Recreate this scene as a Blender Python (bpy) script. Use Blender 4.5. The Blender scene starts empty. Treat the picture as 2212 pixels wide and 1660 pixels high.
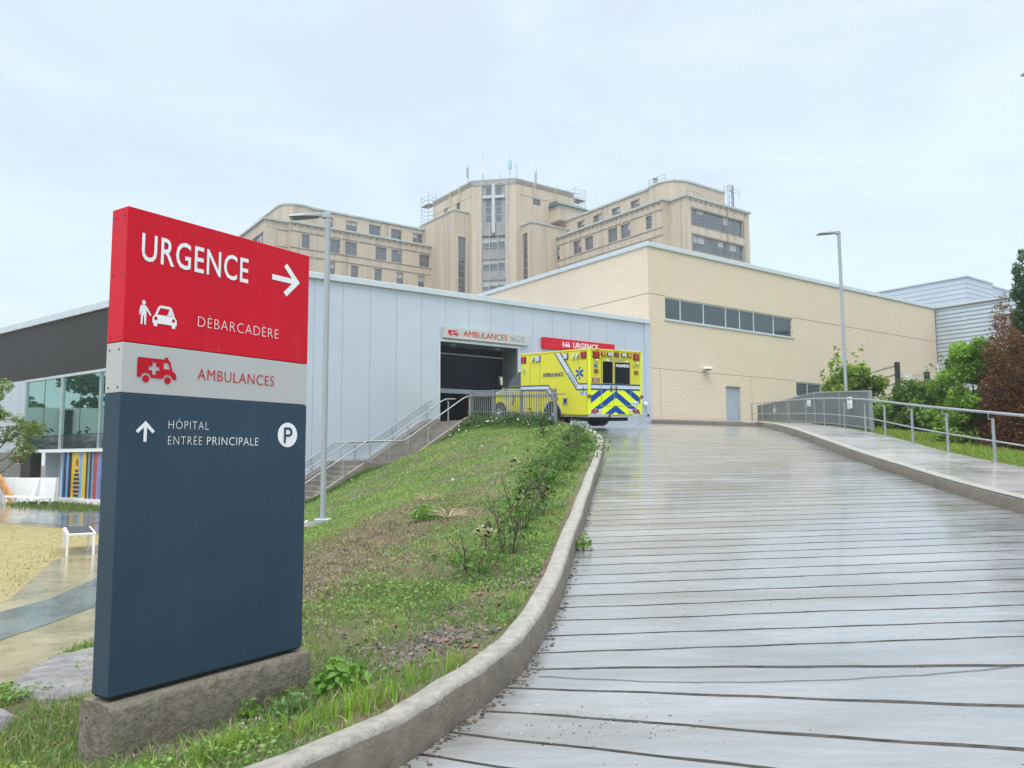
import bpy, bmesh, math, random
import numpy as np
from math import radians as R_, sin, cos, pi
from mathutils import Matrix, Vector
from mathutils.geometry import tessellate_polygon

SC = bpy.context.scene
COL = SC.collection
random.seed(7)
RNG = np.random.default_rng(11)

# ------------------------------------------------------------------ camera
cam = bpy.data.cameras.new('camera')
cam.sensor_width = 36.0
cam.sensor_fit = 'HORIZONTAL'
cam.lens = 36.0 * 1661.0 / 2212.0
cam.clip_start = 0.05
cam.clip_end = 3000.0
camo = bpy.data.objects.new('camera', cam)
COL.objects.link(camo)
camo.matrix_world = (Matrix.Translation((0, 0, 1.6)) @ Matrix.Rotation(R_(90 + 5.374), 4, 'X')
                     @ Matrix.Rotation(R_(-0.31), 4, 'Z'))
SC.camera = camo

# ------------------------------------------------------------------ sky, sun, exposure
SUN_EL, SUN_AZ = R_(52), R_(200)          # azimuth clockwise from +Y
wd = bpy.data.worlds.new("World")
SC.world = wd
wd.use_nodes = True
nt = wd.node_tree
nt.nodes.clear()
def wn(t, **k):
    n = nt.nodes.new(t)
    for a, b in k.items():
        setattr(n, a, b)
    return n
w_out = wn('ShaderNodeOutputWorld')
w_bg = wn('ShaderNodeBackground')
w_bg2 = wn('ShaderNodeBackground')
w_add = wn('ShaderNodeAddShader')
w_sky = wn('ShaderNodeTexSky', sky_type='NISHITA', sun_disc=False, sun_elevation=SUN_EL, sun_rotation=SUN_AZ)
nt.links.new(w_sky.outputs[0], w_bg.inputs[0])
w_bg.inputs[1].default_value = 0.05
w_tc = wn('ShaderNodeTexCoord')
w_sep = wn('ShaderNodeSeparateXYZ')
nt.links.new(w_tc.outputs['Generated'], w_sep.inputs[0])
w_ramp = wn('ShaderNodeValToRGB')            # overcast cloud deck: brighter towards the zenith
w_ramp.color_ramp.interpolation = 'EASE'
e = w_ramp.color_ramp.elements
e[0].position = 0.0; e[0].color = (0.61, 0.695, 0.745, 1)
e[1].position = 1.0; e[1].color = (1, 1, 1, 1)
x_ = e.new(0.30); x_.color = (0.62, 0.72, 0.775, 1)
x_ = e.new(0.52); x_.color = (0.645, 0.74, 0.79, 1)
nt.links.new(w_sep.outputs[2], w_ramp.inputs[0])
w_st = wn('ShaderNodeMapRange')
w_st.inputs[1].default_value = 0.55; w_st.inputs[2].default_value = 1.0
w_st.inputs[3].default_value = 1.0; w_st.inputs[4].default_value = 3.9
nt.links.new(w_sep.outputs[2], w_st.inputs[0])
w_map = wn('ShaderNodeMapping'); w_map.inputs['Scale'].default_value = (1.6, 1.6, 5.0)
nt.links.new(w_tc.outputs['Generated'], w_map.inputs[0])
w_no = wn('ShaderNodeTexNoise'); w_no.inputs['Scale'].default_value = 1.9
w_no.inputs['Detail'].default_value = 6; w_no.inputs['Roughness'].default_value = 0.55
w_no.inputs['Distortion'].default_value = 0.6
nt.links.new(w_map.outputs[0], w_no.inputs[0])
w_cl = wn('ShaderNodeMapRange')
w_cl.inputs[1].default_value = 0.35; w_cl.inputs[2].default_value = 0.68
w_cl.inputs[3].default_value = 0.90; w_cl.inputs[4].default_value = 1.06
nt.links.new(w_no.outputs[0], w_cl.inputs[0])
w_mul = wn('ShaderNodeMath', operation='MULTIPLY')
nt.links.new(w_st.outputs[0], w_mul.inputs[0]); nt.links.new(w_cl.outputs[0], w_mul.inputs[1])
nt.links.new(w_ramp.outputs[0], w_bg2.inputs[0]); nt.links.new(w_mul.outputs[0], w_bg2.inputs[1])
nt.links.new(w_bg.outputs[0], w_add.inputs[0]); nt.links.new(w_bg2.outputs[0], w_add.inputs[1])
nt.links.new(w_add.outputs[0], w_out.inputs[0])

sl = bpy.data.lights.new('sun', 'SUN')
sl.energy = 1.3
sl.angle = R_(35)
sl.color = (1.0, 0.965, 0.92)
so = bpy.data.objects.new('sun', sl)
COL.objects.link(so)
sd = Vector((sin(SUN_AZ) * cos(SUN_EL), cos(SUN_AZ) * cos(SUN_EL), sin(SUN_EL)))
so.rotation_euler = sd.to_track_quat('Z', 'Y').to_euler()
so.location = (0, -30, 60)

SC.view_settings.view_transform = 'Standard'
SC.view_settings.look = 'None'
SC.view_settings.exposure = 0.12
SC.view_settings.gamma = 1.0
SC.view_settings.use_curve_mapping = False

# ------------------------------------------------------------------ helpers: objects
FR = Matrix.Rotation(R_(36), 4, 'Z')      # the street grid of all buildings: local x = along the walls, y = away from us
ID = Matrix.Identity(4)
WM = {}                                    # world matrix of every empty

def tag(o, label=None, cat=None, group=None, kind=None):
    if label: o['label'] = label
    if cat: o['category'] = cat
    if group: o['group'] = group
    if kind: o['kind'] = kind
    return o

def thing(name, label, cat, loc=(0, 0, 0), frame=ID, rot=None, group=None):
    o = bpy.data.objects.new(name, None)
    o.empty_display_size = 0.3
    COL.objects.link(o)
    m = frame @ Matrix.Translation(loc) @ (rot if rot is not None else ID)
    o.matrix_world = m
    WM[o.name] = m.copy()
    return tag(o, label, cat, group)

def wm(o):
    return WM[o.name]

def np_obj(name, V, F, mat, parent=None, origin=None, col=None, smooth=False):
    """one mesh object from numpy arrays of world-space vertices and equal-sized faces"""
    V = np.asarray(V, float); F = np.asarray(F, np.int32)
    me = bpy.data.meshes.new(name)
    m = None
    if parent is not None:
        m = wm(parent)
    elif origin is not None:
        m = origin if isinstance(origin, Matrix) else Matrix.Translation(origin)
    if m is not None:
        mi = np.array(m.inverted())
        V = V @ mi[:3, :3].T + mi[:3, 3]
    n, k = F.shape
    me.vertices.add(len(V)); me.vertices.foreach_set('co', V.astype(np.float32).ravel())
    me.loops.add(n * k); me.loops.foreach_set('vertex_index', F.ravel())
    me.polygons.add(n); me.polygons.foreach_set('loop_start', np.arange(0, n * k, k, dtype=np.int32))
    me.update(calc_edges=True)
    if col is not None:
        a = me.color_attributes.new('col', 'FLOAT_COLOR', 'POINT')
        c = np.ones((len(V), 4), np.float32); c[:, :3] = col
        a.data.foreach_set('color', c.ravel())
    me.materials.append(mat)
    if smooth is True: me.shade_smooth()
    elif smooth: me.shade_smooth(); me.set_sharp_from_angle(angle=R_(smooth))
    else: me.shade_flat()
    o = bpy.data.objects.new(name, me)
    COL.objects.link(o)
    if parent is not None:
        o.parent = parent
        WM[o.name] = wm(parent)
    else:
        mm = m if m is not None else ID
        o.matrix_world = mm
        WM[o.name] = mm.copy()
    return o

class MB:
    """collects shapes in a frame and links them as ONE mesh object"""
    def __init__(s, frame=ID):
        s.f = frame; s.v = []; s.p = []; s.m = []; s.mats = []
    def mi(s, mat):
        if mat is None: return 0
        if mat not in s.mats: s.mats.append(mat)
        return s.mats.index(mat)
    def add(s, vs, fs, mat=None):
        b = len(s.v); k = s.mi(mat)
        s.v += [tuple(x) for x in vs]
        for f in fs:
            s.p.append([b + i for i in f]); s.m.append(k)
        return s
    def quad(s, a, b, c, d, mat=None):
        return s.add([a, b, c, d], [(0, 1, 2, 3)], mat)
    def box(s, x0, x1, y0, y1, z0, z1, mat=None):
        v = [(x, y, z) for z in (z0, z1) for y in (y0, y1) for x in (x0, x1)]
        return s.add(v, [(0, 2, 3, 1), (4, 5, 7, 6), (0, 1, 5, 4), (2, 6, 7, 3), (0, 4, 6, 2), (1, 3, 7, 5)], mat)
    def hexa(s, bot, top, mat=None):
        """solid between two equal polygons"""
        n = len(bot)
        return s.add(list(bot) + list(top), [tuple(range(n))[::-1], tuple(range(n, 2 * n))] +
                     [(i, (i + 1) % n, n + (i + 1) % n, n + i) for i in range(n)], mat)
    def prism(s, poly, z0, z1, mat=None):
        """vertical prism over any simple polygon"""
        n = len(poly)
        tri = tessellate_polygon([[Vector((x, y, 0)) for x, y in poly]])
        vs = [(x, y, z0) for x, y in poly] + [(x, y, z1) for x, y in poly]
        fs = [tuple(t)[::-1] for t in tri] + [tuple(i + n for i in t) for t in tri]
        fs += [(i, (i + 1) % n, n + (i + 1) % n, n + i) for i in range(n)]
        return s.add(vs, fs, mat)
    def tube(s, pts, r, n=8, mat=None, cap=True):
        pts = [Vector(p) for p in pts]
        rs = r if isinstance(r, (list, tuple)) else [r] * len(pts)
        rings = []
        t0 = (pts[1] - pts[0]).normalized()
        up = Vector((0, 0, 1)) if abs(t0.z) < .9 else Vector((1, 0, 0))
        a = t0.cross(up).normalized()
        vs = []
        for i, p in enumerate(pts):
            if i == 0: t = t0
            elif i == len(pts) - 1: t = (pts[i] - pts[i - 1]).normalized()
            else: t = ((pts[i] - pts[i - 1]).normalized() + (pts[i + 1] - pts[i]).normalized()).normalized()
            a = (a - t * a.dot(t)).normalized(); b = t.cross(a)
            vs += [p + (a * cos(2 * pi * j / n) + b * sin(2 * pi * j / n)) * rs[i] for j in range(n)]
        fs = []
        for i in range(len(pts) - 1):
            fs += [(i * n + j, i * n + (j + 1) % n, (i + 1) * n + (j + 1) % n, (i + 1) * n + j) for j in range(n)]
        if cap:
            fs += [tuple(range(n))[::-1], tuple((len(pts) - 1) * n + j for j in range(n))]
        return s.add(vs, fs, mat)
    def lathe(s, prof, c, ax=(0, 0, 1), n=16, mat=None):
        """prof: list of (radius, height along axis)"""
        ax = Vector(ax).normalized(); c = Vector(c)
        a = ax.orthogonal().normalized(); b = ax.cross(a)
        vs = []
        for r, h in prof:
            vs += [c + ax * h + (a * cos(2 * pi * j / n) + b * sin(2 * pi * j / n)) * r for j in range(n)]
        fs = []
        for i in range(len(prof) - 1):
            fs += [(i * n + j, i * n + (j + 1) % n, (i + 1) * n + (j + 1) % n, (i + 1) * n + j) for j in range(n)]
        fs += [tuple(range(n))[::-1], tuple((len(prof) - 1) * n + j for j in range(n))]
        return s.add(vs, fs, mat)
    def poly(s, loops, fn, th=0.0, mat=None):
        """flat shape with holes; loops of 2-D points (outer first), fn maps (x, y, depth) to 3-D; th = thickness"""
        flat = [p for l in loops for p in l]
        tri = tessellate_polygon([[Vector((x, y, 0)) for x, y in l] for l in loops])
        n = len(flat)
        vs = [fn(x, y, 0.0) for x, y in flat]
        fs = [tuple(t) for t in tri]
        if th:
            vs += [fn(x, y, th) for x, y in flat]
            o = 0
            for l in loops:
                k = len(l)
                fs += [(o + i, o + (i + 1) % k, n + o + (i + 1) % k, n + o + i) for i in range(k)]
                o += k
        return s.add(vs, fs, mat)
    def build(s, name, mat=None, parent=None, origin=None, bevel=0, smooth=None, seg=2):
        me = bpy.data.meshes.new(name)
        f = s.f
        vw = [f @ Vector(p) for p in s.v]
        if parent is not None: m = wm(parent)
        elif origin is not None: m = origin if isinstance(origin, Matrix) else Matrix.Translation(f @ Vector(origin))
        else: m = ID
        mi = m.inverted()
        me.from_pydata([mi @ p for p in vw], [], s.p)
        ml = [mat] if not s.mats else s.mats
        for x in ml: me.materials.append(x)
        me.polygons.foreach_set('material_index', s.m)
        bm = bmesh.new(); bm.from_mesh(me)
        bmesh.ops.recalc_face_normals(bm, faces=bm.faces)
        bm.to_mesh(me); bm.free()
        if smooth is not None:
            me.shade_smooth(); me.set_sharp_from_angle(angle=R_(smooth))
        o = bpy.data.objects.new(name, me)
        COL.objects.link(o)
        if parent is not None: o.parent = parent
        else: o.matrix_world = m
        WM[o.name] = m.copy()
        if bevel:
            b = o.modifiers.new('bevel', 'BEVEL'); b.width = bevel; b.segments = seg
            b.limit_method = 'ANGLE'; b.angle_limit = R_(40)
        return o

# ------------------------------------------------------------------ helpers: materials
def new_mat(name):
    m = bpy.data.materials.new(name); m.use_nodes = True
    return m, m.node_tree, m.node_tree.nodes['Principled BSDF']

def _noise(t, vec, scale, detail=4, rough=.55, dist=0):
    n = t.nodes.new('ShaderNodeTexNoise')
    n.inputs['Scale'].default_value = scale; n.inputs['Detail'].default_value = detail
    n.inputs['Roughness'].default_value = rough; n.inputs['Distortion'].default_value = dist
    t.links.new(vec, n.inputs[0])
    return n.outputs[0]

def _map(t, vec, sc=(1, 1, 1), loc=(0, 0, 0), rot=(0, 0, 0)):
    n = t.nodes.new('ShaderNodeMapping')
    n.inputs['Scale'].default_value = sc; n.inputs['Location'].default_value = loc; n.inputs['Rotation'].default_value = rot
    t.links.new(vec, n.inputs[0])
    return n.outputs[0]

def _rng(t, v, a, b, c=0.0, d=1.0):
    n = t.nodes.new('ShaderNodeMapRange')
    for i, x in enumerate((a, b, c, d)): n.inputs[i + 1].default_value = x
    t.links.new(v, n.inputs[0])
    return n.outputs[0]

def _mix(t, fac, a, b, mode='MIX'):
    n = t.nodes.new('ShaderNodeMix'); n.data_type = 'RGBA'; n.blend_type = mode
    for sock, val in ((n.inputs[0], fac), (n.inputs[6], a), (n.inputs[7], b)):
        if hasattr(val, 'node'): t.links.new(val, sock)
        elif isinstance(val, (tuple, list)): sock.default_value = (*val[:3], 1)
        else: sock.default_value = val
    return n.outputs[2]

def _bump(t, b, h, strength, dist=.01):
    n = t.nodes.new('ShaderNodeBump')
    n.inputs['Strength'].default_value = strength; n.inputs['Distance'].default_value = dist
    t.links.new(h, n.inputs['Height']); t.links.new(n.outputs[0], b.inputs['Normal'])

def _crd(t, kind='Object'):
    return t.nodes.new('ShaderNodeTexCoord').outputs[kind]

def M(name, col, rough=.6, metal=0, var=.08, vs=3, bump=0, bs=60, bd=.01, spec=.5, coat=0, sc=(1, 1, 1), stain=None, drops=None, cell=None):
    """base colour with a noise variation of its own, optional bump, optional stain (colour, amount, scale, stretch)"""
    m, t, b = new_mat(name)
    v = _crd(t)
    vec = _map(t, v, sc)
    n1 = _noise(t, vec, vs, 6)
    c0 = tuple(max(0, c * (1 - var)) for c in col); c1 = tuple(min(1, c * (1 + var)) for c in col)
    c = _mix(t, _rng(t, n1, .3, .7), c0, c1)
    if stain:
        sc_, amt, ssc, st = stain
        n3 = _noise(t, _map(t, v, st, (3.1, 1.7, .4)), ssc, 7, .6, .3)
        c = _mix(t, _rng(t, n3, .52, .75, 0, amt), c, sc_)
    if drops:                                   # small dried drop marks of their own colour
        c = _mix(t, _rng(t, _noise(t, _map(t, v, (1, 1, .55)), drops[1], 2, .5), drops[2], drops[2] + .07, 0, drops[3]), c, drops[0])
    if cell:                                    # sheets of slightly different batches: one tone per panel width
        s3 = t.nodes.new('ShaderNodeSeparateXYZ'); t.links.new(v, s3.inputs[0])
        ma = t.nodes.new('ShaderNodeMath'); ma.operation = 'MULTIPLY_ADD'; ma.inputs[1].default_value = 1 / cell[0]; ma.inputs[2].default_value = cell[1]
        t.links.new(s3.outputs[0], ma.inputs[0])
        fl = t.nodes.new('ShaderNodeMath'); fl.operation = 'FLOOR'; t.links.new(ma.outputs[0], fl.inputs[0])
        wn_ = t.nodes.new('ShaderNodeTexWhiteNoise'); wn_.noise_dimensions = '1D'; t.links.new(fl.outputs[0], wn_.inputs['W'])
        c = _mix(t, _rng(t, wn_.outputs['Value'], 0, 1, 0, cell[2]), c, tuple(x * .8 for x in col))
    t.links.new(c, b.inputs['Base Color'])
    b.inputs['Roughness'].default_value = rough; b.inputs['Metallic'].default_value = metal
    b.inputs['Specular IOR Level'].default_value = spec
    if coat: b.inputs['Coat Weight'].default_value = coat; b.inputs['Coat Roughness'].default_value = .08
    if bump: _bump(t, b, _noise(t, vec, bs, 8, .68), bump, bd)
    return m

def leaf_mat(name, rough=.45, trans=.35):
    m, t, b = new_mat(name)
    a = t.nodes.new('ShaderNodeAttribute'); a.attribute_name = 'col'
    t.links.new(a.outputs['Color'], b.inputs['Base Color'])
    b.inputs['Roughness'].default_value = rough
    b.inputs['Specular IOR Level'].default_value = .3
    if trans:
        tr = t.nodes.new('ShaderNodeBsdfTranslucent')
        t.links.new(_mix(t, 1.0, a.outputs['Color'], (1.3, 1.35, .7), 'MULTIPLY'), tr.inputs[0])
        mx = t.nodes.new('ShaderNodeMixShader'); mx.inputs[0].default_value = trans
        t.links.new(b.outputs[0], mx.inputs[1]); t.links.new(tr.outputs[0], mx.inputs[2])
        t.links.new(mx.outputs[0], t.nodes['Material Output'].inputs[0])
    return m

def brick_mat(name, c1, c2, mortar, bw=.2, bh=.0667, mort=.01, stain=None, bumps=.25, axis=True):
    """bricks that run along both wall directions: texture x = x + y, texture y = z"""
    m, t, b = new_mat(name)
    v = _crd(t)
    s = t.nodes.new('ShaderNodeSeparateXYZ'); t.links.new(v, s.inputs[0])
    ad = t.nodes.new('ShaderNodeMath'); ad.operation = 'SUBTRACT'
    t.links.new(s.outputs[0], ad.inputs[0]); t.links.new(s.outputs[1], ad.inputs[1])
    cb = t.nodes.new('ShaderNodeCombineXYZ'); t.links.new(ad.outputs[0], cb.inputs[0]); t.links.new(s.outputs[2], cb.inputs[1])
    br = t.nodes.new('ShaderNodeTexBrick')
    br.inputs['Scale'].default_value = 1; br.inputs['Brick Width'].default_value = bw
    br.inputs['Row Height'].default_value = bh; br.inputs['Mortar Size'].default_value = mort
    br.inputs['Mortar Smooth'].default_value = .2; br.inputs['Bias'].default_value = 0
    br.inputs['Color1'].default_value = (*c1, 1); br.inputs['Color2'].default_value = (*c2, 1); br.inputs['Mortar'].default_value = (*mortar, 1)
    t.links.new(cb.outputs[0], br.inputs[0])
    c = br.outputs['Color']
    n = _noise(t, _map(t, v, (1, 1, 1)), .35, 5)
    c = _mix(t, _rng(t, n, .3, .7, 0, .35), c, tuple(x * .9 for x in c1))
    if stain:
        sc_, amt, ssc, st = stain
        n3 = _noise(t, _map(t, v, st, (5.3, 2.2, .7)), ssc, 7, .6, .2)
        c = _mix(t, _rng(t, n3, .5, .72, 0, amt), c, sc_)
    t.links.new(c, b.inputs['Base Color'])
    b.inputs['Roughness'].default_value = .7
    if bumps:
        inv = t.nodes.new('ShaderNodeMath'); inv.operation = 'SUBTRACT'; inv.inputs[0].default_value = 1
        t.links.new(br.outputs['Fac'], inv.inputs[1]); _bump(t, b, inv.outputs[0], bumps, .006)
    return m

def glass_mat(name, col, refl=.5, rough=.03, tint=None):
    """window pane seen from outside: dark room behind, sky mirrored on the pane"""
    m, t, b = new_mat(name)
    n = _noise(t, _map(t, _crd(t), (1, 1, 1)), .8, 3)
    c = _mix(t, _rng(t, n, .3, .7), tuple(x * .75 for x in col), tuple(x * 1.25 for x in col))
    t.links.new(c, b.inputs['Base Color'])
    b.inputs['Roughness'].default_value = rough
    b.inputs['Specular IOR Level'].default_value = .6
    gl = t.nodes.new('ShaderNodeBsdfGlossy'); gl.inputs['Roughness'].default_value = rough
    gl.inputs['Color'].default_value = (*(tint or (.8, .88, .9)), 1)
    mx = t.nodes.new('ShaderNodeMixShader'); mx.inputs[0].default_value = refl
    nb = _noise(t, _crd(t), .9, 2)
    bp = t.nodes.new('ShaderNodeBump'); bp.inputs['Strength'].default_value = .05; bp.inputs['Distance'].default_value = .02
    t.links.new(nb, bp.inputs['Height']); t.links.new(bp.outputs[0], gl.inputs['Normal'])
    t.links.new(b.outputs[0], mx.inputs[1]); t.links.new(gl.outputs[0], mx.inputs[2])
    t.links.new(mx.outputs[0], t.nodes['Material Output'].inputs[0])
    return m

# ------------------------------------------------------------------ helpers: lettering and flat shapes
def text_faces(s, bold=0.0, space=1.0):
    cu = bpy.data.curves.new('lettering', 'FONT')
    cu.body = s; cu.size = 1; cu.offset = bold; cu.space_character = space; cu.resolution_u = 3
    ob = bpy.data.objects.new('lettering', cu); COL.objects.link(ob)
    dg = bpy.context.evaluated_depsgraph_get()
    me = ob.evaluated_get(dg).to_mesh()
    vs = [(v.co.x, v.co.y) for v in me.vertices]; fs = [tuple(p.vertices) for p in me.polygons]
    ob.evaluated_get(dg).to_mesh_clear()
    bpy.data.objects.remove(ob); bpy.data.curves.remove(cu)
    return vs, fs

_caps = None
def text_fit(mb, s, x0, x1, y0, y1, fn, bold=0.0, space=1.0, mat=None, heavy=0):
    """lettering whose capitals fill x0..x1 and baseline y0 to cap height y1"""
    global _caps
    if _caps is None:
        v, f = text_faces('H'); _caps = max(p[1] for p in v)
    vs, fs = text_faces(s, bold, space)
    ax, bx = min(p[0] for p in vs), max(p[0] for p in vs)
    kx = (x1 - x0) / (bx - ax); ky = (y1 - y0) / _caps
    pts = [(x0 + (p[0] - ax) * kx, y0 + p[1] * ky) for p in vs]
    for i in ((-1, 0, 1) if heavy else (0,)):      # heavier strokes: the same letters set three times, a hair apart
        mb.add([fn(x + heavy * i, y, .0003 * (i + 1)) for x, y in pts], fs, mat)

def circ(cx, cy, r, n=20, ry=None, a0=0, a1=2 * pi):
    ry = r if ry is None else ry
    full = abs(a1 - a0 - 2 * pi) < 1e-6
    k = n if full else n + 1
    return [(cx + r * cos(a0 + (a1 - a0) * i / n), cy + ry * sin(a0 + (a1 - a0) * i / n)) for i in range(k)]

def clip_poly(p, a, b, c):
    """part of polygon p where a*x + b*y <= c"""
    out = []
    for i in range(len(p)):
        q, r = p[i], p[(i + 1) % len(p)]
        dq, dr = a * q[0] + b * q[1] - c, a * r[0] + b * r[1] - c
        if dq <= 0: out.append(q)
        if dq * dr < 0:
            k = dq / (dq - dr); out.append((q[0] + (r[0] - q[0]) * k, q[1] + (r[1] - q[1]) * k))
    return out

def sc_pts(pts, x0, y0, w, h):
    return [(x0 + x * w, y0 + y * h) for x, y in pts]

CAR = [(.02, .14), (.02, .40), (.10, .52), (.22, .90), (.30, 1), (.70, 1), (.78, .90), (.90, .52), (.98, .40), (.98, .14), (.93, .14),
       (.93, 0), (.79, 0), (.79, .14), (.21, .14), (.21, 0), (.07, 0), (.07, .14)]
CAR_H = [[(.20, .55), (.31, .88), (.69, .88), (.80, .55)], circ(.15, .36, .07, 12, .09), circ(.85, .36, .07, 12, .09)]
MAN = [(.10, .83), (.52, .83), (.60, .78), (.98, .46), (.90, .40), (.58, .64), (.56, .0), (.42, 0), (.36, .40), (.30, .40), (.26, 0),
       (.12, 0), (.12, .62), (.06, .42), (-.04, .42), (.02, .72)]
AMB = ([(0, .20), (0, .88), (.03, .92), (.62, .92), (.67, .92), (.68, 1.0), (.76, 1.0), (.77, .92), (.82, .86), (.88, .52), (.97, .42), (1, .20),
        (.90, .20)] + circ(.765, .17, .125, 8, .20, .15, pi - .15)[0:] + [(.63, .20), (.36, .20)] +
       circ(.215, .17, .125, 8, .20, .15, pi - .15) + [(.08, .20)])
AMB_H = [[(.28, .48), (.28, .62), (.37, .62), (.37, .78), (.46, .78), (.46, .62), (.55, .62), (.55, .48), (.46, .48), (.46, .32), (.37, .32), (.37, .48)],
         [(.65, .56), (.65, .80), (.77, .80), (.82, .56)]]
def star_poly(r):
    out = []
    w = .17 * r
    for k in range(6):
        a = pi / 2 + k * pi / 3
        d = Vector((cos(a), sin(a))); n = Vector((-sin(a), cos(a)))
        i = w / math.tan(pi / 6)
        for q in (d * i - n * w, d * r - n * w, d * r + n * w):
            out.append((q.x, q.y))
    return out

# ------------------------------------------------------------------ materials
m_alu = M('aluminium trim', (.62, .66, .69), .35, .5, .05)
m_white = M('white paint', (.78, .79, .79), .45, var=.04)
m_galv = M('galvanised steel', (.36, .385, .395), .45, .5, .18, 14)
m_lamp = M('grey lamp paint', (.36, .40, .43), .4, .2, .05)
m_lampd = M('lamp lens', (.10, .11, .11), .2, 0, .2, 30)
m_black = M('black rubber', (.015, .015, .016), .6)
m_dark = M('dark interior', (.012, .013, .016), .8)
m_conc = M('weathered concrete', (.215, .195, .165), .7, var=.25, vs=2.2, bump=.5, bs=45, stain=((.10, .088, .07), .8, 1.6, (1, 1, .5)))
m_kerb = M('kerb concrete', (.32, .305, .27), .65, var=.2, vs=14, bump=.9, bs=42, bd=.015, spec=.3, stain=((.15, .135, .115), .45, 9, (1, 1, 1)), drops=((.06, .055, .05), 55, .68, .7))
m_kerbside = M('darker kerb side', (.19, .165, .13), .55, var=.2, vs=11, bump=.9, bs=40, bd=.015, spec=.35, stain=((.09, .075, .06), .8, 2.5, (1, 1, .6)))  # side faces coloured darker and browner than the kerb top

def wet_mat(name, col, brown, sc=(.5, 3, 1), rlo=.07, rhi=.42, bump=.06, speck=True, coord='Object', bsc=(2, 14, 2)):
    """rain-wet concrete: film of water with streaks, brownish and pale stains of its own"""
    m, t, b = new_mat(name)
    v = _crd(t, coord)
    vs = _map(t, v, sc)
    n1 = _noise(t, vs, 1.0, 7, .6, .3)
    n2 = _noise(t, _map(t, v, (sc[0] * .6, sc[1] * .6, 1), (7, 3, 0)), .55, 5, .6, .5)
    n3 = _noise(t, v, 38, 4, .7)
    c = _mix(t, _rng(t, n1, .3, .72), tuple(x * .70 for x in col), tuple(min(1, x * 1.22) for x in col))
    c = _mix(t, _rng(t, n2, .52, .68, 0, .6), c, brown)
    if speck:
        c = _mix(t, _rng(t, n3, .62, .80, 0, .5), c, tuple(x * .55 for x in col))
        c = _mix(t, _rng(t, _noise(t, v, 90, 3, .6), .70, .80, 0, .35), c, tuple(min(1, x * 1.7) for x in col))
    n4 = _noise(t, _map(t, v, (bsc[0] * .6, bsc[1] * .55, 1), (2, 5, 1)), 2.2, 9, .68)      # broom marks
    c = _mix(t, 1.0, c, _mix(t, _rng(t, n4, .32, .68), (.86, .86, .855), (1.09, 1.09, 1.09)), 'MULTIPLY')
    t.links.new(c, b.inputs['Base Color'])
    ad = t.nodes.new('ShaderNodeMath'); ad.operation = 'ADD'
    t.links.new(_rng(t, n1, .34, .66, rlo, rhi), ad.inputs[0]); t.links.new(_rng(t, n4, .4, .7, 0, .16), ad.inputs[1])
    t.links.new(ad.outputs[0], b.inputs['Roughness'])
    b.inputs['Specular IOR Level'].default_value = .55
    b.inputs['Coat Weight'].default_value = .55; b.inputs['Coat Roughness'].default_value = .12
    hb = _noise(t, _map(t, v, bsc), 3.0, 6, .65)
    _bump(t, b, hb, bump, .02)
    return m

m_road = wet_mat('wet grooved concrete', (.235, .242, .248), (.15, .128, .095), sc=(.45, 1.8, 1), rlo=.05, rhi=.32, bump=.085)
m_groove = M('dirty groove', (.07, .066, .06), .6, var=.35, vs=9)
m_walk = wet_mat('wet pavement concrete', (.36, .35, .34), (.27, .24, .20), sc=(.8, .8, 1), rlo=.2, rhi=.5, bump=.08, bsc=(9, 9, 9))
m_path = wet_mat('wet sandy concrete', (.33, .272, .145), (.23, .185, .095), sc=(.7, .7, 1), rlo=.1, rhi=.4, bump=.05, bsc=(5, 5, 5))
m_band = wet_mat('wet grey slate band', (.15, .165, .16), (.125, .14, .135), sc=(.8, .8, 1), rlo=.08, rhi=.32, bump=.05, bsc=(5, 5, 5))
m_plaza = wet_mat('wet plaza concrete', (.22, .19, .115), (.15, .14, .11), sc=(.4, .4, 1), rlo=.03, rhi=.16, bump=.03, bsc=(5, 5, 5))
m_earth = M('bare earth', (.10, .082, .06), .9, var=.3, vs=.2)

def ground_mat(name, soil, straw, green, sc=1.0, gfac=(.42, .62)):
    m, t, b = new_mat(name)
    v = _crd(t)
    n1 = _noise(t, v, 1.1 * sc, 7, .62, .4); n2 = _noise(t, v, 9 * sc, 6, .7); n3 = _noise(t, v, 55, 4, .7)
    c = _mix(t, _rng(t, n2, .35, .65), soil, straw)
    c = _mix(t, _rng(t, n1, gfac[0], gfac[1]), c, green)
    c = _mix(t, _rng(t, n3, .55, .8, 0, .6), c, tuple(x * .5 for x in soil))
    t.links.new(c, b.inputs['Base Color']); b.inputs['Roughness'].default_value = .9
    b.inputs['Specular IOR Level'].default_value = .2
    _bump(t, b, n3, .9, .03)
    return m
m_bank = ground_mat('grassy soil', (.105, .078, .056), (.25, .20, .14), (.12, .16, .055), gfac=(.42, .62))
m_lawn = ground_mat('dry lawn', (.33, .275, .135), (.42, .355, .19), (.22, .22, .08), sc=.5, gfac=(.55, .8))
m_green = ground_mat('green lawn soil', (.12, .13, .04), (.17, .19, .05), (.14, .21, .04), gfac=(.3, .5))
m_grass = leaf_mat('grass blades', .5, .3)
m_leaf = leaf_mat('leaves', .38, .32)
m_twig = M('dark twigs', (.075, .05, .036), .8, var=.3, vs=20)
m_bark = M('bark', (.13, .10, .08), .9, var=.3, vs=12, bump=.6)

# ------------------------------------------------------------------ terrain functions (metres; camera foot at x = y = 0, street level z = 0)
def smin(a, b, k):
    h = np.clip(.5 + .5 * (b - a) / k, 0, 1)
    return b * (1 - h) + a * h - k * h * (1 - h)

UX, UY = cos(R_(36)), sin(R_(36))
def uv2xy(u, v): return (UX * u - UY * v, UY * u + UX * v)
def xy2uv(x, y): return (UX * x + UY * y, -UY * x + UX * y)

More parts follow.
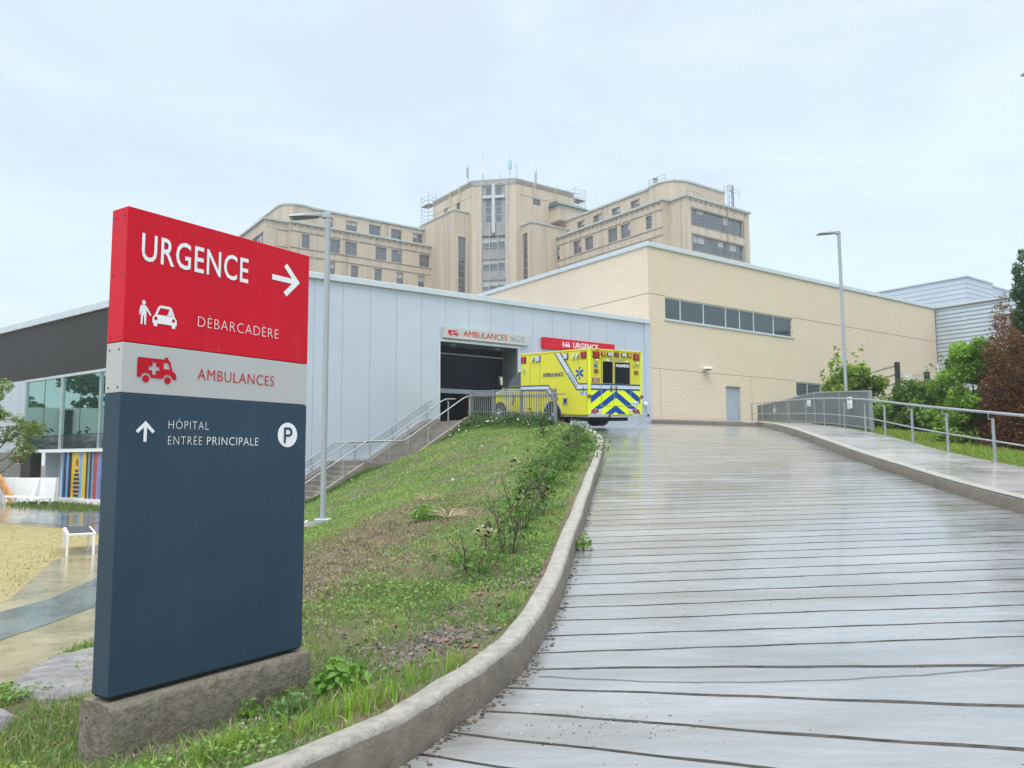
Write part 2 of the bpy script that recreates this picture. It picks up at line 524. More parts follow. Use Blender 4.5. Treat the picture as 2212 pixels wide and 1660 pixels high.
def road_z(x, y):
    x = np.asarray(x, float); y = np.asarray(y, float)
    u, v = xy2uv(x, y)
    ap = 1.125 + .0164 * u + .059 * v
    rp = -smin(-0.0 * y, -.109 * (y - 2.9), .5)
    return smin(rp, ap, .3)

def low_z(x, y):
    return np.clip(-.026 * (np.asarray(y, float) - 3), -.32, 0) + 0 * np.asarray(x, float)

LEFT = np.array([(-6, 1.75), (-4, 2.0), (-2.2, 2.45), (-1.4, 2.85), (-1.0, 3.15), (-.52, 3.72), (-.3, 4.14), (-.04, 4.69), (.12, 5.18), (.31, 6.03),
                 (.69, 8.41), (1.14, 11.35), (1.71, 15.07), (2.25, 19.0), (2.42, 21.0), (2.38, 23.4), (2.15, 25.3), (1.72, 26.8),
                 uv2xy(16.55, 21.5), uv2xy(16.5, 23), uv2xy(16.5, 25.2)])
RIGHT = np.array([(10.5, -1), (9.5, .5), (7.6, 3), (6.95, 6), (6.72, 9), (6.74, 10.26), (6.79, 12), (7.0, 13.9), (7.3, 16.4), (8.03, 20.8), (9.2, 26.5), (10.3, 31.4),
                  (10.72, 33.2), (10.8, 34.2), (10.55, 35.2), uv2xy(29.25, 24), uv2xy(29.25, 27.9)])

def smooth_line(P, n):
    """Catmull-Rom through the points, n samples per span"""
    P = [np.array(p, float) for p in P]
    out = []
    for i in range(len(P) - 1):
        a = P[max(i - 1, 0)]; b = P[i]; c = P[i + 1]; d = P[min(i + 2, len(P) - 1)]
        for k in range(n):
            t = k / n
            out.append(.5 * (2 * b + (c - a) * t + (2 * a - 5 * b + 4 * c - d) * t * t + (3 * b - a - 3 * c + d) * t ** 3))
    out.append(P[-1])
    return np.array(out)

LS = smooth_line(LEFT, 6); RS = smooth_line(RIGHT, 6)
def left_x(y): return np.interp(y, LS[:, 1], LS[:, 0])
def right_x(y): return np.interp(y, RS[:, 1], RS[:, 0])

# ------------------------------------------------------------------ ground sheet to the horizon
g = MB()
ring = []
NG = 48
for rr in (0, 40, 100, 200, 390):
    ring += [(rr * cos(2 * pi * i / NG) + 10, rr * sin(2 * pi * i / NG) + 20, -1.3) for i in range(NG)]
g.add(ring, [(k * NG + i, k * NG + (i + 1) % NG, (k + 1) * NG + (i + 1) % NG, (k + 1) * NG + i) for k in range(4) for i in range(NG)])
tag(g.build('ground', m_earth), kind='structure')

# ------------------------------------------------------------------ driveway: wet concrete with real tyre grooves that fan out at its foot
y0c = [-.6, 1.0, 2.4, 3.1, 3.99, 4.31, 4.67, 4.97, 5.26, 5.65, 5.98, 6.7, 7.85, 9.3, 11.3, 13.5, 20, 26, 46]
slc = [-.75, -.62, -.5, -.42, -.287, -.198, -.10, .016, .08, .085, .092, .11, .12, .12, .12, .11, .1, .1, .1]
grv = []
y = .2
while y < 26.5:
    grv.append(y)
    y += .328 * random.uniform(.92, 1.08)
rows = []
for y in grv:
    if y >= grv[0]: rows += [(y - .014, 0), (y - .010, -.014), (y + .010, -.014), (y + .014, 0)]
    rows.append((y + .11, 0)); rows.append((y + .21, 0))
yy = rows[-1][0]
while yy < 45: yy += .5; rows.append((yy, 0))
NX = 110
V = []
wob = RNG.normal(0, 1, (len(grv) + 4, 6))
for i, (y0, dz) in enumerate(rows):
    sl_ = np.interp(y0, y0c, slc)
    gi = min(range(len(grv)), key=lambda k: abs(grv[k] - y0))
    xl, xr = -2.0, 8.0
    for _ in range(12):
        yl, yr = y0 + sl_ * xl, y0 + sl_ * xr
        xl = .5 * xl + .5 * max(float(left_x(yl)), (.809 * yl - 31) / .5878); xr = .5 * xr + .5 * float(right_x(yr))
    xs = np.linspace(xl + .0, xr, NX)
    w = wob[gi]
    ys = y0 + sl_ * xs + .010 * w[0] * np.sin(xs * .9 + w[1] * 3) + .008 * w[2] * np.sin(xs * 2.7 + w[3] * 3) + .004 * np.sin(xs * 9 + w[4] * 5)
    if i + 4 < len(rows) and abs(y0 - grv[gi]) < .02:      # ragged groove edges
        ys = ys + np.sign(y0 - grv[gi]) * (.0016 * np.sin(xs * 6.1 + w[5] * 9) + .0012 * np.sin(xs * 17 + w[0] * 7) + RNG.normal(0, .001, NX))
    zs = road_z(xs, ys) + dz
    V.append(np.c_[xs, ys, zs])
V = np.concatenate(V)
nr = len(rows)
I = np.arange(nr * NX).reshape(nr, NX)
F = np.stack([I[:-1, :-1], I[:-1, 1:], I[1:, 1:], I[1:, :-1]], -1).reshape(-1, 4)
o = np_obj('driveway', V, F, m_road)
o.data.materials.append(m_groove)
lowrow = np.array([r[1] < 0 for r in rows])
mi = np.repeat((lowrow[:-1] | lowrow[1:]).astype(np.int32), NX - 1)
o.data.polygons.foreach_set('material_index', mi)
tag(o, kind='structure')

# ------------------------------------------------------------------ kerbs: swept profile along the edges
def sweep(line, prof, zfn, side, name, mats, matidx):
    """prof: (offset outwards, height) points; side = +1 outwards to the left of travel"""
    P = np.asarray(line)
    T = np.gradient(P, axis=0); T /= np.linalg.norm(T, axis=1)[:, None]
    N = np.c_[-T[:, 1], T[:, 0]] * side
    z = zfn(P[:, 0], P[:, 1])
    V = np.concatenate([np.c_[P + N * o, z + h] for o, h in prof])
    n = len(P); k = len(prof)
    F = [(j * n + i, j * n + i + 1, (j + 1) * n + i + 1, (j + 1) * n + i) for j in range(k - 1) for i in range(n - 1)]
    o = np_obj(name, V, F, mats[0], smooth=48)
    for m in mats[1:]: o.data.materials.append(m)
    o.data.polygons.foreach_set('material_index', np.repeat(np.array(matidx, np.int32), n - 1))
    return o, P, N
LK = smooth_line(LEFT, 14)
LKw = LK + np.c_[np.interp(np.arange(len(LK)), np.arange(0, len(LK), 5), RNG.normal(0, .006, len(range(0, len(LK), 5)))), np.zeros(len(LK))]
kerb_l, PL, NL = sweep(LKw, [(.015, -.35), (.0, .0), (.008, .185), (.018, .208), (.038, .218), (.135, .212), (.155, .195), (.165, -.4)], road_z, 1,
                       'kerb', [m_kerbside, m_kerb], [0, 0, 1, 1, 1, 1, 1])
tag(kerb_l, kind='structure')
RK = smooth_line(RIGHT, 10)
kerb_r, PR, NR = sweep(RK, [(-.012, -.35), (-.004, .0), (.004, .17), (.022, .198), (.05, .205), (.19, .207)], road_z, -1, 'kerb', [m_kerbside, m_kerb], [0, 0, 1, 1, 1])
tag(kerb_r, kind='structure')

# shrinkage cracks that run along the driveway, one transverse break near its foot
cm = MB()
def crack(pts, w):
    P_ = smooth_line(pts, 8); P_ = P_ + RNG.normal(0, .004, P_.shape)
    for a, c in zip(P_[:-1], P_[1:]):
        d = (c - a) / (np.linalg.norm(c - a) + 1e-9); n_ = np.array([-d[1], d[0]]) * w
        cm.quad(*[(x[0], x[1], float(road_z(x[0], x[1])) + .0035) for x in (a - n_, c - n_, c + n_, a + n_)])
crack([(.15, 4.86), (.9, 4.76), (1.7, 4.76), (2.6, 4.87), (3.3, 5.02)], .0045)
tag(cm.build('driveway_crack', m_groove), kind='structure')

# debris line of grit and leaves in the gutter
dn = 700
ki = RNG.integers(60, len(PL) - 40, dn)
dv = np.abs(RNG.normal(0, .035, dn)) + .004
gp = PL[ki] - NL[ki] * dv[:, None] + RNG.normal(0, .05, (dn, 2)) * np.array([.2, 1])
def chips(name, P2, zf, smin_, smax_, cols, mat, flat=.4, lift=.2):
    n = len(P2)
    s = RNG.uniform(smin_, smax_, n)
    base = np.array([(1, 0, 0), (-1, 0, 0), (0, 1, 0), (0, -1, 0), (0, 0, 1), (0, 0, -1)], float)
    A = RNG.normal(0, 1, (n, 6, 3)) * .22 + base
    A[:, :, 2] *= flat
    ang = RNG.uniform(0, 2 * pi, n); c, q = np.cos(ang), np.sin(ang)
    X = A[:, :, 0] * c[:, None] - A[:, :, 1] * q[:, None]; Y = A[:, :, 0] * q[:, None] + A[:, :, 1] * c[:, None]
    V = np.stack([X, Y, A[:, :, 2]], -1) * s[:, None, None]
    V[:, :, 0] += P2[:, 0, None]; V[:, :, 1] += P2[:, 1, None]; V[:, :, 2] += (zf(P2[:, 0], P2[:, 1]) + s * flat * lift)[:, None]
    t = np.array([(0, 2, 4), (2, 1, 4), (1, 3, 4), (3, 0, 4), (2, 0, 5), (1, 2, 5), (3, 1, 5), (0, 3, 5)])
    F = (np.arange(n)[:, None, None] * 6 + t[None]).reshape(-1, 3)
    C = np.repeat(np.array(cols)[RNG.integers(0, len(cols), n)] * RNG.uniform(.7, 1.25, (n, 1)), 6, axis=0)
    return np_obj(name, V.reshape(-1, 3), F, mat, col=C)
m_stone = leaf_mat('loose stones', .55, 0)
tag(chips('gutter_litter', gp, road_z, .006, .02, [(.05, .045, .04), (.10, .07, .045), (.07, .06, .05), (.2, .17, .13)], m_stone), kind='stuff')
mk = RNG.uniform((-0.2, 3.4), (6, 12), (160, 2))
mk2 = np.array([.45, 4.15]) + RNG.normal(0, 1, (150, 2)) * np.array([.28, .16])
mk = np.concatenate([mk, mk2]); mk = mk[mk[:, 0] > left_x(mk[:, 1]) + .08]
tag(chips('grit', mk, road_z, .003, .009, [(.05, .048, .045), (.16, .15, .13), (.4, .38, .35)], m_stone), kind='stuff')

# ------------------------------------------------------------------ pavement on the right and the lawn beyond
inner = [(10.4, -1), (9.5, .5), (7.6, 3), (6.95, 6), (6.72, 9), (6.74, 10.26), (6.79, 12), (7.0, 13.9), (7.3, 16.4), (8.03, 20.8), (9.2, 26.5), (10.3, 31.4),
         (10.8, 34.2), (10.55, 35.2), uv2xy(29.25, 25), uv2xy(29.25, 28.0)]
outer = [(12.6, -1), (11.5, .5), (9.9, 3), (9.15, 6), (8.85, 9), (8.8, 10.3), (8.85, 12), (8.95, 13.9), (9.15, 16.4), (9.95, 20.8), (10.9, 26.5), (11.7, 31.4),
         (12.1, 35), (12.35, 37), (12.8, 40.5), (13.65, 44.5)]
A_ = smooth_line(inner, 8); B_ = smooth_line(outer, 8)
kk = np.linspace(0, 1, 9)
# keep the slab inside the kerb top
V = np.concatenate([A_ + (B_ - A_) * t for t in kk])
k0 = np.linalg.norm(B_ - A_, axis=1)
Vz = road_z(V[:, 0], V[:, 1]) + .203
n = len(A_)
F = [(j * n + i, j * n + i + 1, (j + 1) * n + i + 1, (j + 1) * n + i) for j in range(8) for i in range(n - 1)]
tag(np_obj('pavement', np.c_[V, Vz], F, m_walk), kind='structure')
# expansion joints across the pavement
jm = MB()
for fr in (.36, .45, .53, .60, .68):
    i = int(fr * (n - 1)); a = A_[i]; b = B_[i]
    d = (B_[i] - A_[i]); d /= np.linalg.norm(d); p = np.array([-d[1], d[0]]) * .012
    q = []
    for t in np.linspace(.1, 1, 6):
        c = a + (b - a) * t + p * 0 + np.array([0, .03 * math.sin(t * 7 + fr * 40)]); q.append(c)
    for c0, c1 in zip(q[:-1], q[1:]):
        jm.quad(*[(x[0], x[1], float(road_z(x[0], x[1])) + .206) for x in (c0 - p, c1 - p, c1 + p, c0 + p)])
tag(jm.build('pavement_joint', m_groove), kind='structure')

OUT = B_
def rlawn_z(x, y):
    x = np.asarray(x, float); y = np.asarray(y, float)
    ox = np.interp(y, OUT[:, 1], OUT[:, 0])
    d = np.maximum(x - ox, 0)
    return road_z(ox, y) + .17 - .03 * d - .25 * (1 - np.exp(-np.maximum(d - 1.6, 0) / 4.0)) + .0 * x
gx = np.concatenate([[0, .05], np.linspace(.3, 4, 14), np.linspace(5, 60, 20)])
V = np.concatenate([np.c_[OUT[:, 0] + t, OUT[:, 1]] for t in gx])
V = np.c_[V, rlawn_z(V[:, 0], V[:, 1])]
n = len(OUT)
F = [(j * n + i, j * n + i + 1, (j + 1) * n + i + 1, (j + 1) * n + i) for j in range(len(gx) - 1) for i in range(n - 1)]
tag(np_obj('lawn', V, F, m_green), kind='structure')

# ------------------------------------------------------------------ grass bank between the driveway kerb and the stairs
ctrl = []
for x, y in ((-2.2, 2.65), (-1.2, 3.2), (-.55, 4.1), (-.2, 4.95), (.13, 6), (.5, 8.4), (.95, 11.35), (1.52, 15.07), (2.05, 19.5), (2.1, 23.2), (1.85, 25.3)):
    ctrl.append((x, y, float(road_z(x, y)) + .15))
for u, v, z in ((16.3, 21, 2.72), (16.3, 23, 2.85), (16.3, 24.9, 2.98), (14.6, 24.95, 2.0), (13.2, 24.95, 1.2), (11.7, 24.95, 1.05), (10.5, 24.95, .4), (9.4, 24.95, -.02), (8.5, 24.95, -.3)):
    ctrl.append((*uv2xy(u, v), z))
for x, y in ((-4.5, 1.8), (-3.6, 3), (-3.6, 4), (-3.66, 5.2), (-3.75, 6), (-3.9, 7), (-4.4, 9), (-5.2, 12), (-6, 16), (-7.3, 21)):
    ctrl.append((x, y, float(low_z(x, y))))
ctrl += [(-2.2, 4.15, .04), (-1.3, 5.1, .13), (-1.75, 4.6, .08), (-1.6, 6, .26), (-2.1, 8, .33), (-2.75, 10, .33), (-3.5, 13, .3), (-3.7, 15, .3),
         (-4.8, 19, .15), (-5.9, 23, .12), (-1.45, 12, .83), (-1.1, 18, 1.42), (-3.6, 24, 1.2), (-.6, 10, .72), (-.5, 7, .5), (-2.5, 20, .9), (-1, 22, 1.9), (-2.6, 26, 2.0)]
ctrl = np.array(ctrl)
def _tps(r): return np.where(r > 1e-9, r * r * np.log(r + 1e-12), 0)
nc = len(ctrl)
_K = _tps(np.linalg.norm(ctrl[:, None, :2] - ctrl[None, :, :2], axis=2)) + .3 * np.eye(nc)
_P = np.c_[np.ones(nc), ctrl[:, :2]]
_w = np.linalg.solve(np.block([[_K, _P], [_P.T, np.zeros((3, 3))]]), np.r_[ctrl[:, 2], 0, 0, 0])
def hill_z(x, y):
    x = np.atleast_1d(np.asarray(x, float)); y = np.atleast_1d(np.asarray(y, float))
    out = np.zeros(len(x))
    for i in range(0, len(x), 20000):
        a, b = x[i:i + 20000], y[i:i + 20000]
        r = np.sqrt((a[:, None] - ctrl[None, :, 0]) ** 2 + (b[:, None] - ctrl[None, :, 1]) ** 2)
        out[i:i + 20000] = _tps(r) @ _w[:-3] + _w[-3] + _w[-2] * a + _w[-1] * b
    return out
hc = [(-4.2, 2.1), (-2.2, 2.62), (-1.15, 3.27), (-.68, 3.85), (-.22, 4.8), (.13, 6.06), (.51, 8.45), (.96, 11.38), (1.53, 15.1), (2.06, 19.0), (2.22, 21.0), (2.18, 23.4), (1.95, 25.2), (1.55, 26.6),
      uv2xy(16.32, 21.6), uv2xy(16.3, 22.8), uv2xy(16.3, 24), uv2xy(16.25, 25.0)]
hl = [(-5.5, 1.0), (-4.4, 1.9), (-3.6, 3.0), (-3.6, 4.0), (-3.66, 5.2), (-3.75, 6.0), (-4.1, 8.0), (-5.2, 12), (-6.0, 16), (-7.0, 20), (-7.6, 23.5), uv2xy(9.2, 24.98), uv2xy(10.6, 24.98), uv2xy(11.7, 24.98),
      uv2xy(12.6, 24.98), uv2xy(13.6, 24.98), uv2xy(14.8, 24.98), uv2xy(16.1, 24.98)]
hc = [(p[0] + .07, p[1] - (.05 if p[1] < 5 else 0)) for p in hc]
HA = smooth_line(hc, 8); HB = smooth_line(hl, 8)
NT = 60
tt = np.linspace(0, 1, NT)
HG = HA[:, None, :] + (HB - HA)[:, None, :] * tt[None, :, None]
hz_ = hill_z(HG[..., 0].ravel(), HG[..., 1].ravel()).reshape(HG.shape[:2])
def bumpy(x, y): return .018 * np.sin(x * 5.1 + 1.3 * y) * np.sin(y * 4.3 - x) + .012 * np.sin(x * 11 + 2) * np.sin(y * 9.7 + x * 3)
HZ = hz_ + bumpy(HG[..., 0], HG[..., 1])
n = len(HA)
I = np.arange(n * NT).reshape(n, NT)
F = np.stack([I[:-1, :-1], I[:-1, 1:], I[1:, 1:], I[1:, :-1]], -1).reshape(-1, 4)
tag(np_obj('grass_bank', np.c_[HG.reshape(-1, 2), HZ.ravel()], F, m_bank, smooth=True), kind='structure')

# ------------------------------------------------------------------ low ground on the left: lawn, path, plaza
def sheet(name, poly, mat, dz, zf=low_z, step=1.0, kind='structure'):
    """thin ground sheet over a polygon, draped on zf"""
    bm = bmesh.new()
    P = []
    for i in range(len(poly)):
        a = np.array(poly[i], float); b = np.array(poly[(i + 1) % len(poly)], float)
        k = max(1, int(np.linalg.norm(b - a) / 4))
        P += [a + (b - a) * j / k for j in range(k)]
    vs = [bm.verts.new((p[0], p[1], 0)) for p in P]
    bm.faces.new(vs)
    bmesh.ops.triangulate(bm, faces=bm.faces)
    for yc in (3, 4, 6, 8, 10, 12, 13, 14, 15, 15.31, 16):
        bmesh.ops.bisect_plane(bm, geom=bm.verts[:] + bm.edges[:] + bm.faces[:], plane_co=(0, yc, 0), plane_no=(0, 1, 0))
    for v in bm.verts: v.co.z = float(zf(v.co.x, v.co.y)) + dz
    me = bpy.data.meshes.new(name); bm.to_mesh(me); bm.free(); me.materials.append(mat)
    o = bpy.data.objects.new(name, me); COL.objects.link(o)
    return tag(o, kind=kind)
sheet('terrain', [(-90, -30), (-2.0, -30), (-2.0, 2.3), (-3.2, 3), (-3.0, 6), (-3.4, 9), (-4.2, 13), (-4.6, 17), (-5.2, 22), (-5.4, 29), (-8, 60), (-90, 60)], m_bank, -.012)
path_r = [(-3.2, 2.6), (-3.55, 4.6), (-3.71, 5.74), (-3.81, 6.41), (-4.03, 7.57), (-4.5, 9.3), (-5.3, 12), (-6.3, 15.5), (-7.4, 19.5)]
path_l = [(-9.8, 19.2), (-9.11, 16.04), (-8.41, 14.2), (-6.43, 10.04), (-6.0, 8.6), (-5.4, 6), (-5.0, 2.6)]
sheet('path', path_r + [(-9.2, 20.6)] + path_l, m_path, .0)
sheet('path_band', [(-4.75, 5.2), (-4.88, 7.5), (-4.91, 8.34), (-5.0, 9.37), (-5.5, 12), (-6.5, 15.5), (-7.6, 19.3), (-8.6, 19.4), (-7.5, 15.8), (-6.9, 13.6), (-6.43, 12.06), (-5.92, 10.04), (-5.93, 8.2), (-5.7, 5.4)], m_band, .004)
sheet('plaza', [(-7.0, 19.0), (-9.5, 18.7), (-12.35, 21.6), (-15.83, 23.9), (-40, 33), (-40, 54), (-21.5, 40), (-9.5, 27.6), (-7.2, 25.2)], m_plaza, -.004)
sheet('plaza_band', [(-12.2, 21.9), (-15.0, 23.7), (-21, 34.5), (-18, 33.0), (-15.5, 29), (-13, 27)], m_band, .002)
sheet('lawn', [(-9.6, 19.0), (-9.11, 16.04), (-8.41, 14.2), (-6.43, 10.04), (-6.0, 8.6), (-5.4, 6), (-5.2, 4), (-60, 4), (-60, 41), (-40, 32.8), (-15.83, 23.8), (-12.35, 21.5)], m_lawn, .002)

# ------------------------------------------------------------------ wall builder
def wall(mb, P, a0, a1, z0, z1, holes=(), reveal=.15, mat=None, rmat=None):
    """wall face in the (a, z) plane with openings and their reveals; P(a, z, depth) -> point, depth goes inwards"""
    xs = sorted({a0, a1, *[h[0] for h in holes], *[h[1] for h in holes]})
    zs = sorted({z0, z1, *[h[2] for h in holes], *[h[3] for h in holes]})
    xs = [x for x in xs if a0 <= x <= a1]; zs = [z for z in zs if z0 <= z <= z1]
    for i in range(len(xs) - 1):
        run = None
        for j in range(len(zs) - 1):
            cx, cz = (xs[i] + xs[i + 1]) / 2, (zs[j] + zs[j + 1]) / 2
            if any(h[0] < cx < h[1] and h[2] < cz < h[3] for h in holes): continue
            mb.quad(P(xs[i], zs[j], 0), P(xs[i + 1], zs[j], 0), P(xs[i + 1], zs[j + 1], 0), P(xs[i], zs[j + 1], 0), mat)
    for h in holes:
        r = h[4] if len(h) > 4 else reveal
        b, t, l, q = h[2], h[3], h[0], h[1]
        mm = rmat or mat
        mb.quad(P(l, b, 0), P(q, b, 0), P(q, b, r), P(l, b, r), mm); mb.quad(P(l, t, 0), P(q, t, 0), P(q, t, r), P(l, t, r), mm)
        mb.quad(P(l, b, 0), P(l, t, 0), P(l, t, r), P(l, b, r), mm); mb.quad(P(q, b, 0), P(q, t, 0), P(q, t, r), P(q, b, r), mm)

def PU(v0): return lambda a, z, d: (a, v0 + d, z)      # wall running along u, seen from the low-v side
def PV(u0): return lambda a, z, d: (u0 + d, a, z)      # wall running along v, seen from the low-u side

def pbox(mb, P, a0, a1, z0, z1, d0, d1, mat=None):
    """box in wall coordinates"""
    c = [P(a0, z0, d0), P(a1, z0, d0), P(a1, z0, d1), P(a0, z0, d1)]; t = [P(a0, z1, d0), P(a1, z1, d0), P(a1, z1, d1), P(a0, z1, d1)]
    mb.hexa(c, t, mat)

def window(parent, P, a0, a1, z0, z1, cuts=(), hcuts=(), fw=.06, depth=.12, fmat=None, gmat=None, frame=FR, name='window', blind=None):
    """window = frame with mullions, its glass one child pane mesh"""
    f = MB(frame)
    pbox(f, P, a0, a1, z0, z0 + fw, depth - .05, depth + .03); pbox(f, P, a0, a1, z1 - fw, z1, depth - .05, depth + .03)
    pbox(f, P, a0, a0 + fw, z0 + fw, z1 - fw, depth - .05, depth + .03); pbox(f, P, a1 - fw, a1, z0 + fw, z1 - fw, depth - .05, depth + .03)
    for c in cuts: pbox(f, P, c - fw / 2, c + fw / 2, z0 + fw, z1 - fw, depth - .047, depth + .027)
    for c in hcuts: pbox(f, P, a0 + fw, a1 - fw, c - fw / 2, c + fw / 2, depth - .044, depth + .024)
    fo = f.build(name, fmat, parent)
    p = MB(frame)
    p.quad(P(a0 + fw, z0 + fw, depth), P(a1 - fw, z0 + fw, depth), P(a1 - fw, z1 - fw, depth), P(a0 + fw, z1 - fw, depth))
    p.build('pane', gmat, fo)
    if blind:
        for (b0, b1, bz) in blind:
            b = MB(frame); b.quad(P(b0, bz, depth - .012), P(b1, bz, depth - .012), P(b1, z1 - fw, depth - .012), P(b0, z1 - fw, depth - .012)); b.build('blind', m_blind, fo)
    return fo

# ------------------------------------------------------------------ cream brick emergency wing
m_cream = brick_mat('cream brick', (.82, .69, .535), (.755, .625, .47), (.40, .335, .25), bw=.24, bh=.074, mort=.012, stain=((.66, .555, .455), .4, .25, (1, 1, .35)))
m_joint = M('joint sealant', (.10, .09, .08), .8)
m_glass = glass_mat('tinted window glass', (.010, .018, .021), .10, .04, (.6, .75, .75))
m_door = M('grey blue door paint', (.34, .40, .46), .45, var=.04)
m_blind = M('window blind', (.42, .43, .42), .7)
V0 = 28.05
brick = thing('brick_building', 'cream brick two storey wing with a long ribbon window and plain grey door', 'building', (29.3, V0, 3.2), FR)
b = MB(FR)
pU = PU(V0)
WIN1 = (30.55, 42.02, 8.86, 10.10); WIN2 = (42.15, 46.6, 5.2, 6.12); DOOR = (35.38, 36.72, 3.3, 5.52)
wall(b, pU, 29.3, 60.5, 1.5, 12.66, [(*WIN1, .16), (*WIN2, .16), (*DOOR, .2)], mat=m_cream)
wall(b, PV(29.3), V0, 62, 1.5, 12.66, [], mat=m_cream)
b.quad((29.3, V0, 12.6), (60.5, V0, 12.6), (60.5, 62, 12.6), (29.3, 62, 12.6), m_cream)
b.quad((60.5, V0, 1.5), (60.5, 62, 1.5), (60.5, 62, 12.6), (60.5, V0, 12.6), m_cream)
b.quad((29.3, 62, 1.5), (60.5, 62, 1.5), (60.5, 62, 12.6), (29.3, 62, 12.6), m_cream)
b.build('wall', None, brick)
c = MB(FR)
c.box(29.22, 60.52, V0 - .09, V0 + .3, 12.66, 12.92); c.box(29.22, 29.6, V0 + .302, 62, 12.66, 12.92)
c.build('coping', m_alu, brick, bevel=.02)
j = MB(FR)
for z, segs in ((10.13, ((29.3, 30.55), (42.02, 60.5))), (6.17, ((29.3, 42.1), (46.65, 60.5)))):
    for s in segs: pbox(j, pU, s[0], s[1], z - .012, z + .012, -.003, .01)
    pbox(j, PV(29.3), V0 - .003, 62, z - .012, z + .012, -.003, .01)
for x in (30.05, 37.74, 52.5):
    pbox(j, pU, x - .006, x + .006, 3.3, 6.15, -.003, .01)
j.build('movement_joint', m_joint, brick)
panes = [31.83, 33.74, 35.67, 36.93, 38.24, 40.17]
window(brick, pU, *WIN1, cuts=panes, fw=.075, depth=.13, fmat=m_alu, gmat=m_glass)
s_ = MB(FR); pbox(s_, pU, 30.45, 42.12, 8.79, 8.86, -.06, .12); s_.build('sill', m_alu, brick)
window(brick, pU, *WIN2, cuts=[43.45, 44.9], fw=.07, depth=.13, fmat=m_alu, gmat=m_glass)
d = MB(FR); pbox(d, pU, DOOR[0] + .08, DOOR[1] - .08, 3.32, DOOR[3] - .1, .14, .19)
do = d.build('door', m_door, brick, bevel=.004)
d = MB(FR)
pbox(d, pU, DOOR[0], DOOR[0] + .078, 3.3, DOOR[3], .10, .2); pbox(d, pU, DOOR[1] - .078, DOOR[1], 3.3, DOOR[3], .10, .2); pbox(d, pU, DOOR[0] + .078, DOOR[1] - .078, DOOR[3] - .098, DOOR[3], .10, .2)
d.build('frame', m_door, do)
d = MB(FR); d.tube([(36.45, V0 + .14, 4.45), (36.45, V0 + .08, 4.45), (36.33, V0 + .08, 4.45)], .014); d.build('handle', m_galv, do)
# wall lamp
wl = thing('wall_lamp', 'white oval wall lamp on the cream brick above the grey door', 'wall lamp', (33.55, V0, 6.38), FR)
d = MB(FR)
d.lathe([(.02, .13), (.16, .11), (.25, .05), (.27, .0), (.24, -.03), (.05, -.05)], (33.6, V0 - .26, 6.36), n=20)
d.build('housing', m_white, wl, smooth=50)
d = MB(FR); d.box(33.5, 33.7, V0 - .08, V0, 6.30, 6.46); d.build('wall_bracket', m_alu, wl, bevel=.01)
d = MB(FR); d.lathe([(.17, 0), (.15, -.05), (.05, -.07)], (33.6, V0 - .26, 6.33), n=16); d.build('diffuser', m_lampd, wl, smooth=50)

# ------------------------------------------------------------------ metal clad ambulance garage
m_panel = M('pale blue grey metal panel', (.525, .59, .665), .38, .25, .035, .5, stain=((.485, .545, .61), .4, .5, (1, 1, .3)), cell=(1.176, .0, .18))
m_seam = M('panel seam', (.33, .375, .42), .6)
garage = thing('ambulance_garage', 'pale blue grey metal clad garage with one dark open ambulance bay', 'garage', (16.5, V0, 3.0), FR)
BAY = (16.6, 20.7, 2.0, 6.5); BAY2 = (24.3, 28.62, 3.0, 6.6)
b = MB(FR)
wall(b, pU, 8.57, 29.0, -1.0, 8.46, [(*BAY, 1.25), (*BAY2, .12)], mat=m_panel, rmat=M('darker bay reveal', (.10, .12, .122), .55))  # soffit and jambs of the openings coloured darker than the wall panels
b.box(28.92, 29.27, V0 - .06, V0 + .2, 2.9, 8.46, m_panel)
b.quad((29.0, V0, 8.44), (8.57, V0, 8.44), (8.57, 48, 8.44), (29.0, 48, 8.44), m_panel)
b.build('wall', None, garage)
c = MB(FR); c.box(8.4, 29.28, V0 - .14, V0 + .3, 8.46, 8.70); c.build('coping', m_alu, garage, bevel=.015)
j = MB(FR)
for k in range(-3, 18):
    x = 11.0 + 1.176 * k
    if x < 8.7 or x > 28.5: continue
    if BAY[0] < x < BAY[1] or BAY2[0] < x < BAY2[1]:
        pbox(j, pU, x - .011, x + .011, (BAY if x < 22 else BAY2)[3] + .12, 8.46, -.003, .006)
    else: pbox(j, pU, x - .011, x + .011, -.8, 8.46, -.003, .006)
j.build('panel_seam', m_seam, garage)
# bay frame, recess, inner door with its bottom rail, dark room
t_ = MB(FR)
for a0, z0, a1, z1 in ((9.2, -.1, 11.7, 1.44), (11.7, 1.44, 13.25, 1.46), (13.25, 1.46, 15.75, 3.05), (15.75, 3.05, 16.48, 3.08)):
    t_.hexa([(a0, V0 - .035, z0 + .02), (a1, V0 - .035, z1 + .02), (a1, V0 - .002, z1 + .02), (a0, V0 - .002, z0 + .02)], [(a0, V0 - .035, z0 + .12), (a1, V0 - .035, z1 + .12), (a1, V0 - .002, z1 + .12), (a0, V0 - .002, z0 + .12)])
t_.build('base_trim', m_alu, garage)
f = MB(FR)
pbox(f, pU, BAY[0] - .1, BAY[0], 2.9, BAY[3] + .1, -.04, .1); pbox(f, pU, BAY[1], BAY[1] + .1, 2.9, BAY[3] + .1, -.04, .1)
pbox(f, pU, BAY[0], BAY[1], BAY[3], BAY[3] + .1, -.04, .1)
f.build('bay_frame', m_alu, garage, bevel=.006)
m_bay = M('dark blue bay door', (.0035, .004, .014), .35, var=.3, vs=1.5, spec=.12)
d = MB(FR)
pbox(d, pU, 14.5, 22.6, 4.62, 6.9, 1.27, 1.33, m_bay)
for k in range(2): pbox(d, pU, 14.5, 22.6, 5.3 + .72 * k, 5.325 + .72 * k, 1.255, 1.27, m_dark)
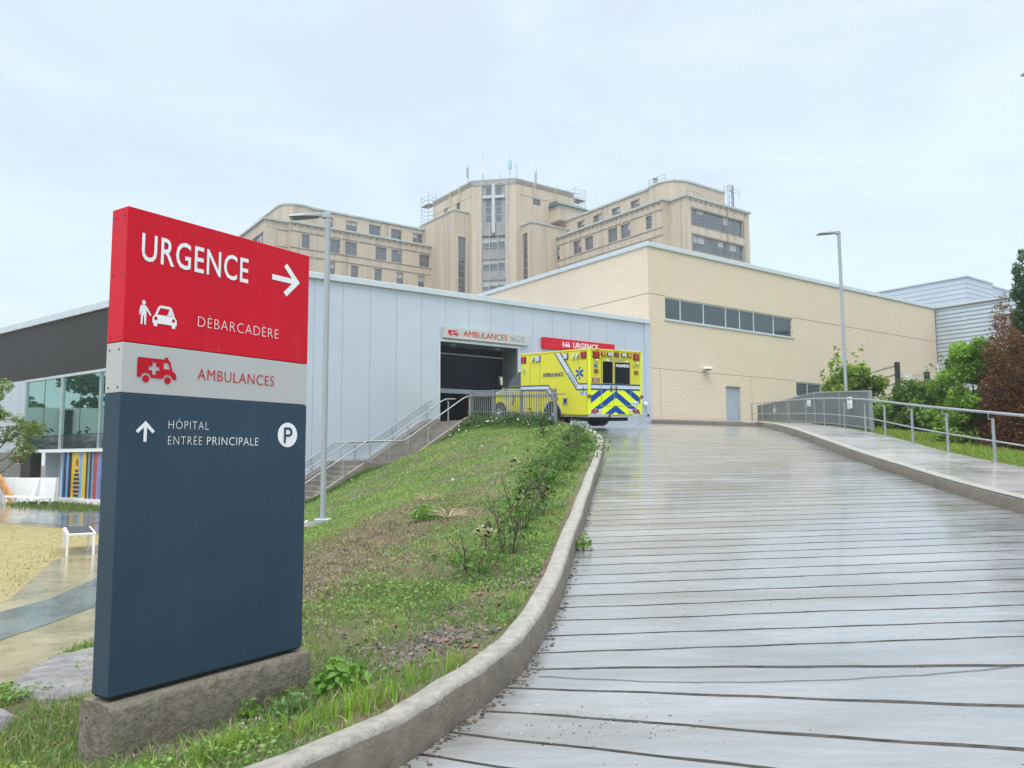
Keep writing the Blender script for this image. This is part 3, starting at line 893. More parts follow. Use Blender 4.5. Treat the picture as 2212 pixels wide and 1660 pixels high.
bd = d.build('bay_door', None, garage)
d = MB(FR); pbox(d, pU, 14.5, 22.6, 4.42, 4.615, 1.22, 1.38); d.build('bottom_rail', m_seam, bd)
d = MB(FR); d.tube([(16.8, V0 + 1.15, 6.17), (22.4, V0 + 1.15, 6.17)], .035); d.build('door_shaft', m_seam, bd)
m_room = M('bay interior paint', (.05, .055, .06), .7)
d = MB(FR)
x0, x1, y0, y1, z0, z1 = 15.5, 23.0, V0 + 1.4, V0 + 9, 2.6, 6.9
d.quad((x0, y1, z0), (x1, y1, z0), (x1, y1, z1), (x0, y1, z1)); d.quad((x0, y0, z0), (x0, y1, z0), (x0, y1, z1), (x0, y0, z1))
d.quad((x1, y0, z0), (x1, y1, z0), (x1, y1, z1), (x1, y0, z1)); d.quad((x0, y0, z1), (x1, y0, z1), (x1, y1, z1), (x0, y1, z1))
d.quad((x0, V0 + .3, z0 + .02), (x1, V0 + .3, z0 + .02), (x1, y1, z0 + .02), (x0, y1, z0 + .02))
d.build('bay_interior', m_room, garage)
d = MB(FR)
for x in (17.6, 20.0):
    d = MB(FR); d.lathe([(.14, 0), (.12, -.03)], (x, V0 + .6, 6.497), n=14); d.build('soffit_light', m_alu, garage)
# closed second bay: sectional door in frame
d = MB(FR)
for k in range(6):
    pbox(d, pU, BAY2[0] + .09, BAY2[1] - .09, 3.02 + k * .59, 3.02 + k * .59 + .575, .06, .11)
b2 = d.build('sectional_door', m_panel, garage, bevel=.008)
f = MB(FR)
pbox(f, pU, BAY2[0], BAY2[0] + .08, 3.0, BAY2[3], -.03, .11); pbox(f, pU, BAY2[1] - .08, BAY2[1], 3.0, BAY2[3], -.03, .11); pbox(f, pU, BAY2[0] + .08, BAY2[1] - .08, BAY2[3] - .08, BAY2[3], -.03, .11)
f.build('frame', m_alu, b2)
dm = MB(FR); dm.lathe([(.03, -.02), (.11, .02), (.12, .06), (.09, .12), (.03, .14)], (28.8, V0 - .06, 4.25), (0, -1, 0), 16)
tag(dm.build('door_sensor', m_white, None, (28.8, V0, 4.25), smooth=50), 'small round white fitting on the metal jamb beside the ambulance', 'wall fitting')

# --- signs over the bays
m_signgrey = M('light grey sign panel', (.50, .51, .50), .4, var=.04)
m_signred = M('red sign panel', (.60, .010, .028), .45, var=.07, vs=2, stain=((.60, .03, .05), .3, 8, (1, 1, .25)), spec=.15)
m_red = M('red sign lettering', (.50, .008, .02), .5, spec=.15)
m_letter = M('white sign lettering', (.83, .84, .85), .5)
m_ink = M('dark sign ink', (.03, .03, .035), .5)
SV = V0 - .16
sg = lambda x, y, d: (x, SV - .004 - d, y)
s = thing('bay_sign', 'long light grey sign reading AMBULANCES above the open dark bay', 'sign', (18.95, V0, 6.62), FR)
b = MB(FR); b.box(16.69, 21.25, SV, V0 - .001, 6.655, 7.15); b.build('sign_panel', m_signgrey, s, bevel=.008)
b = MB(FR)
text_fit(b, 'AMBULANCES', 17.68, 20.0, 6.785, 7.03, sg, heavy=.004)
b.build('lettering', m_red, s)
b = MB(FR)
b.poly([sc_pts(AMB, 16.91, 6.745, .54, .28)] + [sc_pts(h, 16.91, 6.745, .54, .28) for h in AMB_H], sg, 0)
for cx in (.215, .765): b.poly([circ(16.91 + .54 * cx, 6.745 + .28 * .15, .045, 14)], sg, 0)
b.build('ambulance_symbol', m_red, s)
b = MB(FR); wb = MB(FR)
sg2 = lambda x, y, d: (x, SV - .008 - d, y)
for k, cx in enumerate((20.32, 20.62, 20.91)):
    wb.poly([circ(cx, 6.91, .115, 24)], sg, 0)
    b.poly([circ(cx, 6.91, .115, 24), circ(cx, 6.91, .096, 24)], sg2, 0)
    q = .075
    b.poly([[(cx - q, 6.91 + q - .01), (cx - q + .014, 6.91 + q + .006), (cx + q, 6.91 - q + .01), (cx + q - .014, 6.91 - q - .006)]], sg2, 0)
    if k == 0:
        b.poly([sc_pts(CAR, cx - .06, 6.86, .12, .09)], sg2, 0)
    elif k == 1:
        for dx in (-.035, .035): b.poly([circ(cx + dx, 6.885, .03, 12), circ(cx + dx, 6.885, .02, 12)], sg2, 0)
        b.poly([[(cx - .035, 6.885), (cx - .01, 6.94), (cx + .03, 6.93), (cx + .03, 6.922), (cx - .006, 6.928)]], sg2, 0)
    else:
        b.poly([circ(cx, 6.985, .016, 10)], sg2, 0)
        b.poly([[(cx - .016, 6.965), (cx + .016, 6.965), (cx + .02, 6.91), (cx + .04, 6.83), (cx + .024, 6.83), (cx, 6.89), (cx - .03, 6.83), (cx - .044, 6.835), (cx - .016, 6.9)]], sg2, 0)
wb.build('white_disc', m_letter, s); b.build('prohibition_symbol', m_ink, s)
s = thing('bay_sign', 'long red sign reading URGENCE half hidden behind the ambulance roof', 'sign', (24.4, V0, 6.62), FR)
b = MB(FR); b.box(22.07, 26.65, SV, V0 - .001, 6.62, 7.15); b.build('sign_panel', m_signred, s, bevel=.008)
b = MB(FR); text_fit(b, 'URGENCE', 23.9, 25.52, 6.775, 7.03, sg, bold=.022); b.build('lettering', m_letter, s)
b = MB(FR)
b.poly([sc_pts(CAR, 23.38, 6.77, .34, .24)] + [sc_pts(h, 23.38, 6.77, .34, .24) for h in CAR_H], sg, 0)
b.poly([sc_pts(MAN, 23.24, 6.75, .15, .26)], sg, 0); b.poly([circ(23.285, 7.01, .03, 12)], sg, 0)
b.build('drop_off_symbol', m_letter, s)

# ------------------------------------------------------------------ ribbed metal building far right
m_rib = M('ribbed pale metal cladding', (.44, .50, .545), .35, .3, .05, .5)
rb = thing('ribbed_building', 'pale grey building clad in horizontal metal ribs behind the trees', 'building', (60.5, 28, 3.5), FR)
b = MB(FR)
def rib_face(P, a0, a1, z0, z1, pitch, dep):
    z = z0
    while z < z1 - .02:
        t = min(z + pitch, z1)
        b.quad(P(a0, z, 0), P(a1, z, 0), P(a1, t - .05, dep), P(a0, t - .05, dep))
        b.quad(P(a0, t - .05, dep), P(a1, t - .05, dep), P(a1, t, 0), P(a0, t, 0))
        z = t
rib_face(PV(60.56), 3, V0 - .002, 1, 12.7, .31, .06)
b.quad((60.56, 3, 12.7), (60.56, 60, 12.7), (98, 60, 12.7), (98, 3, 12.7)); b.quad((60.56, 3, 0), (98, 3, 0), (98, 3, 12.7), (60.56, 3, 12.7))
b.build('wall', m_rib, rb)
b = MB(FR)
rib_face(PV(70.9), 30, 52, 12.7, 17, .42, .06); rib_face(PU(30), 70.9, 76, 12.7, 17, .42, .06)
b.quad((70.9, 30, 17), (76, 30, 17), (76, 52, 17), (70.9, 52, 17))
rib_face(PU(30.4), 76.02, 98, 12.7, 16.95, .42, .06)
b.build('roof_block', m_rib, rb)
b = MB(FR); b.box(60.44, 60.8, 3, V0 - .1, 12.7, 12.9); b.box(70.8, 76.02, 29.9, 30.2, 17, 17.12); b.box(70.8, 71.1, 30.21, 52, 17, 17.12); b.box(76.03, 98, 30.3, 30.6, 16.95, 17.05)
b.build('coping', m_alu, rb)

# ------------------------------------------------------------------ glazed wing on the left
FG = Matrix.Translation((-9.557, 27.728, 0)) @ Matrix.Rotation(math.atan2(-.6005, .7996), 4, 'Z')   # local x runs to the corner at 0, y inwards
pG = lambda a, z, d: (-a, d, z)
m_blackband = M('charcoal cladding', (.022, .021, .021), .7, var=.15, vs=8, bump=.1, bs=120)
m_gglass = glass_mat('green curtain wall glass', (.006, .03, .024), .62, .015, (.46, .72, .66))
m_block = brick_mat('grey concrete block', (.20, .195, .185), (.17, .165, .155), (.12, .12, .115), bw=.4, bh=.2, mort=.012)
gw = thing('glazed_wing', 'low wing with charcoal band over green curtain wall glass', 'building', (-11, 0, -.3), FG)
b = MB(FG)
wall(b, pG, 0, 45, 5.62, 8.36, [], mat=m_blackband)
b.build('charcoal_band', None, gw)
b = MB(FG); pbox(b, pG, 0, 45, 8.36, 8.7, -.12, .4); b.build('roof_fascia', m_alu, gw, bevel=.015)
b = MB(FG)
wall(b, pG, 19.25, 45, 1.95, 5.62, [], mat=m_panel)
wall(b, pG, 0, 4, -.6, 5.62, [], mat=m_panel)
b.quad(pG(0, 8.44, .3), pG(45, 8.44, .3), pG(45, 8.44, 20), pG(0, 8.44, 20), m_panel)
for k in range(10): pbox(b, pG, 19.9 + k * 1.2, 19.92 + k * 1.2, 1.95, 5.62, -.004, .01, m_seam)
pbox(b, pG, 19.4, 45, 3.3, 3.34, -.005, .01, m_seam)
b.build('metal_wall', None, gw)
b = MB(FG)
wall(b, pG, 19.36, 45, -.6, 1.95, [], mat=m_block)
pbox(b, pG, 18.2, 19.36, -.6, 1.9, .0, .5, m_blackband)
pbox(b, pG, 14.75, 18.2, -.6, 1.9, .9, 1.0, m_panel); pbox(b, pG, 17.2, 17.3, -.6, 1.9, .3, .9, m_panel)
pbox(b, pG, 4.02, 14.7, -.6, 1.9, .5, .6, m_white)
b.build('ground_floor_wall', None, gw)
b = MB(FG); pbox(b, pG, 14.75, 16.05, -.3, 1.88, .55, .62); b.build('door', m_white, gw)
b = MB(FG); pbox(b, pG, 4, 19.3, 1.91, 2.02, -.12, .95); b.build('sill', m_white, gw)
# curtain wall
f = MB(FG)
pbox(f, pG, 4, 19.3, 5.50, 5.62, -.03, .12); pbox(f, pG, 4, 19.3, 2.02, 2.07, -.03, .12); pbox(f, pG, 19.18, 19.3, 2.07, 5.5, -.03, .12)
for a, w in ((15.08, .09), (11.42 - .18, .02), (6.9, .09)): pbox(f, pG, a - w / 2, a + w / 2, 2.07, 5.5, -.035, .1)
cw = f.build('curtain_wall_frame', m_alu, gw)
p = MB(FG); p.quad(pG(4, 2.07, .06), pG(19.18, 2.07, .06), pG(19.18, 5.5, .06), pG(4, 5.5, .06)); p.build('pane', m_gglass, cw)
j = MB(FG)
for a in (17.1, 13.23, 11.45, 9.3): pbox(j, pG, a - .012, a + .012, 2.07, 5.5, .05, .059)
pbox(j, pG, 4, 19.18, 2.70, 2.73, .045, .0585)
j.build('glazing_joint', m_dark, cw)
p = MB(FG); p.quad(pG(4, 2.07, .057), pG(19.18, 2.07, .057), pG(19.18, 2.7, .057), pG(4, 2.7, .057)); p.build('spandrel_pane', glass_mat('dark spandrel glass', (.02, .035, .04), .22, .05), cw)
# mural: printed banner of coloured stripes, its figure a plain striped shape
m_course0 = M('dark post paint', (.05, .055, .06), .5)
mu = thing('mural', 'banner mural of yellow, blue and rust stripes below the glazing', 'mural', (-12.8, 0, -.3), FG)
m_my = M('mural yellow', (.62, .44, .05), .5, var=.12); m_mb = M('mural blue', (.03, .17, .42), .5, var=.2); m_ml = M('mural light blue', (.16, .36, .62), .5, var=.15)
m_mn = M('mural navy', (.012, .02, .06), .5); m_mr = M('mural rust', (.35, .07, .03), .5, var=.2); m_mp = M('mural violet', (.24, .20, .42), .5, var=.2)
b = MB(FG)
st = [(14.68, 14.25, m_mb), (14.25, 14.05, m_ml), (14.05, 13.72, m_mn), (13.72, 12.95, m_my), (12.95, 12.68, m_ml), (12.68, 12.05, m_my), (12.05, 11.6, m_ml), (11.6, 11.25, m_mr), (11.25, 10.9, m_mp), (10.9, 10.3, m_mb), (10.3, 9.6, m_my), (9.6, 8.8, m_mr), (8.8, 7.5, m_ml)]
for a1, a0, m in st:
    sh = random.uniform(-.06, .06)
    b.hexa([pG(a0, -.2, .02), pG(a1, -.2, .02), pG(a1, -.2, .06), pG(a0, -.2, .06)], [pG(a0, 1.89, .02), pG(a1, 1.89, .02), pG(a1, 1.89, .06), pG(a0, 1.89, .06)], m)
b.build('striped_panel', None, mu)
b = MB(FG)
mg = lambda x, y, d: pG(x, y, .014)
b.poly([circ(13.17, 1.42, .13, 14, .19)], mg, 0, m_mr)
outl = [(13.42, -.15), (13.5, .55), (13.36, 1.05), (13.2, 1.18), (13.02, 1.05), (12.86, .5), (12.95, -.15)]
for k in range(7):
    lo, hi = -.15 + k * .19, -.15 + k * .19 + .12
    q = clip_poly(clip_poly(outl, 0, 1, hi), 0, -1, -lo)
    if len(q) > 2: b.poly([q], mg, 0, m_mn)
b.build('striped_figure', None, mu)
b = MB(FG); pbox(b, pG, 7.5, 14.9, -.32, -.2, -.1, .1); b.build('base_rail', m_white, mu)
for a in (14.3, 13.8, 12.1, 11.75, 10.2):
    b = MB(FG); pbox(b, pG, a - .025, a + .025, -.3, 1.9, -.06, -.01); b.build('post', m_course0, mu)
# exit sign, white barrier, timber brace, benches
s = thing('exit_sign', 'small red and white sign with a walking figure on the block wall', 'sign', (-19.5, 0, 1.4), FG)
b = MB(FG); pbox(b, pG, 19.25, 19.78, 1.36, 1.80, -.03, -.002); b.build('sign_panel', m_white, s)
b = MB(FG)
wg = lambda x, y, d: pG(x, y, -.034)
b.poly([[(19.75, 1.38), (19.28, 1.38), (19.28, 1.78), (19.75, 1.78)], [(19.7, 1.46), (19.33, 1.46), (19.33, 1.7), (19.7, 1.7)]], wg, 0)
b.poly([circ(19.5, 1.66, .03, 10)], wg, 0); b.poly([[(19.56, 1.63), (19.46, 1.63), (19.42, 1.48), (19.47, 1.48), (19.51, 1.55), (19.57, 1.48), (19.61, 1.5)]], wg, 0)
b.build('walking_figure', m_red, s)
bar = thing('barrier', 'low white concrete barrier wall with tapered buttresses', 'barrier', (-15, -1.4, -.35), FG)
def bp(a, z, d):
    t = (a - 12.75) / 9.0
    return (-a, -1.0 - 2.6 * t + d, z)
b = MB(FG)
for a0, a1 in ((12.75, 15.2), (15.215, 17.9), (17.915, 22)):
    b.hexa([bp(a0, -.45, -.12), bp(a1, -.45, -.12), bp(a1, -.45, .1), bp(a0, -.45, .1)], [bp(a0, .76, -.03), bp(a1, .74, -.03), bp(a1, .74, .1), bp(a0, .76, .1)])
b.build('wall', m_white, bar, bevel=.012)
for a in (13.75, 16.0):
    b = MB(FG); b.hexa([bp(a - .13, -.45, -.38), bp(a + .13, -.45, -.38), bp(a + .13, -.45, -.1), bp(a - .13, -.45, -.1)], [bp(a - .10, .74, -.1), bp(a + .10, .74, -.1), bp(a + .10, .74, -.02), bp(a - .10, .74, -.02)]); b.build('buttress', m_white, bar, bevel=.01)
m_wood = M('orange timber', (.48, .22, .06), .6, var=.25, vs=6, sc=(1, 1, .2))
br_ = thing('timber_brace', 'orange timber brace of one post and two slanting props', 'timber brace', (-15.8, -2.3, -.4), FG)
b = MB(FG)
b.box(-15.92, -15.74, -2.4, -2.25, -.45, 1.25); b.build('post', m_wood, br_, bevel=.008)
for (a0, z0, a1, z1, dy) in ((15.6, 1.18, 13.6, .0, -2.5), (15.65, .66, 13.95, -.38, -2.32)):
    b = MB(FG); b.hexa([(-a1, dy - .06, z1), (-a1 + .19, dy - .06, z1), (-a1 + .19, dy + .06, z1), (-a1, dy + .06, z1)], [(-a0, dy - .06, z0), (-a0 + .19, dy - .06, z0), (-a0 + .19, dy + .06, z0), (-a0, dy + .06, z0)])
    b.build('prop', m_wood, br_)
b = MB(FG); b.box(-16.2, -13.2, -2.6, -2.2, -.47, -.37); b.build('sole_plate', m_wood, br_)
m_top = M('dark bench top', (.05, .05, .06), .35)
def bench(name_label, x0, x1, y0, y1, zb, h, legs, frame, topm, th=.04, lw=.045):
    t = thing('bench', name_label, 'bench', ((x0 + x1) / 2, (y0 + y1) / 2, zb), frame)
    b = MB(frame); b.box(x0, x1, y0, y1, zb + h - th, zb + h); b.build('frame', m_white, t, bevel=.006)
    b = MB(frame); b.box(x0 + .05, x1 - .05, y0 + .05, y1 - .05, zb + h + .001, zb + h + .018); b.build('seat', topm, t, bevel=.004)
    for lx, ly in legs:
        b = MB(frame); b.box(lx, lx + lw, ly, ly + lw, zb, zb + h - th - .001); b.build('leg', m_white, t)
bench('white framed bench before the white barrier', -13.75, -10.1, -2.75, -2.25, -.45, .44, [(-13.7, -2.74), (-12.5, -2.74), (-11.3, -2.74), (-10.2, -2.74), (-13.7, -2.32), (-10.2, -2.32)], FG, m_white)
FB = Matrix.Translation((-8.82, 15.4, 0)) @ Matrix.Rotation(R_(32), 4, 'Z')
bench('white bench with dark top at the path edge beside the tall sign', 0, .52, 0, 1.7, -.33, .45, [(.0, .0), (.46, .0), (0, 1.64), (.46, 1.64)], FB, m_top)

# ------------------------------------------------------------------ old brick hospital on the rise behind
m_tan = brick_mat('tan hospital brick', (.58, .485, .365), (.515, .43, .32), (.42, .365, .29), bw=.5, bh=.2, mort=.02,
                  stain=((.28, .25, .21), .9, 1.5, (1, 1, .025)), bumps=0)
m_course = M('grey stone course', (.20, .18, .16), .8, var=.15, vs=1)
m_cop = M('green grey roof edge', (.40, .46, .44), .6, var=.15, vs=1)
m_hglass = glass_mat('old window glass', (.035, .04, .044), .13, .06)
m_hframe = M('weathered window frame', (.21, .215, .22), .6)
m_spand = M('grey spandrel', (.27, .27, .265), .6, var=.1, vs=.8, stain=((.19, .19, .19), .5, .5, (1, 1, .1)))
m_dot = M('white anchor plate', (.66, .66, .64), .5)
m_cross = M('white metal cross', (.46, .48, .49), .5, .2)
m_grn = M('green roof slate', (.05, .11, .095), .6)
HOS = thing('hospital', 'old tan brick hospital with a white cross on its stepped central tower', 'hospital', (70, 97, -1), FR)
CH = FR @ Matrix.Translation((65, 100, 0)) @ Matrix.Rotation(R_(-45), 4, 'Z')     # frame of the chamfered front of the tower
pC = lambda a, z, d: (a, d, z)
ZC = 36.2
winL, winR, winE, winT = [], [], [], []
wx = [40.26, 41.46, 44.52, 45.33, 45.57, 46.3, 47.1, 47.83, 48.24, 49.0, 52.18, 52.94, 53.34, 54.11, 54.93, 55.67, 56.05, 56.84, 59.98, 60.73, 61.08, 61.92, 62.68, 63.43, 63.77, 64.57]
pr = [(wx[0], wx[1])] + [(wx[i], wx[i + 3]) for i in range(2, 26, 4)]
for i, (a, c) in enumerate(pr): winL.append((a, c, 32.46, 34.5, () if i == 0 else ((a + c) / 2 - .18, (a + c) / 2 + .18)))
r2 = [(44.59, 45.49), (48.1, 49.31), (52.03, 53.27), (55.86, 57.11), (59.77, 60.99), (63.67, 64.75)]
r2 = [(40.3, 41.5)] + r2
for a, c in r2: winL.append((a, c, 29.05, 30.95, ()))
for i, (a, c) in enumerate(pr): winL.append((a, c, 25.5, 27.4, () if i == 0 else ((a + c) / 2 - .18, (a + c) / 2 + .18)))
vx = [96.2, 95.45, 95.15, 94.4, 93.55, 92.75, 92.39, 91.67, 88.43, 87.68, 87.28, 86.51, 85.75, 85.03, 84.54, 83.83, 80.61, 79.77, 79.4, 78.66, 77.92, 77.11, 76.76, 76.04]
for i in range(4, 24, 4):
    a, c = vx[i + 3], vx[i]; winR.append((a, c, 32.5, 34.5, ((a + c) / 2 - .18, (a + c) / 2 + .18)))
winR.append((71.87, 73.03, 32.6, 34.45, ()))
for a, c in ((90.0, 91.2), (86.0, 87.2), (82, 83.2), (78, 79.2), (71.9, 73)): winR.append((a, c, 29.05, 30.95, ()))
winE = [(78.38, 89.14, 32.4, 34.55, (79.54, 81.02, 82.31, 83.69, 84.99, 86.24, 87.75)), (78.45, 89.1, 28.95, 30.95, (79.54, 81.02, 82.31, 83.69, 84.99, 86.24, 87.75))]
hol = lambda L: [(a, c, z0, z1) for a, c, z0, z1, _ in L]
b = MB(FR)
Z0 = -1.2
# left wing
wall(b, PU(108), 38.4, 65, Z0, ZC, hol(winL), .35, m_tan)
endL = [(109.05, 114.0, 32.5, 34.25, (110.3, 111.5, 112.8))]
wall(b, PU(108.6), 34.9, 38.4, Z0, ZC - .05, [], .3, m_tan); b.quad((38.4, 108, Z0), (38.4, 108.6, Z0), (38.4, 108.6, ZC), (38.4, 108, ZC), m_tan)
wall(b, PV(34.9), 108.6, 121, Z0, ZC - .05, hol(endL), .3, m_tan)
b.quad((34.9, 108.6, ZC - .1), (38.4, 108.6, ZC - .1), (38.4, 121, ZC - .1), (34.9, 121, ZC - .1), m_spand); b.quad((38.4, 108, ZC - .1), (65, 108, ZC - .1), (65, 121, ZC - .1), (38.4, 121, ZC - .1), m_spand)
b.quad((34.9, 121, Z0), (65, 121, Z0), (65, 121, ZC), (34.9, 121, ZC), m_tan)
# left penthouse with rounded end
penL = [(48.21, 50.09), (52.15, 54.09), (56.08, 58.01), (60.03, 61.92), (63.99, 65.0 - .05)]
penLw = [(45.0, 46.1, 37.05, 38.65, ())] + [(a, c, 37.05, 38.65, ((a + c) / 2,)) for a, c in penL[:4]]
wall(b, PU(110.4), 42.6, 65, ZC - .2, 39.55, hol(penLw), .3, m_tan)
cur = [(42.6, 110.4), (42.3, 109.75), (41.6, 109.45), (40.6, 109.3), (39.4, 109.5), (38.4, 110.2), (37.9, 111.3), (37.85, 113.5), (37.85, 121)]
for (x, y), (x2, y2) in zip(cur[:-1], cur[1:]): b.quad((x, y, ZC - .2), (x2, y2, ZC - .2), (x2, y2, 39.3), (x, y, 39.3), m_tan)
b.prism(cur + [(65, 121), (65, 110.4)], 39.24, 39.3, m_spand)
# right wing
wall(b, PV(76.05), 69.85, 95, Z0, ZC, hol(winR), .35, m_tan)
b.quad((76.05, 69.85, Z0), (77.3, 69.85, Z0), (77.3, 69.85, ZC), (76.05, 69.85, ZC), m_tan); wall(b, PV(77.3), 66.8, 69.85, Z0, ZC, [], .3, m_tan)
wall(b, PU(66.8), 77.3, 90.6, Z0, ZC, hol(winE), .35, m_tan)
b.quad((90.6, 66.8, Z0), (90.6, 112, Z0), (90.6, 112, ZC), (90.6, 66.8, ZC), m_tan)
b.prism([(77.3, 66.8), (90.6, 66.8), (90.6, 112), (82, 112), (82, 95), (76.05, 95), (76.05, 69.85), (77.3, 69.85)], ZC - .16, ZC - .1, m_spand)
penRw = [(c, a, 37.1, 38.55, ((a + c) / 2,)) for a, c in ((94.47, 92.7), (90.31, 88.44), (86.46, 84.47), (82.35, 80.53), (78.34, 76.48))]
penRw = [w for w in penRw if w[1] < 92.3]
wall(b, PV(78.5), 74.6, 95, ZC - .2, 39.55, hol(penRw), .3, m_tan)
cur2 = [(78.5, 74.6), (77.9, 74.0), (77.8, 73.0), (77.8, 72.0), (78.0, 71.0), (78.7, 70.0), (79.9, 69.45), (81.3, 69.3), (88.5, 69.3), (88.5, 112)]
for (x, y), (x2, y2) in zip(cur2[:-1], cur2[1:]): b.quad((x, y, ZC - .2), (x2, y2, ZC - .2), (x2, y2, 39.4), (x, y, 39.4), m_tan)
b.prism(cur2 + [(82, 112), (82, 95), (78.5, 95)], 39.3, 39.36, m_spand)
# tower with chamfered front and the two stair blocks in its corners
towR = [(73.36, 74.92, 41.75, 42.78, ()), (73.25, 75.0, 37.9, 38.75, ())]
towL = [(103.53, 104.8, 41.78, 43.0, ()), (107.3, 108.7, 42.2, 43.1, ())]
wall(b, PU(95), 70, 82, Z0, 45.3, hol(towR), .3, m_tan); wall(b, PV(65), 100, 112.4, Z0, 45.3, hol(towL), .3, m_tan)
CF = MB(CH)
wall(CF, pC, 0, 7.071, Z0, 44.45, [(1.56, 5.36, Z0 + .5, 44.4, .3)], .3, m_tan)
pbox(CF, pC, 0, 7.071, 44.45, 45.42, -.05, .25, m_spand)
b.quad((82, 95, Z0), (82, 112.4, Z0), (82, 112.4, 45.3), (82, 95, 45.3), m_tan); b.quad((65, 112.4, Z0), (82, 112.4, Z0), (82, 112.4, 45.3), (65, 112.4, 45.3), m_tan)
b.prism([(65, 100), (70, 95), (82, 95), (82, 112.4), (65, 112.4)], 45.14, 45.2, m_spand)
slL = [(63.05, 64.45, 24, 36.3, ())]; slR = [(93.42, 94.7, 24, 36.4, ())]
wall(b, PU(101), 62.2, 65, Z0, 40.4, hol(slL), .3, m_tan); wall(b, PV(62.2), 101, 112, Z0, 40.4, [], .3, m_tan); b.quad((62.2, 101, 40.3), (65, 101, 40.3), (65, 112, 40.3), (62.2, 112, 40.3), m_spand)
wall(b, PV(71), 92.3, 95, Z0, 37.8, hol(slR), .3, m_tan); wall(b, PU(92.3), 71, 76.05, Z0, 37.8, [], .3, m_tan); b.quad((71, 92.3, 37.7), (78.5, 92.3, 37.7), (78.5, 95, 37.7), (71, 95, 37.7), m_spand)
wall(b, PU(92.3), 76.05, 78.5, ZC, 37.8, [], .3, m_tan)
# lift house with green roof, rear wings
b.box(76.9, 82.6, 92.6, 94.99, 39.3, 41.75, m_tan)
b.box(66.5, 81, 112.41, 134, Z0, 40.2, m_tan); 
w_ = MB(FR); w_.hexa([(76.5, 92.2, 41.76), (83.0, 92.2, 41.76), (83.0, 94.98, 41.76), (76.5, 94.98, 41.76)], [(76.7, 93.4, 42.55), (82.9, 93.4, 42.55), (82.9, 94.98, 42.55), (76.7, 94.98, 42.55)])
w_.build('lift_house_roof', m_grn, HOS)
# roof edges
c = MB(FR)
def edge(x0, x1, y0, y1, z, t=.28): c.box(x0, x1, y0, y1, z - t, z)
edge(38.3, 65, 107.72, 108.1, ZC + .02); edge(34.6, 38.298, 108.3, 108.7, ZC); edge(34.6, 34.98, 108.702, 121, ZC)
edge(75.77, 76.15, 69.6, 95, ZC + .02); edge(76.152, 77.0, 69.6, 70, ZC + .02); edge(77.02, 77.4, 66.52, 69.95, ZC); edge(77.402, 90.8, 66.52, 66.95, ZC)
edge(42.5, 65, 110.2, 110.6, 39.6); edge(78.3, 78.7, 74.5, 95, 39.6)
for cc, z in ((cur, 39.4), (cur2, 39.5)):
    for (x, y), (x2, y2) in zip(cc[:-1], cc[1:]):
        d = Vector((x2 - x, y2 - y, 0)).normalized(); nrm = Vector((d.y, -d.x, 0)) * .15
        if nrm.dot(Vector((60 - x, 60 - y, 0))) < 0: nrm = -nrm
        c.hexa([(x + nrm.x, y + nrm.y, z - .25), (x2 + nrm.x, y2 + nrm.y, z - .25), (x2 - nrm.x, y2 - nrm.y, z - .25), (x - nrm.x, y - nrm.y, z - .25)],
               [(x + nrm.x, y + nrm.y, z), (x2 + nrm.x, y2 + nrm.y, z), (x2 - nrm.x, y2 - nrm.y, z), (x - nrm.x, y - nrm.y, z)])
edge(62.05, 65, 100.85, 101.1, 40.5, .18); edge(62.05, 62.3, 101.102, 112, 40.5, .18); edge(70.85, 71.1, 92.15, 95, 37.9, .18); edge(71.102, 78.4, 92.15, 92.4, 37.9, .18)
edge(70.05, 82.1, 94.88, 95.1, 45.42, .2); edge(64.88, 65.1, 100.05, 112.5, 45.42, .2)
c.build('roof_edge', m_cop, HOS)
# stone courses and white anchor plates belong to the brickwork
def course(P, a0, a1, z, t=.16, o=.05): pbox(b, P, a0, a1, z - t / 2, z + t / 2, -o, .02, m_course)
for z in (34.75, 32.28, 31.2, 28.9, 27.7, 25.3): course(PU(108), 38.4, 64.99, z); course(PV(76.05), 69.85, 94.99, z)
for z in (34.75, 32.28, 31.2, 28.9): course(PU(108.6), 36.8, 38.39, z)
for z in (44.62, 44.9): course(PU(95), 70.06, 81.9, z, .17); course(PV(65), 100.06, 112.3, z, .17)
for z in (42.9,): course(PU(95), 70.06, 82, z, .06, .02); course(PV(65), 100.06, 112.4, z, .06, .02)
for z0, z1 in ((34.5, 34.7), (32.2, 32.4), (30.95, 31.12), (28.78, 28.95)): course(PU(66.8), 78.2, 89.3, (z0 + z1) / 2, .17)
for a in (78.3, 89.22): pbox(b, PU(66.8), a - .09, a + .09, 32.42, 34.5, -.05, .02, m_course); pbox(b, PU(66.8), a - .09, a + .09, 28.97, 30.94, -.05, .02, m_course)
# dentils under the eaves
for k in range(26): x = 39 + k * 1.02; pbox(b, PU(108), x, x + .3, 35.55, 35.72, -.09, .02, m_course)
for k in range(24): x = 70.4 + k * 1.02; pbox(b, PV(76.05), x, x + .3, 35.55, 35.72, -.09, .02, m_course)
for k in range(12): x = 78 + k * 1.05; pbox(b, PU(66.8), x, x + .3, 35.55, 35.72, -.09, .02, m_course)
def dot(P, a, z, r=.075): pbox(b, P, a - r, a + r, z - r, z + r, -.06, -.002, m_dot)
for k in range(11):
    x = 39.6 + 2.45 * k
    for z in (35.3, 34.85, 31.9, 28.6, 31.0): dot(PU(108), x + random.uniform(-.5, .5), z + random.uniform(-.1, .1))
    dot(PU(110.4), 43.5 + 2.1 * k, 39.0 + random.uniform(-.08, .08))
for k in range(10):
    x = 71.0 + 2.3 * k
    for z in (35.2, 31.9, 34.8): dot(PV(76.05), x + random.uniform(-.5, .5), z + random.uniform(-.1, .1))
    dot(PV(78.5), 75.5 + 1.6 * k, 39.0)
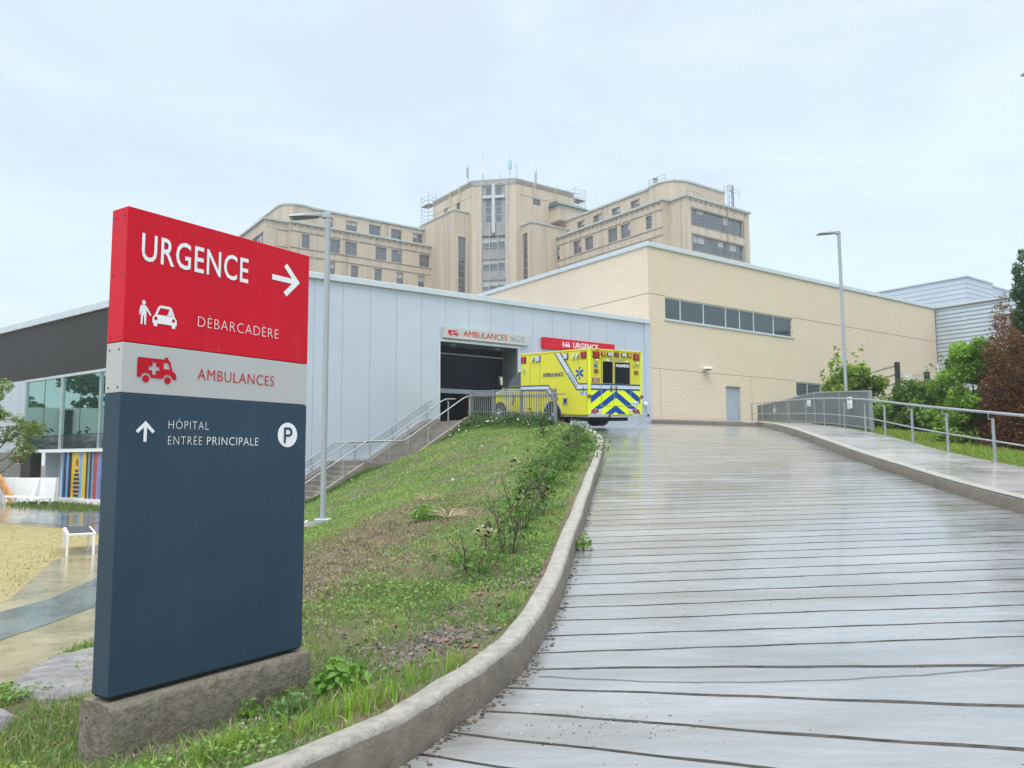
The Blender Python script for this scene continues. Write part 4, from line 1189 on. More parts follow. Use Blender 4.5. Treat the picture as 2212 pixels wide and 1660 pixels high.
for k in range(7):
    for z in (35.2, 31.5, 28.3): dot(PU(66.8), 78.4 + 1.8 * k, z)
for z in np.arange(28, 45, 1.35):
    dot(PU(95), 70.4, z); dot(PV(65), 100.4, z)
for z in np.arange(28, 36, 1.6): dot(PV(77.3), 67.3, z); dot(PU(108.6), 35.3, z); dot(PU(108.6), 37.9, z)
for z in np.arange(28, 45, 1.35):
    for a in (1.2, 5.75): pbox(CF, pC, a - .07, a + .07, z - .07, z + .07, -.06, -.002, m_dot)
for a in (.6, 1.9, 2.9, 4.0, 5.0, 6.4): pbox(CF, pC, a - .08, a + .08, 44.72, 44.88, -.11, -.052, m_dot)
b.build('wall', None, HOS)
CF.build('tower_front', None, HOS)
# windows
def bl(cuts, a, c, z0, z1, p=.5):
    e_ = [a + .06] + list(cuts) + [c - .06]; out = []
    for q in range(len(e_) - 1):
        if random.random() < p and e_[q + 1] - e_[q] > .4: out.append((e_[q] + .03, e_[q + 1] - .03, z0 + (z1 - z0) * random.choice((.3, .45, .5, .6, .75))))
    return out
for L, P in ((winL, PU(108)), (winR, PV(76.05)), (winE, PU(66.8)), (endL, PV(34.9)), (penLw, PU(110.4)), (penRw, PV(78.5)), (towR, PU(95)), (towL, PV(65))):
    for a, c, z0, z1, cuts in L:
        window(HOS, P, a, c, z0, z1, cuts, [(z0 + z1) / 2] if z1 - z0 > 1.3 else [], fw=.085, depth=.25, fmat=m_hframe, gmat=m_hglass, blind=bl(cuts, a, c, z0, z1, .35 if P is not None else 0))
for L, P in ((slL, PU(101)), (slR, PV(71))):
    for a, c, z0, z1, cuts in L:
        window(HOS, P, a, c, z0, z1, (), list(np.arange(z0 + 1.1, z1, 1.15)), fw=.12, depth=.2, fmat=m_hframe, gmat=m_hglass)
# tower front: grey panelling, windows, cross
f = MB(CH)
pbox(f, pC, 1.56, 5.36, 36.3, 38.4, .1, .28, m_spand); pbox(f, pC, 1.56, 2.1, 38.4, 44.4, .1, .28, m_spand); pbox(f, pC, 4.82, 5.36, 38.4, 44.4, .1, .28, m_spand)
pbox(f, pC, 3.16, 3.78, 38.4, 44.4, .1, .28, m_spand); pbox(f, pC, 2.1, 3.16, 42.3, 42.82, .12, .28, m_spand); pbox(f, pC, 3.78, 4.82, 42.3, 42.82, .12, .28, m_spand)
pbox(f, pC, 2.1, 3.16, 44.2, 44.4, .12, .28, m_spand); pbox(f, pC, 3.78, 4.82, 44.2, 44.4, .12, .28, m_spand)
for z0, z1 in ((32.55, 34.3), (29.2, 30.85), (25.7, 27.35)): pbox(f, pC, 1.6, 5.32, z0, z1, .1, .28, m_spand)
for z in (30.9, 34.33, 36.05, 29.17, 32.5): pbox(f, pC, 1.6, 5.32, z - .04, z + .04, .02, .2, m_course)
f.build('spandrel', None, HOS)
for a, c in ((2.1, 3.16), (3.78, 4.82)):
    window(HOS, pC, a, c, 42.82, 44.2, (), (), fw=.07, depth=.22, fmat=m_cross, gmat=m_hglass, frame=CH)
    window(HOS, pC, a, c, 38.4, 42.3, (), (39.7, 41.0), fw=.07, depth=.22, fmat=m_cross, gmat=m_hglass, frame=CH)
for z0, z1 in ((34.35, 36.0), (30.92, 32.5), (27.4, 29.15), (24, 25.6)):
    window(HOS, pC, 1.6, 5.32, z0, z1, (2.8, 4.15), (), fw=.09, depth=.2, fmat=m_cross, gmat=m_hglass, frame=CH, blind=[(1.7, 2.72, z0 + .8), (2.88, 4.07, z0 + .9), (4.23, 5.2, z0 + 1.0)])
f = MB(CH)
pbox(f, pC, 3.22, 3.73, 36.65, 44.62, -.25, .08); pbox(f, pC, 1.7, 3.219, 42.28, 42.74, -.25, .08); pbox(f, pC, 3.731, 5.26, 42.28, 42.74, -.25, .08)
f.build('cross', m_cross, HOS, bevel=.03)
f = MB(CH)
for a in (1.5, 5.42): pbox(f, pC, a - .05, a + .05, 25, 45.2, -.09, .05)
for a in (2.8, 4.15): pbox(f, pC, a - .045, a + .045, 25, 37.6, -.05, .19)
f.build('white_trim', m_cross, HOS)
f = MB(FR)
for x in (73.2, 77.6): 
    for dx in (0, .45): f.box(x + dx, x + dx + .09, 94.75, 94.85, 43.3, 45.5)
for y in (103.2, 106.2):
    for dy in (0, .45): f.box(64.75, 64.85, y + dy, y + dy + .09, 43.2, 45.5)
f.build('hanging_bracket', M('pale yellow steel', (.55, .50, .36), .5), HOS)
# guard rails, cat ladder and vents on the right wing roof
f = MB(FR)
for (x0, y0), (x1, y1) in (((77.9, 74), (78.0, 71)), ((88.5, 69.4), (92.0, 69.4))):
    for z in (39.9, 40.4): f.tube([(x0, y0, z), (x1, y1, z)], .03, 5)
    for t in (0, .5, 1): f.tube([(x0 + (x1 - x0) * t, y0 + (y1 - y0) * t, 39.3), (x0 + (x1 - x0) * t, y0 + (y1 - y0) * t, 40.4)], .03, 5)
for z in (36.6, 37.1): f.tube([(78, 67.3, z), (81, 67.3, z)], .03, 5)
for x in (78, 79.5, 81): f.tube([(x, 67.3, 36.1), (x, 67.3, 37.1)], .03, 5)
f.build('guard_rail', m_course, HOS)
f = MB(FR)
for k in range(7):
    a = pi * k / 6
    f.tube([(89.6 + .5 * cos(a), 69.2 - .5 * sin(a), 36.1), (89.6 + .5 * cos(a), 69.2 - .5 * sin(a), 40.6)], .035, 5)
for z in (37, 37.9, 38.8, 39.7, 40.5): f.tube([(89.6 + .5 * cos(pi * k / 8), 69.2 - .5 * sin(pi * k / 8), z) for k in range(9)], .035, 5)
f.build('ladder_cage', m_course, HOS)
for x, z, r in ((81.3, 42.1, .26), (84.25, 41.0, .16)):
    f = MB(FR); f.tube([(x, 76, 39.3), (x, 76, z - .3)], r, 10); f.lathe([(r * 1.6, 0), (r * 1.6, .07), (.05, .28)], (x, 76, z - .25), n=10); f.build('vent_stack', m_galv, HOS)
f = MB(FR); f.tube([(85.6, 66.7, 36.0), (85.6, 66.7, 24)], .05, 5); f.build('downpipe', m_course, HOS)

# aerials on the tower roof
m_ant = M('white aerial', (.68, .71, .72), .5); m_teal = M('pale teal aerial', (.28, .58, .56), .5)
def aerial(label, x, zt, panel=None, mat=None, lat=False):
    t = thing('roof_aerial', label, 'aerial', (x, 100.5, 45.2), FR, group=None)
    b = MB(FR)
    if lat:
        for dx, dy in ((-.2, 0), (.2, 0), (0, .3)): b.tube([(x + dx, 100.5 + dy, 45.2), (x + dx * .7, 100.5 + dy * .7, zt)], .03, 5)
        for k in range(8):
            z = 45.4 + (zt - 45.6) * k / 8; b.tube([(x - .19, 100.5, z), (x + .19, 100.5, z + .5)], .02, 4)
    else: b.tube([(x, 100.5, 45.2), (x, 100.5, zt - 1.2), (x, 100.5, zt)], [.06, .05, .018], 6)
    b.build('mast', m_galv, t)
    if panel:
        z0, z1, r = panel; b = MB(FR); b.lathe([(r * .8, 0), (r, .08), (r, z1 - z0 - .08), (r * .8, z1 - z0)], (x - .22 if r < .24 else x, 100.4, z0), n=8); b.build('antenna_panel', mat or m_ant, t)
        b = MB(FR)
        for z in (z0 + .2, z1 - .3): b.box(x - .2, x, 100.35, 100.55, z, z + .08)
        b.build('clamp', m_galv, t)
aerial('short grey panel aerial at the corner left of the cross', 64.6, 48.6, (46.0, 47.6, .2), m_galv)
aerial('tallest white panel aerial standing just left of the cross', 67.5, 50.9, (47.0, 49.4, .2))
aerial('pale teal drum aerial standing right of the cross', 72.8, 51.9, (49.2, 50.7, .3), m_teal)
aerial('slim lattice aerial beside the pale teal drum aerial', 74.2, 50.5, None, None, True)
aerial('grey panel aerial on the far slope of the tower roof', 78.4, 51.4, (47.0, 49.8, .2), m_galv)
aerial('thin bare whip aerial between the white and the teal aerial', 70.9, 48.6)
# scaffolds hanging at both rear corners of the tower
def scaffold(label, x0, x1, y0, y1, z0, z1):
    t = thing('scaffold', label, 'scaffold', ((x0 + x1) / 2, (y0 + y1) / 2, z0), FR)
    b = MB(FR)
    for x in (x0, x1):
        for y in (y0, y1): b.tube([(x, y, z0), (x, y, z1)], .045, 5)
    z = z0 + .6
    while z <= z1:
        for p, q in (((x0, y0), (x1, y0)), ((x0, y1), (x1, y1)), ((x0, y0), (x0, y1)), ((x1, y0), (x1, y1))): b.tube([(*p, z), (*q, z)], .035, 5)
        z += .75
    b.build('frame', m_galv, t)
    b = MB(FR); b.tube([(x0, y0, z0 + 1), (x1, y0, z0 + 3)], .035, 5); b.tube([(x1, y0, z0 + 3), (x0, y0, z0 + 5)], .035, 5); b.build('diagonal_brace', m_galv, t)
    b = MB(FR); b.box(x0, x1, y0, y1, z1 - 2.2, z1 - 2.12); b.box(x0, x1, y0, y1, z0 + 2.2, z0 + 2.28); b.build('platform', m_course, t)
scaffold('steel scaffold at the right rear corner of the hospital tower', 87.4, 89.9, 101, 103, 39.4, 49.4)
scaffold('steel scaffold at the left rear corner of the hospital tower', 70.2, 71.8, 123, 125.8, 40.2, 51.2)

# ------------------------------------------------------------------ tall direction sign in front
FS = Matrix.Translation((-2.044, 4.0, .385)) @ Matrix.Rotation(R_(90 - 33.25), 4, 'Z')   # x along the face, -y towards the viewer
W, H, T = 1.26, 2.56, .152
m_sred = M('glossy red panel', (.60, .004, .020), .38, var=.08, vs=1.4, stain=((.63, .022, .04), .5, 9, (1, 1, .18)), spec=.2, drops=((.66, .11, .13), 42, .69, .5))
m_sgrey = M('light grey panel', (.46, .465, .455), .4, var=.04, vs=2)
m_sblue = M('slate blue panel', (.028, .057, .088), .45, var=.1, vs=1.5, stain=((.040, .074, .106), .45, 7, (1, 1, .3)), spec=.25, drops=((.10, .15, .19), 38, .72, .45))
m_rain = M('rain drops', (.35, .37, .38), .15)
sign = thing('direction_sign', 'tall red, grey and slate blue sign reading URGENCE on a concrete footing', 'sign', (-2.044, 4.0, .0), ID, Matrix.Rotation(R_(90 - 33.25), 4, 'Z'))
fs = lambda x, y, d: (x, -.0035 - d, y - .385)
zr, zg = 2.213 - .385, 1.943 - .385
for nm, z0, z1, m in (('red_panel', zr + .0015, H, m_sred), ('grey_panel', zg + .0015, zr - .0015, m_sgrey), ('blue_panel', 0.012, zg - .0015, m_sblue)):
    b = MB(FS); b.box(0, W, 0, T, z0, z1); po = b.build(nm, m, sign, bevel=.004)
b = MB(FS); b.box(.01, W - .01, .012, T - .012, 0, H - .01); b.build('core', m_dark, sign)
b = MB(FS)
for z in (.03, zg - .05, zg + .03, zr - .04, zr + .03, (zr + H) / 2, H - .05, zg * .5):
    for y in (.03, .12): b.lathe([(.006, 0), (.005, .003)], (-.0005, y, z), (-1, 0, 0), 8)
b.build('rivet', M('dark rivet', (.05, .05, .055), .4), sign)
b = MB(FS); text_fit(b, 'URGENCE', .082, .772, 2.668, 2.815, fs, bold=.009, space=1.08); b.build('lettering', m_letter, sign)
b = MB(FS); text_fit(b, 'DÉBARCADÈRE', .437, 1.012, 2.352, 2.412, fs, bold=-.022, space=1.12); b.build('lettering', m_letter, sign)
b = MB(FS); text_fit(b, 'AMBULANCES', .447, .989, 2.047, 2.110, fs, bold=-.01, space=1.1); b.build('lettering', m_red, sign)
b = MB(FS)
text_fit(b, 'HÔPITAL', .277, .529, 1.761, 1.808, fs, bold=-.022, space=1.15); b.build('lettering', m_letter, sign)
b = MB(FS); text_fit(b, 'ENTRÉE', .277, .488, 1.674, 1.722, fs, bold=-.022, space=1.15); b.build('lettering', m_letter, sign)
b = MB(FS); text_fit(b, 'PRINCIPALE', .520, .878, 1.674, 1.722, fs, bold=-.012, space=1.1); b.build('lettering', m_letter, sign)
def arrow(mb, cx, cy, L, hw, th, ang):
    """arrow: shaft of length L ending at its tip, head arms of half width hw"""
    a = Vector((cos(ang), sin(ang))); n = Vector((-sin(ang), cos(ang)))
    c = Vector((cx, cy))
    t = th / 2; q = th * .7071; m = hw
    P = [c - a * L + n * t, c - a * (2 * q + t) + n * t, c - a * (m + q) + n * (m - q), c - a * m + n * m, c,
         c - a * m - n * m, c - a * (m + q) - n * (m - q), c - a * (2 * q + t) - n * t, c - a * L - n * t]
    mb.poly([[(p.x, p.y) for p in P]], fs, 0)
b = MB(FS); arrow(b, 1.178, 2.744, .225, .108, .034, 0); b.build('arrow_symbol', m_letter, sign)
b = MB(FS); arrow(b, .143, 1.80, .112, .054, .018, pi / 2); b.build('arrow_symbol', m_letter, sign)
b = MB(FS)
b.poly([sc_pts(CAR, .156, 2.318, .150, .118)] + [sc_pts(h, .156, 2.318, .150, .118) for h in CAR_H], fs, 0)
b.poly([circ(.262, 2.405, .010, 12, .013)], fs, 0); b.poly([[(.243, 2.386), (.281, 2.386), (.275, 2.397), (.249, 2.397)]], fs, 0)
b.poly([sc_pts(MAN, .084, 2.318, .068, .125)], fs, 0); b.poly([circ(.106, 2.437, .0105, 14, .0135)], fs, 0)
b.build('drop_off_symbol', m_letter, sign)
b = MB(FS)
b.poly([sc_pts(AMB, .084, 2.004, .232, .148)] + [sc_pts(h, .084, 2.004, .232, .148) for h in AMB_H], fs, 0)
for cx in (.215, .765): b.poly([circ(.084 + .232 * cx, 2.004 + .148 * .15, .020, 16)], fs, 0)
b.build('ambulance_symbol', m_red, sign)
b = MB(FS)
Pl = [(1.073, 1.692), (1.073, 1.792), (1.112, 1.792)] + circ(1.112, 1.762, .030, 10, None, pi / 2 - .2, -pi / 2 + .2) + [(1.112, 1.732), (1.089, 1.732), (1.089, 1.692)]
Ph = [(1.089, 1.747), (1.089, 1.777), (1.110, 1.777)] + circ(1.110, 1.762, .015, 8, None, pi / 2 - .2, -pi / 2 + .2) + [(1.110, 1.747)]
b.poly([circ(1.104, 1.744, .078, 36)], fs, 0); b.build('parking_disc', m_letter, sign)
fs2 = lambda x, y, d: (x, -.0065 - d, y - .385)
b = MB(FS); b.poly([Pl, Ph], fs2, 0); b.build('parking_letter', m_sblue, sign)
# concrete footing with chipped, chamfered top
b = MB(FS)
NXF = 110
def cross(x, e):
    j = lambda s: s * random.uniform(-1, 1)
    return [(x, -.064 + e, -.75), (x, -.064 + e + j(.0015), -.2), (x, -.062 + e + j(.002), -.046 + j(.003)), (x, -.053 + e + j(.003), -.026 + j(.003)), (x, -.040 + e + j(.002), -.0165 + j(.001)), (x, .06, -.0145),
            (x, .21 - e, -.0165), (x, .235 - e, -.045), (x, .235 - e, -.75)]
vs = []
for i in range(NXF + 1):
    x = -.018 + 1.305 * i / NXF
    vs += cross(x, .012 if i in (0, NXF) else 0)
fsq = [(i * 9 + k, i * 9 + k + 1, (i + 1) * 9 + k + 1, (i + 1) * 9 + k) for i in range(NXF) for k in range(8)]
fsq += [tuple(range(9))[::-1], tuple(NXF * 9 + k for k in range(9))]
b.add(vs, fsq)
m_foot = M('pitted footing concrete', (.225, .20, .155), .8, var=.3, vs=22, drops=((.05, .042, .03), 48, .66, .8), bump=1.0, bs=30, bd=.03, spec=.3, stain=((.075, .058, .036), .85, 1.6, (1, 1, .45)))
b.build('footing', m_foot, sign, smooth=50)

# ------------------------------------------------------------------ lamp posts
def lamp(label, x, y, zb, zt, ang, arm=.74, group='grey street lamps'):
    t = thing('street_lamp', label, 'street lamp', (x, y, zb), ID, Matrix.Rotation(ang, 4, 'Z'), group)
    f = wm(t); h = zt - zb
    b = MB(f); b.tube([(0, 0, 0), (0, 0, h)], .055, 14); b.build('pole', m_lamp, t, smooth=40)
    b = MB(f); b.box(-.15, .15, -.15, .15, 0, .10); b.build('base_plate', m_lamp, t, bevel=.02)
    b = MB(f); b.tube([(0, 0, h + .0), (0, 0, h + .06)], .06, 14); b.box(-.12, .05, -.06, .06, h - .06, h + .045); b.build('pole_cap', m_lamp, t, bevel=.01)
    b = MB(f)
    b.hexa([(-.12, -.05, h - .03), (-.12, .05, h - .03), (-.45, .15, h - .055), (-.45, -.15, h - .055)], [(-.12, -.05, h + .035), (-.12, .05, h + .035), (-.45, .14, h + .0), (-.45, -.14, h + .0)])
    b.hexa([(-.45, -.15, h - .055), (-.45, .15, h - .055), (-.45 - arm * .55, .15, h - .075), (-.45 - arm * .55, -.15, h - .075)], [(-.45, -.14, h), (-.45, .14, h), (-.45 - arm * .55, .14, h - .045), (-.45 - arm * .55, -.14, h - .045)])
    hd = b.build('lamp_head', m_lamp, t, bevel=.008)
    b = MB(f); b.hexa([(-.2, -.07, h - .0455), (-.2, .07, h - .0455), (-.42 - arm * .5, .12, h - .080), (-.42 - arm * .5, -.12, h - .080)], [(-.2, -.07, h - .036), (-.2, .07, h - .036), (-.42 - arm * .5, .12, h - .07), (-.42 - arm * .5, -.12, h - .07)])
    b.build('lens', m_lampd, hd)
lamp('grey street lamp at the foot of the grass bank beside the red sign', -3.66, 15.0, .33, 6.42, R_(4), .55)
lamp('grey street lamp rising behind the dark railing panel on the right', 11.33, 26.0, 2.45, 9.24, R_(4), .55)
lamp('street lamp of which only a dark head corner shows at the picture edge', 8.78, 11.45, 1.05, 7.55, R_(4), .62)
pad = MB(); pad.prism([(-4.2, 14.55), (-3.15, 14.5), (-3.1, 15.5), (-4.2, 15.5)], .0, .33)
tag(pad.build('lamp_pad', m_conc, None, (-3.66, 15, .1), bevel=.03), 'flat concrete pad under the lamp post on the bank', 'concrete pad')

# ------------------------------------------------------------------ stairs along the garage wall
st = thing('stairs', 'concrete stairs in two flights climbing along the metal garage wall', 'stairs', (12, 26.5, -.3), FR)
b = MB(FR)
u = 13.3; z = 1.27; tr = .282; ri = .1735
prof = []
for i in range(10):
    b.box(u + i * tr, 16.4, 25.12, 27.98, z + i * ri + .0005, z + (i + 1) * ri)
    if i == 9: pass
b.box(16.1, 16.62, 25.12, 28.0, 2.0, z + 10 * ri + .001)
b.box(11.72, 13.3 + .01, 25.12, 27.98, -.3, 1.27)
for i in range(9):
    uu = 11.72 - (i + 1) * tr; zz = 1.27 - (i + 1) * ri
    if zz < -.3: break
    b.box(uu, uu + tr - .0005, 25.12, 27.98, -.6, zz)
b.box(13.301, 16.4, 25.13, 27.97, -.3, 1.271)
b.build('steps', m_conc, st, bevel=.008)
def stringer(v0, v1, off):
    s = MB(FR)
    top = [(9.0, -.32), (9.35, -.12), (11.72, 1.34), (13.25, 1.34), (16.0, 3.06), (16.5, 3.08)]
    top = [(a, z + off) for a, z in top]
    for (a, z), (a2, z2) in zip(top[:-1], top[1:]):
        s.hexa([(a, v0, -.9), (a2, v0, -.9 if a2 < 12 else .2), (a2, v1, -.9 if a2 < 12 else .2), (a, v1, -.9 if a < 12 else .2)], [(a, v0, z), (a2, v0, z2), (a2, v1, z2), (a, v1, z)])
    s.build('stringer', m_conc, st, bevel=.01)
stringer(24.93, 25.118, .06); stringer(27.82, 28.045, .10)
def handrail(label, v, extra):
    t = thing('handrail', label, 'handrail', (13, v, 0), FR, group='galvanised handrails of the stairs')
    b = MB(FR)
    pts = [(9.0, v, .34), (11.55, v, 1.97), (11.84, v, 2.16), (13.25, v, 2.18), (13.55, v, 2.33), (15.85, v, 3.83), (16.05, v, 3.92), (16.05 + extra, v, 3.93)]
    b.tube(pts, .024, 8); b.build('rail', m_galv, t, smooth=60)
    for up in (9.6, 10.98, 12.72, 14.33, 16.14 if extra > .1 else 15.9):
        zr_ = np.interp(up, [p[0] for p in pts], [p[2] for p in pts])
        zb = np.interp(up, [9.0, 9.35, 11.72, 13.25, 16.0, 16.5], [-.5, -.3, 1.2, 1.2, 2.95, 3.0])
        b = MB(FR); b.tube([(up, v, zb), (up, v, zr_ - .1)], .026, 8); b.tube([(up, v, zr_ - .1), (up - .06, v, zr_ - .1), (up - .06, v, zr_ - .01)], .009, 5); b.build('post', m_galv, t, smooth=60)
handrail('stair handrail nearest the grass bank, joined to the bar fence', 25.03, .3)
handrail('middle stair handrail running down the centre of the steps', 26.6, .42)
handrail('stair handrail running close along the metal garage wall', 27.93, .1)
# bar fence beside the ambulance
m_bar = M('grey fence paint', (.22, .235, .25), .5, .2, .1, 8)
fe = thing('bar_fence', 'grey vertical bar fence on top of the bank before the ambulance', 'fence', (16.3, 22.6, 2.9), FR)
fz = lambda v: np.interp(v, [20, 25.2], [2.74, 3.06])
b = MB(FR)
for k in range(38):
    v = 20.05 + 5.1 * k / 37; b.box(16.30, 16.32, v - .013, v + .013, fz(v) + .05, fz(v) + 1.09)
b.build('bars', m_bar, fe)
for dz in (.30, .86, 1.10):
    b = MB(FR); b.hexa([(16.29, 20.0, fz(20) + dz - .02), (16.33, 20.0, fz(20) + dz - .02), (16.33, 25.2, fz(25.2) + dz - .02), (16.29, 25.2, fz(25.2) + dz - .02)],
                      [(16.29, 20.0, fz(20) + dz + .012), (16.33, 20.0, fz(20) + dz + .012), (16.33, 25.2, fz(25.2) + dz + .012), (16.29, 25.2, fz(25.2) + dz + .012)]); b.build('rail', m_bar, fe)
for v in (20.0, 21.9, 23.6, 25.15):
    b = MB(FR); b.box(16.26, 16.36, v - .05, v + .05, fz(v) - .3, fz(v) + 1.12); b.build('post', m_bar, fe, bevel=.004)
b = MB(FR); b.tube([(16.25, 19.4, fz(19.4) + .9), (16.25, 25.1, fz(25.1) + .9)], .022, 8); b.build('grab_rail', m_bar, fe)

# ------------------------------------------------------------------ railing along the right pavement
rp = [(8.72, 10.0), (8.74, 11.3), (8.79, 12.7), (8.87, 14.2), (8.98, 15.9), (9.2, 17.7), (9.62, 19.85), (10.1, 22.0), (10.38, 24.0), (10.65, 26.2), (10.95, 28.6), (11.4, 31.6), (11.9, 34.8), (12.5, 38.4), (13.1, 42)]
rz = lambda x, y: float(road_z(x, y)) + .2
ra = thing('railing', 'galvanised tube railing with offset posts along the raised pavement', 'railing', (9.6, 20, 2.0), ID)
L_ = smooth_line(rp, 5)
b = MB(); b.tube([(p[0] - .08, p[1], rz(*p) + .93) for p in L_], .026, 8); b.build('top_rail', m_galv, ra, smooth=60)
b = MB(); b.tube([(p[0], p[1], rz(*p) + .40) for p in L_], .017, 8); b.build('middle_rail', m_galv, ra, smooth=60)
for x, y in rp:
    b = MB(); z = rz(x, y); b.tube([(x, y, z - .1), (x, y, z + .82)], .028, 10); b.tube([(x, y, z + .815), (x - .08, y, z + .80), (x - .08, y, z + .91)], .009, 5); b.build('post', m_galv, ra, smooth=60)
# dark bar panel railing behind it
m_slat = M('grey green fence bar', (.17, .195, .195), .5, .3, .12, 6)
pf = thing('panel_fence', 'dark grey fence of close upright bars behind the railing', 'fence', (10.9, 28, 2.7), ID)
pts = [(10.42, 22.3), (10.86, 25.4), (11.26, 28.5), (12.05, 33.5), (12.95, 38.5), (13.65, 42.6)]
hz1 = [rz(10.38, 22.3) + 1.15, None, 3.88, None, None, 4.30]
ts = [0, 1, 2, 3, 4, 5]
ztop = [rz(*pts[0]) + 1.17, rz(*pts[1]) + 1.17, 3.90, 4.02, 4.18, 4.34]
for i in range(5):
    (x0, y0), (x1, y1) = pts[i], pts[i + 1]
    b = MB()
    nb = 22 if i < 2 else 26
    d = Vector((x1 - x0, y1 - y0, 0)); L = d.length; d.normalize(); nrm = Vector((d.y, -d.x, 0))
    for k in range(nb):
        t = (k + .5) / nb; w = L / nb * .40
        c = Vector((x0, y0, 0)) + d * (L * t); zt = ztop[i] + (ztop[i + 1] - ztop[i]) * t; zb = rz(c.x, c.y) + .03
        q = [c - d * w - nrm * .012, c + d * w - nrm * .012, c + d * w + nrm * .012, c - d * w + nrm * .012]
        b.hexa([(p.x, p.y, zb) for p in q], [(p.x, p.y, zt - .03) for p in q])
    po = b.build('bar_panel', m_slat, pf)
    b = MB()
    for dz in (None, .06):
        za = ztop[i] - .03 if dz is None else rz(x0, y0) + dz; zb2 = ztop[i + 1] - .03 if dz is None else rz(x1, y1) + dz
        q0 = [Vector((x0, y0, 0)) - nrm * .025, Vector((x0, y0, 0)) + nrm * .025]; q1 = [Vector((x1, y1, 0)) - nrm * .025, Vector((x1, y1, 0)) + nrm * .025]
        b.hexa([(q0[0].x, q0[0].y, za), (q0[1].x, q0[1].y, za), (q1[1].x, q1[1].y, zb2), (q1[0].x, q1[0].y, zb2)], [(q0[0].x, q0[0].y, za + .045), (q0[1].x, q0[1].y, za + .045), (q1[1].x, q1[1].y, zb2 + .045), (q1[0].x, q1[0].y, zb2 + .045)])
    b.build('rail', m_galv, po)
for i, (x, y) in enumerate(pts):
    b = MB(); b.box(x - .04, x + .04, y - .04, y + .04, rz(x, y) - .1, ztop[i] + .02); b.build('post', m_galv, pf)
def notice(label, x, y, z0, w, h):
    t = thing('notice', label, 'notice', (x, y, z0), ID, Matrix.Rotation(R_(-74), 4, 'Z'))
    f = wm(t); b = MB(f); b.box(-w / 2, w / 2, -.006, .0, 0, h); b.build('sheet', m_letter, t)
    b = MB(f)
    b.poly([circ(-.02, h * .80, w * .22, 14)], lambda x, y, d: (x, -.008, y), 0)
    for k in range(4): b.poly([[(-w * .36, h * (.1 + .11 * k)), (w * (.2 + .05 * (k % 3)), h * (.1 + .11 * k)), (w * (.2 + .05 * (k % 3)), h * (.14 + .11 * k)), (-w * .36, h * (.14 + .11 * k))]], lambda x, y, d: (x, -.008, y), 0)
    b.build('print', M('printed grey ink', (.25, .27, .3), .6), t)
notice('larger white notice on the dark fence panel nearest us', 10.56, 24.0, rz(10.4, 24) + .62, .22, .36)
notice('small white notice halfway along the dark bar fence', 11.29, 29.2, 3.44, .2, .3)
notice('tiniest white notice near the far end of the dark bar fence', 12.58, 36.8, 3.62, .2, .22)

# ------------------------------------------------------------------ ambulance
ax = Vector((1, 0, .03)).normalized(); ay = Vector((0, 1, .06)); ay = (ay - ax * ay.dot(ax)).normalized(); az = ax.cross(ay)
RA = Matrix(((ax.x, ay.x, az.x, 0), (ax.y, ay.y, az.y, 0), (ax.z, ay.z, az.z, 0), (0, 0, 0, 1)))
amb = thing('ambulance', 'bright yellow box ambulance with blue chevrons on its rear doors', 'ambulance', (18.27, 19.13, 2.55), FR, RA)
FA = wm(amb)
m_ylw = M('ambulance yellow', (.70, .665, .045), .32, var=.03, vs=2, spec=.35)
m_ylwd = M('ambulance door yellow', (.60, .545, .075), .36, var=.03, vs=2, spec=.35)
m_fluo = M('fluorescent yellow tape', (.80, .95, .01), .4, var=.02)
m_blue = M('reflective blue tape', (.005, .065, .33), .45, var=.06, spec=.2)
m_navy = M('dark blue tape', (.012, .05, .17), .4)
m_stripe = M('pale reflective stripe', (.60, .68, .74), .4, var=.03)
m_lred = M('red lamp lens', (.36, .008, .012), .2, var=.2, vs=20, coat=.4)
m_lamb = M('amber lamp lens', (.62, .28, .01), .2, var=.15, vs=20, coat=.4)
m_lclr = M('clear lamp lens', (.55, .60, .62), .15, var=.1, vs=20, coat=.4)
m_chrome = M('chrome', (.70, .72, .73), .12, 1.0, .05)
m_awin = M('black tinted window', (.004, .004, .006), .12, var=.2, spec=.2)
m_cabw = glass_mat('cab window', (.008, .014, .014), .13, .04)
m_seamd = M('door seam shadow gap', (.20, .20, .03), .7)
m_brn = M('brown lens', (.20, .10, .02), .3, coat=.3)
m_bumper = M('bare aluminium tread', (.55, .56, .56), .35, .3, .2, 30)
SD = lambda y, z, d: (-1.22 + d, y, z)       # left side of the box
RD = lambda x, z, d: (x, d, z)               # rear
b = MB(FA)
b.box(-1.22, 1.22, 0, 3.84, .42, 2.66)
b.build('box_body', m_ylw, amb, bevel=.05, seg=3)
b = MB(FA); b.box(-1.17, 1.17, .04, 3.8, .36, .42); b.build('skirt_rail', m_bumper, amb)
cpost = MB(FA)
for x in (-1.236, 1.172): cpost.box(x, x + .064, -.012, .05, .47, 2.6)
cpost.build('corner_post', m_fluo, amb, bevel=.012)
# roof edge
b = MB(FA); b.box(-1.235, 1.235, -.012, 3.85, 2.60, 2.655); b.build('roof_rail', m_ylw, amb, bevel=.015)
